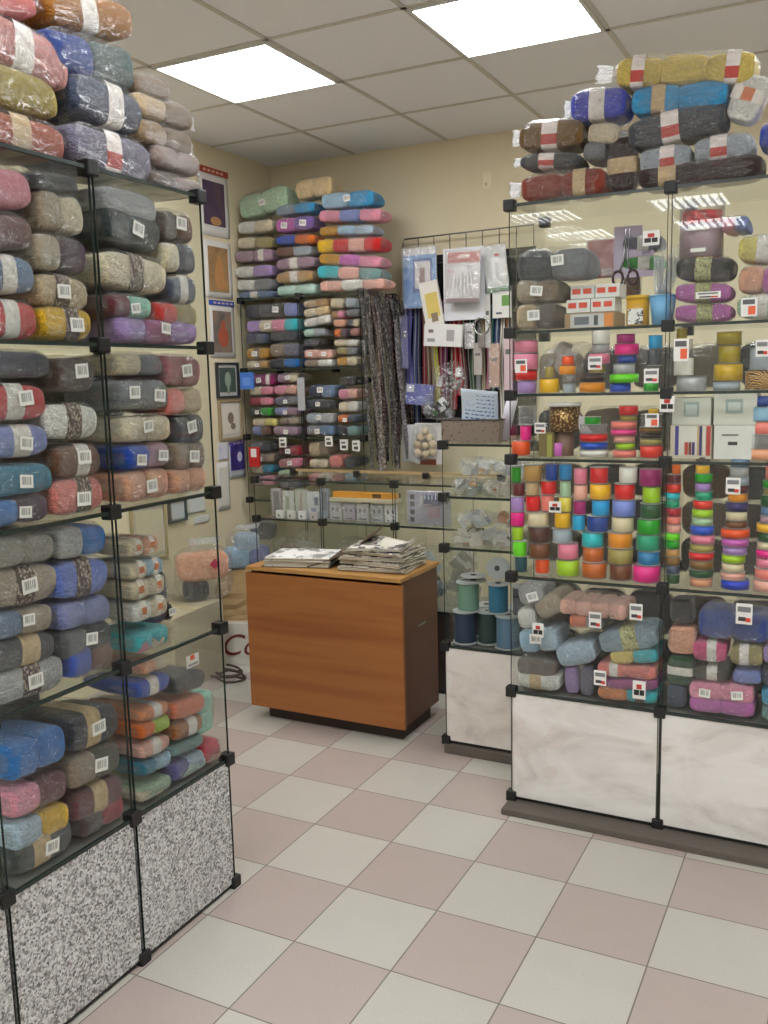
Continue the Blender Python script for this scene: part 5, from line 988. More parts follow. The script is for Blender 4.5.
b = NB(); box(b, -.165, -.125, -.0005, .165, .125, .0006); mk('back_cover', b, BRN, r, (0, 0, 0))
r = thing('binder_cover', 'dark leaning binder cover between the catalogue and crumpled magazines', 'binder', (-2.03, 3.50, .719), (0, 0, R(18)))
b = NB(); ribbon(b, [(-.13, 0, .004), (-.03, 0, .035), (.08, 0, .085), (.18, 0, .155)], .22, .004, axis=Vector((0, 1, 0))); mk('cover_board', b, BRN, r)
for k, (z, dx, rz, w_, h_, lab) in enumerate([(.7195, .0, 4, .31, .02, 'bottom magazine of the crumpled pile on counter'), (.744, .01, -6, .30, .02, 'second crumpled magazine up in counter pile'), (.768, -.005, 9, .29, .018, 'middle crumpled magazine in counter pile'), (.790, .015, -3, .27, .016, 'fourth crumpled magazine up in counter pile'), (.810, .0, 12, .25, .014, 'topmost crumpled magazine with dark print in counter pile')]):
    magazine('magazine', lab, (-1.82 + dx, 3.50, z), R(rz), w_, .25, h_, 6, 20 + k, .045, print_mat('D9D3C8', '54504C', 16 + k, .5, 'crumpled_print'), 'crumpled magazines piled on the counter')
# ---------------------------------------------------------------- pictures on the left wall (local: x along wall, faces +x world)
def wallpos(y, z): return (X0 + .004, y, z)
def art(a, c2, c3, key, sc=3):
    t = NT(key); n = t.noise(sc, 4, .6, t.coord(), dist=.8); t.princ(t.ramp(n, [(.3, lin(a)), (.5, lin(c2)), (.7, lin(c3))]), .4); return t.m
def poster(name, label, y0, y1, z0, z1, picture, m, head=None, frame=None, fig=None, group=None, back='E4E1DA', d=.004):
    r = thing(name, label, 'picture', (X0 + .001, (y0 + y1) / 2, z0), (0, 0, R(90)), group); w, h = y1 - y0, z1 - z0
    b = NB(); sheet(b, w, h, .0015, 8, 8, lambda x, z: -.004 - .003 * math.sin(z * 9 + x * 4)); mk('sheet', b, plain(back, .5, key='poster_sheet'), r)
    a0, a1, c0, c1 = m
    b = NB(); box(b, -w / 2 + a0, -.011, c0, w / 2 - a1, -.0085, h - c1); mk('picture', b, picture, r)
    if head:
        b = NB(); box(b, -w / 2, -.0115, h - head[0], w / 2, -.0085, h); 
        for k in range(5): box(b, -w / 2 + .04 + k * .04, -.0118, h - head[0] * .7, -w / 2 + .065 + k * .04, -.0116, h - head[0] * .35, 1)
        mk('header_strip', b, [plain(head[1], .5, key='header'), plain('E0B8A8', .5, key='header_print')], r)
    if frame:
        f = .012; b = NB(); box(b, -w / 2, -.02, 0, w / 2, -.002, f); box(b, -w / 2, -.02, h - f, w / 2, -.002, h); box(b, -w / 2, -.02, f, -w / 2 + f, -.002, h - f); box(b, w / 2 - f, -.02, f, w / 2, -.002, h - f)
        mk('frame', b, plain(frame, .4, key='picture_frame'), r)
    if fig:
        b = NB()
        for k_, (x, z, rx, rz_) in enumerate(fig[1]):
            q = bmesh.ops.create_circle(b, cap_ends=True, segments=24, radius=1)
            for v in q['verts']: v.co = Vector((x + v.co.x * rx, -.0122 - .0007 * k_, z + v.co.y * rz_))
            q = bmesh.ops.extrude_face_region(b, geom=[f for v in q['verts'] for f in v.link_faces][:1])
            for v in [e for e in q['geom'] if isinstance(e, bmesh.types.BMVert)]: v.co.y += .0006
        mk('figure', b, plain(fig[0], .5, key='figure_print'), r)
    return r
poster('poster', 'purple landscape poster with red header strip on the wall', 4.30, 4.575, 2.385, 2.765, art('3A2C48', '54405A', '7A5A4C', 'dusk_print'), (.03, .045, .06, .075), head=(.035, 'A8402E'), fig=('B98A5A', [(0, .085, .05, .025)]))
poster('poster', 'poster of a tan seated figure, second down on the wall', 4.315, 4.575, 2.035, 2.36, art('8A6A48', 'A88458', '6A5A50', 'tan_print', 5), (.035, .04, .035, .035), fig=('C08A54', [(0, .13, .045, .08), (.005, .215, .022, .028), (.03, .08, .03, .03)]))
poster('poster', 'poster of a red and grey figure under a blue strip', 4.335, 4.575, 1.69, 2.02, art('5A5A58', '8C7A6A', 'A0563E', 'red_print', 6), (.03, .035, .03, .06), head=(.028, '2B4FA8'), fig=('B05A40', [(0, .12, .05, .06), (0, .19, .02, .028)]))
poster('picture_frame', 'small dark framed picture of a plant, below the posters', 4.37, 4.585, 1.45, 1.66, art('3A4A3C', '4C5A50', '5A6460', 'green_print', 8), (.03, .03, .035, .03), frame='33363A', fig=('9AA890', [(0, .11, .03, .045), (0, .06, .01, .04)]))
poster('picture_frame', 'beige framed sketch on white card below the dark frame', 4.375, 4.60, 1.20, 1.44, plain('E3DBCB', .6, key='sketch_card'), (.03, .03, .035, .03), frame='A79472', fig=('8C7A66', [(0, .13, .03, .035), (.02, .08, .025, .02)]))
poster('craft_kit', 'purple craft packet hanging below the beige framed sketch', 4.46, 4.62, .96, 1.185, art('2E2458', '4A3A86', '3A5A8A', 'violet_print', 7), (.01, .01, .05, .02), head=(.02, '5A4A9A'), fig=('D8D0E8', [(.02, .13, .025, .03)]), back='C8CCD2')
poster('craft_kit', 'white hanging card packet beside the purple craft packet', 4.33, 4.45, .78, 1.07, plain('DCD8CC', .6, key='card_print'), (.02, .02, .03, .03))
poster('craft_kit', 'small white kit with lilac print, above the white card packet', 4.35, 4.45, 1.08, 1.19, art('B0A8C8', 'D8D8E0', '8890B0', 'lilac_print', 8), (.01, .01, .01, .02))
poster('picture_frame', 'small grey framed picture seen low through the left case', 3.88, 4.03, .775, .90, plain('C9CED2', .4, key='grey_print'), (.02, .02, .02, .02), frame='4A4E52')
poster('picture_frame', 'cream framed panel seen low through the left case', 3.58, 3.85, .60, .905, plain('CFC6A8', .6, key='cream_print'), (.03, .03, .03, .03), frame='B5A67E')
poster('craft_kit', 'white printed card low on wall, beside small grey frame', 4.05, 4.21, .80, .92, plain('E0E0DC', .5, key='card_print2'), (.01, .01, .01, .01))
poster('craft_kit', 'narrow white card lowest on the wall', 4.10, 4.24, .735, .78, plain('D9D9D6', .5, key='card_print3'), (.01, .01, .008, .008))
def small_tag(name, label, loc, w, h, col, rz=0, th=.004, marks=None, group=None, cat='tag'):
    r = thing(name, label, cat, loc, (0, 0, rz), group)
    b = NB(); box(b, -w / 2, -th / 2, 0, w / 2, th / 2, h, bev=.0005); mk('card', b, plain(col, .5, key='tag_card'), r)
    if marks:
        b = NB(); mats = []
        for k, (c, a0, a1, z0, z1) in enumerate(marks):
            box(b, -w / 2 + a0 * w, -th / 2 - .0008 - .0002 * k, z0 * h, -w / 2 + a1 * w, -th / 2 - .0001, z1 * h, k); mats.append(plain(c, .5, key='tag_print'))
        mk('print', b, mats, r)
    return r
small_tag('gift_bag', 'small red packet hanging at the rack edge', (-3.22, 4.55, 1.03), .075, .12, 'C2201E', marks=[('EAE4E0', .2, .75, .5, .92)], th=.012, cat='packet')
small_tag('gift_bag', 'small bright blue packet hanging at the rack edge', (-3.25, 4.55, 1.50), .095, .10, '4C80D8', marks=[('6E9CE8', .2, .8, .2, .7)], th=.012, cat='packet')
small_tag('price_card', 'long pale grey card hanging between rack bays', (-2.87, 4.55, 1.37), .05, .19, 'A8A8AC', th=.003)
small_tag('notice_card', 'tiny cream card stuck on the back wall', (-1.89, 5.044, 2.595), .05, .085, 'EFE3C0', marks=[('C8B888', .2, .5, .15, .35)], th=.003)
for k, (x, z) in enumerate([(-3.02, 1.19), (-2.70, 1.20), (-2.60, 1.18), (-2.52, 1.175)]):
    small_tag('price_tag', ['white price tag under the wall bay yarn', 'white price tag at left of the aisle bay shelf', 'white price tag in middle of aisle bay shelf', 'dark printed price tag at end of aisle bay shelf'][k], (x, 4.563, z - .04), .05, .06, 'E4E2DC', marks=[('4A4A4C', .2, .8, .15, .45), ('6A6A6C', .15, .7, .6, .8)], group='price tags on the corner rack')
# ---------------------------------------------------------------- braids hanging on the rack side
LC_ = ['4C4A4A', '6B6560', '3A3536', '8A827A', '5A4A40', '6E5A4E', '4A2E34', '7A7478', '2C2A2E', '5C3A3E', '847A6C', '38343A']
def braid_mat(c):
    k = ('braid', c)
    if k not in _mc:
        t = NT('braid'); n = t.noise(70, 3, .7, t.coord(), dist=.5); b_ = lin(c); t.princ(t.ramp(n, [(.4, tuple(x * .4 for x in b_[:3]) + (1,)), (.52, b_), (.66, lin('B8B0A6'))]), .6); _mc[k] = t.m
    return _mc[k]
for k in range(30):
    rnd = random.Random(100 + k); y = 4.52 + .50 * k / 29 + rnd.uniform(-.006, .006); x = -2.437 + .012 * (k % 3)
    zb = 1.04 + (.0 if k < 18 else (k - 17) * .022) + rnd.uniform(-.03, .05); dr = rnd.uniform(.0, .05) + .05 * (k % 4) / 3
    pts = [(x + dr * (s ** .7) + .006 * math.sin(s * 9 + k), y + .045 * s * math.sin(k) * .6 + .008 * math.sin(s * 14 + k * 2), 2.0 + (zb - 2.0) * s) for s in [q / 16 for q in range(17)]]
    if k % 3 == 0: pts = [(-2.46, y, 2.034)] + [(x, y, 2.03)] + pts
    b = NB(); ribbon(b, pts, rnd.uniform(.018, .032), .002, axis=Vector((rnd.uniform(-.6, .6), 1, 0)), twist=rnd.uniform(-1.5, 1.5))
    o = mk('trim_braid', b, braid_mat(LC_[k % 12])); tag(o, 'mottled dark lace braid hanging in a bunch off the corner rack side', 'braid', 'lace braids hanging off the corner rack')
# ---------------------------------------------------------------- wire grid with hanging goods on the back wall
r = thing('wire_grid', 'chrome wire hanging grid full of packets on the back wall', 'display grid', (0, 4.985, 0))
b = NB(); tube(b, [(-2.40, 0, 1.15), (-2.40, 0, 2.33), (-2.385, 0, 2.35), (-1.60, 0, 2.36)], .004)
mk('frame', b, plain('7A7672', .35, .7, key='grid_wire'), r)
for k in range(8):
    b = NB(); x = -2.40 + .1 * (k + 1); tube(b, [(x, 0, 1.15), (x, 0, 2.352 + k * .001)], .0028); mk('upright_wire', b, plain('7A7672', .35, .7, key='grid_wire'), r)
for z in (1.3, 1.6, 1.9, 2.2):
    b = NB(); tube(b, [(-2.40, .006, z), (-1.60, .006, z)], .0028); mk('cross_wire', b, plain('7A7672', .35, .7, key='grid_wire'), r)
b = NB(); sheet(b, .80, 1.05, .01, 12, 12, lambda x, z: .004 * math.sin(x * 22) * math.sin(z * 11)); o = mk('backing_cloth', b, plain('1D1C20', .8, key='dark_cloth'), None, (-2.0, 5.028, 1.2)); tag(o, 'black cloth panel behind the wire grid of packets', 'cloth')
ZC_ = [('4A4A8A', 'indigo'), ('6A6AB0', 'periwinkle'), ('3A4A78', 'blue'), ('8A2A3A', 'wine'), ('6A4A34', 'brown'), ('8C7A5A', 'khaki'), ('C8C040', 'yellow'), ('A82A5A', 'raspberry'), ('2A2E4A', 'navy'), ('C22A34', 'red'), ('D03A44', 'scarlet'), ('1E1E22', 'black'), ('3C5A44', 'green'), ('9A9AA0', 'grey'), ('7A3A6A', 'plum'), ('B8A88A', 'sand'), ('C87A8A', 'pink'), ('5A2A2A', 'maroon'), ('2C6A6A', 'teal'), ('D8D2C8', 'white'), ('6A2A30', 'oxblood'), ('30507A', 'denim'), ('A06A40', 'caramel'), ('44484C', 'charcoal')]
order = [0, 1, 2, 8, 3, 4, 5, 6, 7, 14, 17, 9, 10, 20, 11, 12, 13, 15, 16, 18, 21, 19, 22, 23]
for k, q in enumerate(order):
    rnd = random.Random(k + 5); x = -2.375 + .66 * k / 23; z1 = 2.0 - rnd.uniform(0, .08) + (.0 if 3 < k < 20 else .05); z0 = 1.38 + rnd.uniform(-.14, .1); y = 4.955 - .012 * (k % 2)
    r = thing('zipper', f'long {ZC_[q][1]} zipper hanging on the wire grid', 'zipper', (x, y, z0), (0, 0, rnd.uniform(-.3, .3)), 'zippers hanging on the wire grid')
    n = 10; pts = [(.006 * math.sin(s * 7 + k), .004 * math.sin(s * 9), (z1 - z0) * s) for s in [j / n for j in range(n + 1)]]
    b = NB(); ribbon(b, pts, .026, .002); mk('tape', b, plain(ZC_[q][0], .7, key='zipper_tape'), r)
    b = NB(); ribbon(b, [(p[0], p[1] - .002, p[2]) for p in pts], .005, .0025); mk('teeth', b, plain('9A9890', .35, .6, key='zipper_teeth'), r)
    b = NB(); box(b, -.005, -.008, z1 - z0 - .03, .005, -.003, z1 - z0 - .005); mk('slider', b, STEEL, r)
def packet(name, label, cx, y, z, w, h, face, picture=None, film_=True, tilt=0, th=.012, marks=(), cat='packet', hole=True, loc=None):
    """a hanging packet: card + printed shapes + clear film; origin bottom centre"""
    r = thing(name, label, cat, (cx, y, z), (0, -R(tilt), 0))
    b = NB(); box(b, -w / 2, -th / 2, 0, w / 2, th / 2, h, bev=min(.003, th * .3)); mk('card', b, face if not isinstance(face, str) else plain(face, .5, key='packet_card'), r)
    for k_, (nm, c, a0, a1, c0, c1) in enumerate(marks):
        b = NB(); box(b, -w / 2 + a0 * w, -th / 2 - .001 - .0004 * k_, c0 * h, -w / 2 + a1 * w, -th / 2 - .0003, c1 * h); mk(nm, b, c if not isinstance(c, str) else plain(c, .5, key='packet_print'), r)
    if film_:
        b = NB(); rr = random.Random(int(abs(cx * 1000))); ph = rr.uniform(0, 6)
        sheet(b, w * 1.06, h * 1.05, .0006, 22, 22, lambda x, z: -.006 + .0035 * math.sin(x * 140 + 5 * math.sin(z * 60 + ph)) * math.sin(z * 90 + ph)); mk('film', b, CLEAR, r, (0, -th / 2 - .004, -h * .02))
    return r
BLU = art('3E78B8', '5A98D0', 'CADCEA', 'blue_print', 7)
packet('craft_kit', 'blue framed needlework kit in white packet, upper end of grid', -2.25, 4.895, 1.945, .21, .335, WHITEC, marks=[('printed_panel', BLU, .0, 1, .0, .88), ('frame_print', '34609E', .30, .88, .26, .82), ('picture', 'D8D2CE', .36, .82, .32, .77), ('motif', '8C6A5C', .5, .66, .42, .66)])
packet('craft_kit', 'large white backing card behind the red-topped packet', -1.98, 4.90, 1.86, .25, .40, 'DDDDE0', film_=False)
FAN = ('white_cord', 'EDEBE8')
r = packet('cord_packet', 'white cord packet with red printed header in grid centre', -1.965, 4.845, 1.955, .20, .275, 'D4CFCE', marks=[('header', 'B9564A', .02, .98, .78, .99), ('header_print', 'E6C8C0', .38, .68, .87, .95), ('small_print', 'B84A44', .05, .2, .60, .64), ('small_print', '8A8488', .55, .75, .68, .71)], tilt=-2)
for k in range(6):
    b = NB(); x = -.06 + .024 * k; tube(b, [(x * .6, -.013, .215), (x * .8, -.015, .15), (x, -.015, .07), (x + .01, -.014, .04)], .0025, 6); mk('white_cord', b, plain('EDEBE8', .6, key='cord_white'), r)
b = NB(); box(b, -.095, -.02, 0, .095, -.006, .02); mk('bottom_bar', b, plain('8E7A78', .5, key='packet_bar'), r)
packet('craft_box', 'tall white box with yellow picture hanging aslant on grid', -2.135, 4.875, 1.76, .115, .33, 'E2DDD2', film_=False, tilt=10, th=.02, marks=[('yellow_panel', 'D8C068', .22, .9, .38, .80), ('motif', '8C7A60', .4, .75, .30, .45)])
packet('craft_box', 'wide white box with small grey motifs below yellow box', -2.09, 4.84, 1.715, .235, .125, 'E0DEDA', film_=False, tilt=-4, th=.022, marks=[('motif', 'A8A0A0', .6, .8, .25, .75), ('motif', '7A6A68', .12, .25, .6, .75), ('small_print', '9A9698', .1, .3, .2, .35)])
packet('clear_packet', 'clear packet with green base and red dot near grid corner', -1.775, 4.90, 2.005, .13, .25, 'CFD2CC', tilt=6, marks=[('base_strip', '3E7A4A', 0, 1, 0, .10), ('red_dot', 'D8503A', .5, .7, .76, .82), ('white_piece', 'ECECE8', .3, .5, .2, .75), ('white_piece', 'ECECE8', .6, .95, .3, .7)])
packet('craft_box', 'white packet with green leaf print below the clear packet', -1.755, 4.90, 1.86, .11, .145, 'DEDCD6', film_=False, marks=[('leaf_print', '6A9A4A', .5, .9, .45, .85), ('small_print', '5A5A5A', .2, .5, .15, .22)])
r = thing('hoop_tool', 'small metal ring tool hanging from the grid', 'tool', (-1.865, 4.87, 1.82))
b = NB(); tube(b, [(.046 * math.cos(a * R(15)), -.0, .0 + .046 * math.sin(a * R(15))) for a in range(25)], .006, 8); mk('ring', b, plain('B8B8B4', .25, .9, key='ring_metal'), r)
b = NB(); box(b, -.018, -.008, -.12, .018, .008, -.048, bev=.003); mk('grip', b, plain('8C8884', .35, .5, key='grip_metal'), r)
def pouch(name, label, loc, w, h, d, contents, rot=(0, 0, 0), cat='packet', filmm=None, group=None, seed=1):
    """clear pouch filled with little pieces"""
    r = thing(name, label, cat, loc, rot, group); rnd = random.Random(seed)
    for k, (c, nm, n, s_) in enumerate(contents):
        for q in range(n):
            b = NB(); sx, sy, sz = s_[0] * rnd.uniform(.7, 1.2), s_[1], s_[2] * rnd.uniform(.7, 1.2)
            if nm in ('ball', 'button'): cyl(b, (0, 0, 0), sx / 2, sz if nm == 'button' else sx * .8, 'y', 16); bmesh.ops.bevel(b, geom=b.edges[:], offset=sx * .12, segments=2, affect='EDGES')
            else: box(b, -sx / 2, -sy / 2, -sz / 2, sx / 2, sy / 2, sz / 2, bev=.001)
            mk(nm, b, plain(c, .4, key='piece'), r, (rnd.uniform(-.38, .38) * w, rnd.uniform(-.25, .25) * d, rnd.uniform(.14, .75) * h), (rnd.uniform(-.6, .6), rnd.uniform(-.8, .8), rnd.uniform(-.6, .6)))
    o = obj('clear_bag', BG[(0, 0)][seed % 3], r, (0, -d * .36, h / 2), (0, R(90) if h > w * 1.3 else 0, 0), (h, d * 1.1, w) if h > w * 1.3 else (w, d * 1.1, h))
    return r
pouch('bead_packet', 'clear bag of silvery pieces hanging aslant below the boxes', (-2.01, 4.84, 1.44), .20, .19, .05, [('B8B8B6', 'silver_piece', 22, (.022, .005, .016)), ('DADAD8', 'white_card', 3, (.035, .003, .03)), ('7A7A76', 'dark_piece', 10, (.018, .005, .03))], (0, R(-20), 0), seed=4)
packet('craft_kit', 'blue and violet packet with loops at grid lower corner', -2.255, 4.86, 1.385, .175, .12, art('2C2C7A', '4A5ABE', '6A4A8A', 'loop_print', 6), marks=[('white_label', 'E0E0E8', .02, .3, .6, .95), ('loop_print', '8AA0E0', .4, .75, .3, .4)], tilt=-5)
pouch('bead_packet', 'clear bag with green label and white cards beside violet packet', (-2.11, 4.80, 1.30), .21, .15, .05, [('D0D0CC', 'white_card', 3, (.045, .003, .03)), ('4A7A3A', 'green_label', 1, (.04, .004, .035)), ('8A9094', 'silver_piece', 16, (.02, .006, .02))], (0, R(10), 0), seed=7)
packet('white_board', 'plain white card standing at the lower grid corner', -2.33, 4.87, 1.05, .09, .22, 'DCDAD8', film_=False, th=.012)
packet('white_board', 'white card behind the net of wooden balls', -2.20, 4.86, 1.04, .17, .24, 'E2DFDA', film_=False, th=.012, marks=[('brown_motif', '8A4A34', .2, .8, -.02, .12)])
r = thing('ball_bag', 'net bag of cream wooden balls on the white card', 'bag', (-2.20, 4.815, 1.08)); rnd = random.Random(3)
for k, (x, z) in enumerate([(-.045, .03), (.0, .02), (.045, .035), (-.05, .075), (.0, .07), (.048, .08), (-.03, .12), (.025, .118), (.0, .155)]):
    b = NB(); bmesh.ops.create_uvsphere(b, u_segments=20, v_segments=14, radius=.024); [setattr(f, 'smooth', True) for f in b.faces]; mk('wooden_ball', b, plain('D9C6A2', .45, key='ball_wood'), r, (x, rnd.uniform(-.006, .006), z))
obj('net_bag', BG[(0, 0)][1], r, (0, -.025, .09), (0, R(90), 0), (.21, .07, .15))
# extra hanging goods to fill the grid
for k, (x, z, w_, h_, c, lab) in enumerate([(-2.36, 1.60, .05, .30, '5A5A9A', 'slim indigo packet at the very edge of grid'), (-1.90, 1.55, .05, .18, 'B0A8A0', 'slim grey tool card below the ring tool'), (-1.80, 1.48, .06, .24, 'C49A80', 'slim peach packet near the grid end'), (-1.84, 1.70, .03, .30, 'D8D6D0', 'tall white knitting needle card on grid'), (-1.95, 1.70, .06, .14, 'E2E0DE', 'short white card beside the wide white box'), (-1.72, 1.45, .05, .35, 'D2B8BC', 'long pale pink packet at the grid end')]):
    packet('hanging_packet', lab, x, 4.90, z, w_, h_, c, film_=k % 2 == 0, marks=[('small_print', '6A6464', .2, .8, .6, .68)])
# bin with paper sign on the narrow case
zt = 1.281
r = thing('metal_bin', 'beige perforated bin on the narrow case, holding the paper sign', 'bin', (-1.345, 3.44, zt))
TN = NT('perforated_metal'); n_ = TN.n('ShaderNodeTexVoronoi'); n_.inputs['Scale'].default_value = 60; TN.l(TN.coord(), n_.inputs['Vector']); TN.princ(TN.mix(TN.math('LESS_THAN', n_.outputs['Distance'], .18), lin('B4A596'), lin('6E6258')), .45)
b = NB()
w0, w1, d_, h_ = .115, .125, .06, .09
vs = [b.verts.new(p) for p in ((-w0, -d_, 0), (w0, -d_, 0), (w0, d_, 0), (-w0, d_, 0), (-w1, -d_ - .01, h_), (w1, -d_ - .01, h_), (w1, d_ + .01, h_), (-w1, d_ + .01, h_))]
for f in ((0, 1, 2, 3), (0, 1, 5, 4), (1, 2, 6, 5), (2, 3, 7, 6), (3, 0, 4, 7)): b.faces.new([vs[q] for q in f])
bmesh.ops.solidify(b, geom=b.faces[:], thickness=.002); mk('bin_body', b, TN.m, r)
b = NB(); tube(b, [(-w1, -d_ - .011, h_), (w1, -d_ - .011, h_), (w1, d_ + .011, h_), (-w1, d_ + .011, h_), (-w1, -d_ - .011, h_)], .003, 6); mk('rim', b, plain('3A3634', .4, key='bin_rim'), r)
r = thing('paper_sign', 'curved white paper sign with blue text standing in bin', 'sign', (-1.33, 3.42, zt + .018), (0, R(6), 0))
cv = lambda x, z: -.0 + 1.6 * x * x - .05 * (z / .2) ** 2
b = NB(); sheet(b, .155, .19, .0012, 12, 12, cv); mk('paper', b, plain('D3E2F0', .6, key='bluish_paper'), r)
b = NB(); rnd = random.Random(8)
for k in range(9):
    z = .165 - k * .0155; xs = -.06 if k > 3 else -.01
    while xs < .055:
        L_ = rnd.uniform(.01, .024); xe = min(xs + L_, .062); y = cv((xs + xe) / 2, z); box(b, xs, y - .0016, z, xe, y - .0009, z + .006); xs = xe + .004
mk('blue_text', b, plain('4F79B8', .6, key='blue_ink'), r)
b = NB(); 
q = [(-.035 + .016 * math.cos(a * R(18)), cv(-.035, .135) - .0015, .138 + .013 * math.sin(a * R(18))) for a in range(21)]; tube(b, q, .0012, 6); mk('emblem', b, plain('9CB4D8', .6, key='pale_blue_ink'), r)
r = thing('paper_roll', 'white plastic-wrapped roll leaning in the bin', 'roll', (-1.235, 3.45, zt + .01), (0, R(14), 0))
b = NB(); cyl(b, (0, 0, .085), .022, .17, seg=24); mk('roll_body', b, plain('C9C2CC', .4, key='roll_paper'), r)
b = NB(); cyl(b, (0, 0, .18), .014, .02, seg=20); mk('roll_core', b, plain('E6E2E0', .5, key='roll_core'), r)
# ---------------------------------------------------------------- narrow case: cord reels and bags
def reel(label, x, y, z, rr, h, c, standing=False, group='cord reels in the narrow case'):
    r = thing('cord_reel', label, 'reel', (x, y, z), (R(80) if standing else 0, 0, 0), group); fl_ = plain('B9BDBE', .35, key='reel_flange')
    seg = 36
    b = NB(); cyl(b, (0, 0, .0025), rr, .005, seg=seg); mk('flange', b, fl_, r); b = NB(); cyl(b, (0, 0, h - .0025), rr, .005, seg=seg); mk('flange', b, fl_, r)
    if c:
        b = NB(); n = 14; rows = []
        for k in range(n * 2 + 1):
            z_ = .006 + (h - .012) * k / (n * 2); q = rr * (.86 + (.02 if k % 2 else 0)); rows.append([b.verts.new((q * math.cos(2 * math.pi * j / seg), q * math.sin(2 * math.pi * j / seg), z_)) for j in range(seg)])
        for a_, c_ in zip(rows, rows[1:]):
            for j in range(seg): b.faces.new((a_[j], a_[(j + 1) % seg], c_[(j + 1) % seg], c_[j])).smooth = True
        b.faces.new(rows[0]); b.faces.new(rows[-1]); mk('wound_cord', b, plain(c, .6, key='cord'), r)
    b = NB(); cyl(b, (0, 0, h / 2), rr * .25, h + .004, seg=20); mk('core', b, plain('4A4644', .6, key='reel_core'), r)
    return r
z_ = .459
reel('dark navy cord reel, bottom row beside the glass edge', -1.375, 3.375, z_, .052, .135, '1D3450'); reel('dark green cord reel, middle of bottom row', -1.285, 3.40, z_, .046, .135, '1E3A36'); reel('grey blue cord reel, bottom row', -1.19, 3.37, z_, .052, .135, '5E7E98')
z2 = z_ + .137
reel('pale green cord reel, upper row', -1.36, 3.375, z2, .050, .12, '6E9480'); reel('teal blue cord reel, upper row', -1.235, 3.385, z2, .045, .12, '2A7290'); reel('midnight navy cord reel, upper row behind the clip', -1.13, 3.38, z2, .046, .12, '16213E')
reel('deep green cord reel at the back, bottom row', -1.33, 3.50, z_, .05, .135, '1A2E2C'); reel('black cord reel at the back, bottom row', -1.20, 3.50, z_, .05, .135, '181C22')
reel('flat empty white reel lying on the pale green reel', -1.34, 3.38, z2 + .122, .052, .025, None); reel('empty reel standing upright showing its round face', -1.245, 3.43, z2 + .172, .045, .03, None, True)
BGC = [('C9C0AE', 'beige'), ('D8D8D4', 'white'), ('B8A894', 'tan'), ('CBD0D4', 'pale grey'), ('C88A60', 'orange-labelled'), ('A8B0A8', 'greenish')]
k = 0
for (z0, zs) in ((.866, [(-1.36, 0, .12, .07), (-1.23, 1, .13, .075), (-1.12, 2, .10, .07), (-1.32, 3, .16, .06), (-1.18, 4, .15, .06)]), (1.072, [(-1.36, 5, .12, .07), (-1.23, 0, .13, .075), (-1.12, 4, .10, .07), (-1.31, 1, .16, .07), (-1.17, 3, .15, .06)])):
    for q, (x, ci, w_, h_) in enumerate(zs):
        zz = z0 + (.085 if q > 2 else 0)
        pouch('accessory_bag', f"clear bag of {BGC[ci][1]} small items, {'stacked on top' if q > 2 else 'lying on the glass'}, {'lower' if z0 < 1 else 'upper'} small shelf of narrow case", (x, 3.385, zz), w_ * .95, h_, .10, [(BGC[ci][0], 'card', 5, (.06, .004, .035)), ('D9D4C8', 'piece', 5, (.03, .012, .02)), (('D2683A', '8A8478', 'C9A070')[k % 3], 'piece', 2, (.025, .01, .018))], seed=30 + k, group='clear bags of accessories in the narrow case'); k += 1
# ---------------------------------------------------------------- low vitrine contents
rnd = random.Random(77)
def vcard(label, x, z, w_, h_, c, marks, y=4.02, name='blister_card'): packet(name, label, x, y, z, w_, h_, c, film_=True, tilt=rnd.uniform(-3, 3), th=.01, marks=marks)
zv = .826
vcard('dark-backed scissors card in a clear pack, wall end of vitrine', -2.71, zv, .06, .15, 'A89AA0', [('dark_piece', '4A4A5A', .2, .8, .1, .9)])
vcard('silvery blister card second from the vitrine wall end', -2.64, zv, .07, .14, 'C8CCC4', [('print', '8A9A7A', .3, .6, .3, .8)])
vcard('pale green blister card in the vitrine', -2.56, zv, .07, .15, 'BDC6B8', [('print', 'A88A7A', .4, .6, .2, .9)])
vcard('white blister card with blue hook in the vitrine', -2.48, zv, .075, .14, 'CFD4DA', [('blue_piece', '5A78A8', .3, .7, .1, .4), ('blue_piece', '3E5A8C', .6, .9, .5, .8)])
vcard('grey blue needle card beside the middle clip of vitrine', -2.42, zv, .05, .16, '94A4BC', [('dark_piece', '4A5A7A', .3, .8, .3, .9)])
for k, (x, c, lab) in enumerate([(-2.67, 'E4E4E0', 'tiny white tag box in front row, vitrine wall end'), (-2.60, 'D9D6D0', 'tiny cream tag box in vitrine front row'), (-2.53, 'E8E8EA', 'tiny bright white tag box in vitrine front row'), (-2.46, 'C9C0C4', 'tiny pinkish tag box in vitrine front row')]):
    small_tag('tag_box', lab, (x, 3.985, zv), .045, .04, c, th=.02, marks=[('3A3A3C', .3, .5, .2, .5)], cat='box')
r = thing('ruler_box', 'long amber measuring ruler across the vitrine', 'ruler', (-2.18, 4.03, .945)); b = NB(); box(b, -.18, -.02, 0, .18, .02, .028, bev=.002); mk('ruler_body', b, plain('D9932A', .4, key='amber_plastic'), r); b = NB(); box(b, .05, -.0215, .004, .10, -.0201, .024); mk('dark_print', b, plain('5A4020', .5, key='ruler_print'), r)
b = NB(); box(b, -2.37, 3.99, .927, -1.995, 4.08, .944); o = mk('tray', b, plain('C9BFA4', .5, key='tray_board')); tag(o, 'flat cream tray under the amber ruler in vitrine', 'tray')
b = NB();
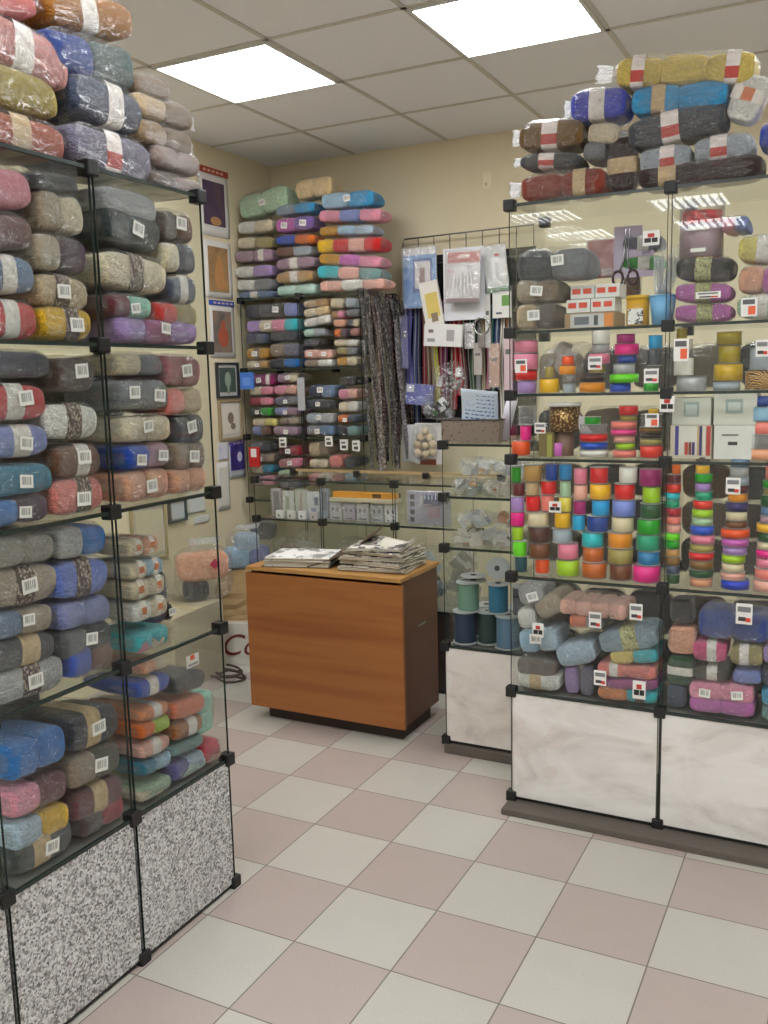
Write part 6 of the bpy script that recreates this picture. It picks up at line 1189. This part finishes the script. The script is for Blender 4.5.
for k, x in enumerate([-2.35, -2.27, -2.19, -2.11, -2.03]):
    vcard(['white button card below amber ruler, first', 'lilac button card below amber ruler, second', 'white card with dark buttons below amber ruler, third', 'grey card with buttons below amber ruler, fourth', 'white card crumpled at bay end below amber ruler'][k], x, zv, .068, .09, ['D8D8DC', 'BDB4C8', 'D2D2D8', 'B4B8C0', 'E2E2E6'][k], [('dark_button', '3A3A48', .2, .35, .5, .7), ('dark_button', '3A3A48', .6, .75, .5, .7), ('dark_button', '44445A', .2, .8, .08, .16)])
b.free()
vcard('large lilac card of black figures, aisle end of vitrine', -1.82, zv, .23, .165, 'B8B4C8', [('black_figure', '2A2A34', .06, .16, .76, .9), ('black_figure', '2A2A34', .06, .16, .54, .68), ('black_figure', '2A2A34', .06, .16, .30, .44), ('black_figure', '2A2A34', .06, .16, .08, .22), ('white_square', 'D8D4E0', .3, .55, .6, .85), ('pink_square', 'C8A8B8', .5, .75, .2, .55)])
vcard('navy comb-shaped hook strip in front of lilac card', -1.77, zv + .11, .13, .045, '27306A', [('white_tooth', 'C8CCE0', .05 + .12 * 0, .10, .5, .95), ('white_tooth', 'C8CCE0', .2, .25, .5, .95), ('white_tooth', 'C8CCE0', .35, .4, .5, .95), ('white_tooth', 'C8CCE0', .5, .55, .5, .95), ('white_tooth', 'C8CCE0', .65, .7, .5, .95), ('white_tooth', 'C8CCE0', .8, .85, .5, .95)], y=3.985, name='hook_strip')
zl = .416
for k, (x, w_, h_, c, lab) in enumerate([(-2.69, .14, .30, '8C7A70', 'brown wrapped bundle on the vitrine lower shelf, wall end'), (-2.55, .12, .34, 'A8A49A', 'pale bundle beside the brown bundle, vitrine lower shelf'), (-2.29, .14, .32, '7A4A54', 'wine coloured bundle on vitrine lower shelf'), (-2.11, .16, .30, '8A8478', 'grey bundle behind the magazines, vitrine lower shelf'), (-1.86, .13, .30, 'AEB6BA', 'pale blue boxed bundle, vitrine lower shelf'), (-1.68, .14, .33, 'B4B0AC', 'light grey bundle at aisle end, vitrine lower shelf')]):
    pouch('accessory_bag', lab, (x, 4.10, zl), w_, h_, .16, [(c, 'folded_piece', 9, (.09, .05, .05)), ('C9C5BC', 'card', 4, (.05, .004, .05))], seed=60 + k, group='clear bags in the low vitrine')
# ---------------------------------------------------------------- ribbon case: special goods
def carton(name, label, loc, w_, h_, d_, c, marks=(), rz=0, cat='box', tilt=0, group=None):
    r = thing(name, label, cat, loc, (0, -R(tilt), rz), group); b = NB(); box(b, -w_ / 2, 0, 0, w_ / 2, d_, h_, bev=.0015); mk('box_body', b, plain(c, .6, key='carton'), r)
    for k_, (nm, c2, a0, a1, c0, c1) in enumerate(marks):
        b = NB(); box(b, -w_ / 2 + a0 * w_, -.0012 - .0005 * k_, c0 * h_, -w_ / 2 + a1 * w_, -.0002, c1 * h_); mk(nm, b, plain(c2, .5, key='carton_print'), r)
    return r
zs = 1.688
carton('cardboard_box', 'brown cardboard box with grey picture label under small white boxes', (-.785, 3.035, zs), .165, .052, .16, 'A98A62', [('picture_label', 'C8C8C4', .12, .80, .08, .92), ('grey_print', '6A6E74', .2, .5, .25, .75), ('orange_patch', 'E08A3A', .80, .97, .1, .9), ('barcode', '4A4A4A', .6, .68, .2, .8)])
RB = lambda: [('red_patch', 'DE4A2C', .08, .42, .35, .75), ('red_patch', 'DE4A2C', .54, .88, .35, .75)]
for k, (x, z, lab) in enumerate([(-.822, .053, 'white box with red patches, lower pair, inner one'), (-.740, .053, 'white box with red patches, lower pair, outer one'), (-.808, .0975, 'white box with red patches, upper pair, inner one'), (-.726, .0975, 'white box with red patches, upper pair, outer one')]):
    carton('small_box', lab, (x, 3.035, zs + z), .079, .043, .10, 'E4E2DC', RB(), group='small white boxes with red patches')
r = thing('plastic_tub', 'yellow tub with white and black label on top shelf', 'tub', (-.632, 3.06, zs)); b = NB(); cyl(b, (0, 0, .043), .036, .086, seg=36); mk('tub_body', b, plain('D9A21C', .35, key='tub_yellow'), r); b = NB(); cyl(b, (0, 0, .092), .038, .012, seg=36); mk('lid', b, plain('E8B62A', .35, key='lid_yellow'), r)
b = NB(); box(b, -.024, -.0385, .006, .024, -.0365, .055); mk('label', b, print_mat('E8E6E0', '3A3A3A', 60, .54, 'tub_label'), r)
r = thing('blue_cup', 'light blue plastic cup holding knitting needle packs', 'cup', (-.553, 3.055, zs)); b = NB(); cyl(b, (0, 0, .046), .031, .092, seg=36, r2=.042); mk('cup_body', b, plain('6FB0DC', .35, key='cup_blue'), r); b = NB(); tube(b, [(.042 * math.cos(a * R(15)), .042 * math.sin(a * R(15)), .092) for a in range(25)], .0025, 6); mk('rim', b, plain('8CC4E8', .35, key='cup_rim'), r)
for k in range(7):
    a = -.30 + .1 * k; r = thing('needle_pack', 'slim clear pack of grey knitting needles standing in the cup', 'needles', (-.553 + .03 * math.sin(a * 2), 3.045 + .02 * (k % 2), zs + .094), (R(-6 + 5 * (k % 3)), a * .6 + .12, 0), 'needle packs in the blue cup'); b = NB(); box(b, -.008, -.002, 0, .008, .002, .13 + .015 * (k % 3)); mk('film_sleeve', b, CLEAR, r); b = NB(); tube(b, [(-.003, 0, .0), (-.003, 0, .12)], .002, 6); tube(b, [(.003, 0, .0), (.003, 0, .12)], .002, 6); mk('needle', b, plain('8E959A', .3, .6, key='needle_metal'), r)
r = thing('scissors_card', 'dark scissors hung on a lilac card, top shelf', 'scissors', (-.705, 3.20, 1.83)); b = NB(); box(b, -.04, .004, .03, .055, .007, .20); mk('card', b, plain('C8B8CC', .5, key='lilac_card'), r)
b = NB(); tube(b, [(-.0, 0, .19), (-.004, 0, .09), (-.02, 0, .05)], [.002, .004, .004], 6); tube(b, [(.012, 0, .19), (.006, 0, .09), (.02, 0, .05)], [.002, .004, .004], 6); mk('blades', b, plain('9A9A9E', .25, .9, key='blade'), r)
for s_ in (-1, 1):
    b = NB(); tube(b, [(s_ * .025 + .017 * math.cos(a * R(20)), 0, .03 + .024 * math.sin(a * R(20))) for a in range(19)], .0045, 8); mk('finger_loop', b, plain('4A2028', .4, key='loop'), r)
packet('lilac_card', 'plain lilac card beside the scissors card', -.64, 3.21, 1.86, .055, .15, 'C3B3C9', film_=False, marks=[('print', '8A7A94', .2, .8, .5, .55)], th=.003)
packet('red_packet', 'faded red packet at the back of top shelf', -.80, 3.26, 1.87, .10, .13, 'B8564E', film_=True, marks=[('print', 'D8C0B8', .5, .9, .05, .25)])
r = thing('yarn_jar', 'clear round jar of brick red yarn with wide pinkish label', 'jar', (-.440, 3.06, 1.866)); b = NB(); cyl(b, (0, 0, .08), .060, .16, seg=40, bev=0); mk('yarn_fill', b, yarn('red'), r)
b = NB(); cyl(b, (0, 0, .072), .0625, .10, seg=40); mk('label', b, art('9C7A86', 'B094A0', '8A7A88', 'jar_label', 4), r); b = NB(); cyl(b, (0, 0, .097), .066, .194, seg=40); mk('jar_wall', b, CLEAR, r)
b = NB(); box(b, -.03, -.0685, .10, .03, -.0665, .112); box(b, -.022, -.0685, .035, .022, -.0665, .046); mk('white_strip', b, PAPER, r)
for k, (x, c) in enumerate([(-.37, 'pale_blue'), (-.315, 'mustard'), (-.255, 'pale_grey')]):
    pass
r = thing('sequin_roll', 'wide roll of gold sequins with white lid, lower trimmings shelf', 'roll', (-.872, 3.06, 1.345)); 
b = NB(); cyl(b, (0, 0, .045), .052, .085, seg=40); tq = NT('gold_sequins'); vq = tq.n('ShaderNodeTexVoronoi'); vq.inputs['Scale'].default_value = 110; tq.l(tq.coord(), vq.inputs['Vector']); tq.princ(tq.ramp(vq.outputs['Distance'], [(.2, lin('E0C078')), (.5, lin('6A4426'))]), .3, .6); mk('sequin_band', b, tq.m, r)
b = NB(); cyl(b, (0, 0, .094), .056, .012, seg=40); mk('lid', b, plain('E6E2DC', .35, key='lid_white'), r)
b = NB(); cyl(b, (0, 0, -.04), .03, .082, seg=24); mk('inner_core', b, plain('8A6A5A', .6, key='roll_core2'), r)
carton('small_box', 'narrow olive brown carton beside neon orange spool', (-.925, 3.02, 1.262), .055, .085, .05, '7A6A3C', [('green_print', 'A8A84A', .55, .85, .0, .9)])
r = thing('lace_roll', 'curled strip of white lace on lower trimmings shelf', 'lace', (-.79, 3.05, 1.262)); b = NB(); ribbon(b, [(.02 * math.sin(s * .5), .0, .002 + .012 * s) for s in range(12)], .03, .003); mk('lace_strip', b, plain('D8D2D4', .7, key='lace'), r)
r = thing('lace_roll', 'white lace bunch in clear bag, upper trimmings shelf', 'lace', (-.885, 3.10, 1.532)); b = NB(); ribbon(b, [(.012 * math.sin(s * 1.1), .006 * math.cos(s), .004 + .0085 * s) for s in range(14)], .05, .006, twist=1.2); mk('lace_strip', b, plain('DCD4CC', .7, key='lace'), r)
obj('clear_bag', BG[(0, 0)][1], r, (.03, -.022, .06), (0, 0, 0), (.16, .09, .11))
zb = 1.264
carton('white_box', 'plain white box with square print, upper inner of pair', (-.452, 3.02, zb + .1075), .118, .085, .12, 'D6D4C6', [('print', '9AA8A0', .3, .7, .3, .85), ('print_centre', 'C4CCC4', .36, .64, .4, .75)])
carton('white_box', 'plain white box with square print, upper outer of pair', (-.322, 3.02, zb + .1075), .126, .10, .12, 'D6D4C6', [('print', '9AA8A0', .28, .68, .35, .8), ('print_centre', 'C4CCC4', .34, .62, .45, .7)])
ST = [('stripe', ['3A3A8C', 'E0DCD0', 'C8A878', '2A2A6A', 'B83A34', 'E6DCC8'][k % 6], a, a + w_, .1, .98) for k, (a, w_) in enumerate([(.12, .09), (.21, .44), (.66, .05), (.71, .06), (.88, .10), (.80, .06)])]
carton('striped_box', 'colourful striped box of threads below white boxes', (-.452, 3.02, zb), .126, .106, .12, 'D8CBB4', ST + [('red_swatch', 'C04030', .36, .44, .12, .5), ('brown_swatch', '7A3A2A', .46, .52, .12, .5), ('violet_swatch', '3A2A6A', .54, .60, .12, .5)])
for k in range(3): pass
carton('white_box', 'glossy white box with small black print, lower outer', (-.322, 3.02, zb), .120, .106, .12, 'DEDDD4', [('black_print', '2A2A2A', .35, .58, .42, .52), ('small_print', '5A5A5A', .2, .6, .70, .74)])
# price tags hung on the fronts
def ptag(x, z, lab, w_=.042, h_=.052, m=0):
    mk_ = [[('3A3A3A', .15, .6, .15, .35), ('C83A2A', .6, .9, .12, .32), ('7A7A7A', .1, .9, .6, .85)], [('E0603A', .45, .9, .1, .55), ('5A5A5A', .1, .85, .65, .9)], [('1E1E1E', .1, .5, .2, .5), ('1E1E1E', .55, .9, .2, .5), ('B8362A', .3, .7, .55, .8)]][m]
    small_tag('price_tag', lab, (x, 2.956, z), w_, h_, 'E6E4DE', marks=mk_, th=.0015, group='price tags on the right case')
ptag(-0.993, 1.549, 'price tag on pink spools, upper trimmings shelf', 0.042, 0.045, 1)
ptag(-0.744, 1.553, 'price tag on rosy spool in middle of upper trimmings shelf', 0.045, 0.042, 0)
ptag(-0.566, 1.506, 'price tag near green spool, upper trimmings shelf', 0.045, 0.045, 0)
ptag(-0.927, 1.346, 'price tag below sequin roll edge, lower trimmings shelf', 0.038, 0.036, 0)
ptag(-0.561, 1.369, 'price tag near brown spools, lower trimmings shelf', 0.042, 0.042, 1)
ptag(-0.875, 1.080, 'black-marked price tag among ribbon spools, inner bay', 0.042, 0.038, 2)
ptag(-0.477, 1.572, 'price tag with orange print, cord shelf of outer bay', 0.045, 0.068, 1)
ptag(-0.516, 1.415, 'spotted price tag beside the middle clips', 0.045, 0.05, 2)
ptag(-0.314, 1.162, 'price tag on third ribbon stack, outer bay', 0.042, 0.052, 0)
ptag(-0.245, 1.578, 'price tag at edge of cord shelf, outer bay', 0.036, 0.05, 0)
ptag(-0.574, 1.927, 'black and red notice on top shelf beside the cup', 0.05, 0.045, 2)
ptag(-0.402, 1.757, 'long white price tag on orchid pink pack', 0.072, 0.02, 0)
ptag(-0.285, 1.697, 'white price tag with orange mark, outer bay top shelf', 0.045, 0.055, 1)
ptag(-0.934, 0.641, 'black-marked price tag on light blue yarn', 0.04, 0.05, 2)
ptag(-0.736, 0.694, 'price tag on coral yarn, lowest shelf', 0.042, 0.055, 0)
ptag(-0.601, 0.735, 'price tag at end of peach yarn, lowest shelf', 0.042, 0.055, 0)
ptag(-0.717, 0.496, 'price tag over purple yarn, lowest shelf', 0.042, 0.052, 0)
ptag(-0.587, 0.467, 'price tag over turquoise yarn, lowest shelf', 0.042, 0.062, 2)
ptag(-0.270, 0.755, 'price tag with red square on long navy yarn', 0.048, 0.066, 0)
# black bag with orange price square: sticker
small_tag('price_tag', 'white price tag with orange square, lowest shelf of left case', (-1.652, 1.985, .735), .055, .036, 'E4E0DA', R(90), marks=[('E8552A', .3, .65, .6, .98), ('8A8A8A', .1, .9, .15, .3)], th=.0015)
# ---------------------------------------------------------------- behind the left case: clear bag, boxes by the wall
r = thing('empty_bag', 'big empty clear plastic bag with white seam in left case', 'bag', (-1.86, 1.99, .832))
obj('clear_film', BG[(0, 1)][2], r, (0, 0, .11), (0, R(-90), R(90)), (.21, .16, .20))
b = NB(); tube(b, [(.0, -.09, .19), (.0, -.03, .215), (.0, .03, .19), (.0, .07, .14)], .0022, 6); mk('seam', b, plain('E8E8E8', .4, key='seam'), r)
r = thing('storage_box', 'white box with dark red script on the floor by wall', 'box', (-2.98, 3.90, 0), (0, 0, R(25)))
b = NB(); box(b, -.20, 0, .002, .20, .30, .235, bev=.003); mk('box_body', b, plain('CFC9BC', .6, key='white_carton'), r)
cu = bpy.data.curves.new('script', 'FONT'); cu.body = 'Co'; cu.size = .17; cu.extrude = .0008; cu.shear = .35
to = bpy.data.objects.new('tmp', cu); C.objects.link(to); bpy.context.view_layer.update(); me = bpy.data.meshes.new_from_object(to.evaluated_get(bpy.context.evaluated_depsgraph_get())); bpy.data.objects.remove(to)
me.materials.clear(); me.materials.append(plain('6A241C', .5, key='dark_red_print')); obj('script_print', me, r, (-.06, -.0015, .06), (R(90), 0, 0))
rnd = random.Random(5)
r = thing('paper_bag', 'crumpled tan paper bag on the box with red script', 'bag', (-3.02, 4.05, .237), (0, 0, R(25)))
b = NB(); bmesh.ops.create_grid(b, x_segments=1, y_segments=1, size=.01); b.clear()
rows = []
for i in range(10):
    z = .27 * i / 9; q = 1 - .25 * (i / 9) ** 2
    rows.append([b.verts.new(((.13 * q + rnd.uniform(-.008, .008)) * sp_(math.cos(2 * math.pi * j / 24), .5), (.085 * q * (1 - .5 * (i / 9) ** 3) + rnd.uniform(-.008, .008)) * sp_(math.sin(2 * math.pi * j / 24), .5), z)) for j in range(24)])
for a_, c_ in zip(rows, rows[1:]):
    for j in range(24): b.faces.new((a_[j], a_[(j + 1) % 24], c_[(j + 1) % 24], c_[j]))
b.faces.new(rows[0]); b.faces.new(rows[-1]); mk('bag_body', b, plain('B89A6C', .7, key='kraft_paper'), r)
r = thing('yarn_bag', 'clear bag of bluish lilac yarn above the paper bag', 'bag', (-3.0, 4.12, .512), (0, 0, R(50)))
for k, (x, z, c) in enumerate([(-.06, .06, 'pale_blue'), (.06, .06, 'lavender_blue'), (0, .14, 'ice_blue')]): obj('skein', SK[k], r, (x, -.035, z), (0, 0, 0), (.13, .14, .12), yarn(c))
obj('clear_bag', BG[(0, 1)][0], r, (0, -.06, .11), (0, R(-90), 0), (.22, .17, .24))
r = thing('yarn_bag', 'dark pouch beside the clear bluish bag near the vitrine', 'bag', (-2.93, 4.20, .655), (0, 0, R(20))); obj('skein', SK[2], r, (0, -.03, .06), (0, 0, 0), (.14, .12, .10), yarn('charcoal')); obj('clear_bag', BG[(0, 0)][0], r, (0, -.032, .06), (0, 0, 0), (.15, .13, .115))
r = thing('carton_box', 'pale beige carton standing by the wall behind left case', 'box', (-3.12, 3.58, 0), (0, 0, R(4))); b = NB(); box(b, -.19, -.22, 0, .19, .22, .40, bev=.004); mk('box_body', b, plain('B8AC92', .7, key='beige_carton'), r)
b = NB(); box(b, -.19, -.025, .3995, .19, .025, .402); mk('tape', b, plain('C9B88E', .3, key='tape'), r)
r = thing('yarn_bag', 'clear bag of fluffy peach yarn with red diamond tag', 'bag', (-3.04, 3.77, .403), (0, 0, R(50)))
obj('skein', SK[1], r, (0, -.045, .185), (0, 0, 0), (.27, .17, .15), yarn('peach')); obj('skein', SK[4], r, (-.04, -.035, .055), (0, 0, 0), (.13, .13, .105), yarn('charcoal'))
b = NB(); box(b, -.02, -.001, -.02, .02, .001, .02); mk('diamond_tag', b, plain('B8244A', .5, key='diamond'), r, (.05, -.098, .20), (0, R(45), 0))
obj('clear_bag', BG[(0, 1)][1], r, (0, -.065, .15), (0, R(-90), 0), (.30, .18, .30))
r = thing('cable_coil', 'dark looped cable lying on the floor by white box', 'cable', (-2.95, 3.80, .0)); b = NB(); tube(b, [(.10 * math.cos(s * .5) + .01 * s * .3, .06 * math.sin(s * .5) - .003 * s, .008 + .004 * (s % 5)) for s in range(40)], .006, 6); mk('cord_loop', b, plain('3A2822', .5, key='cable_rubber'), r)
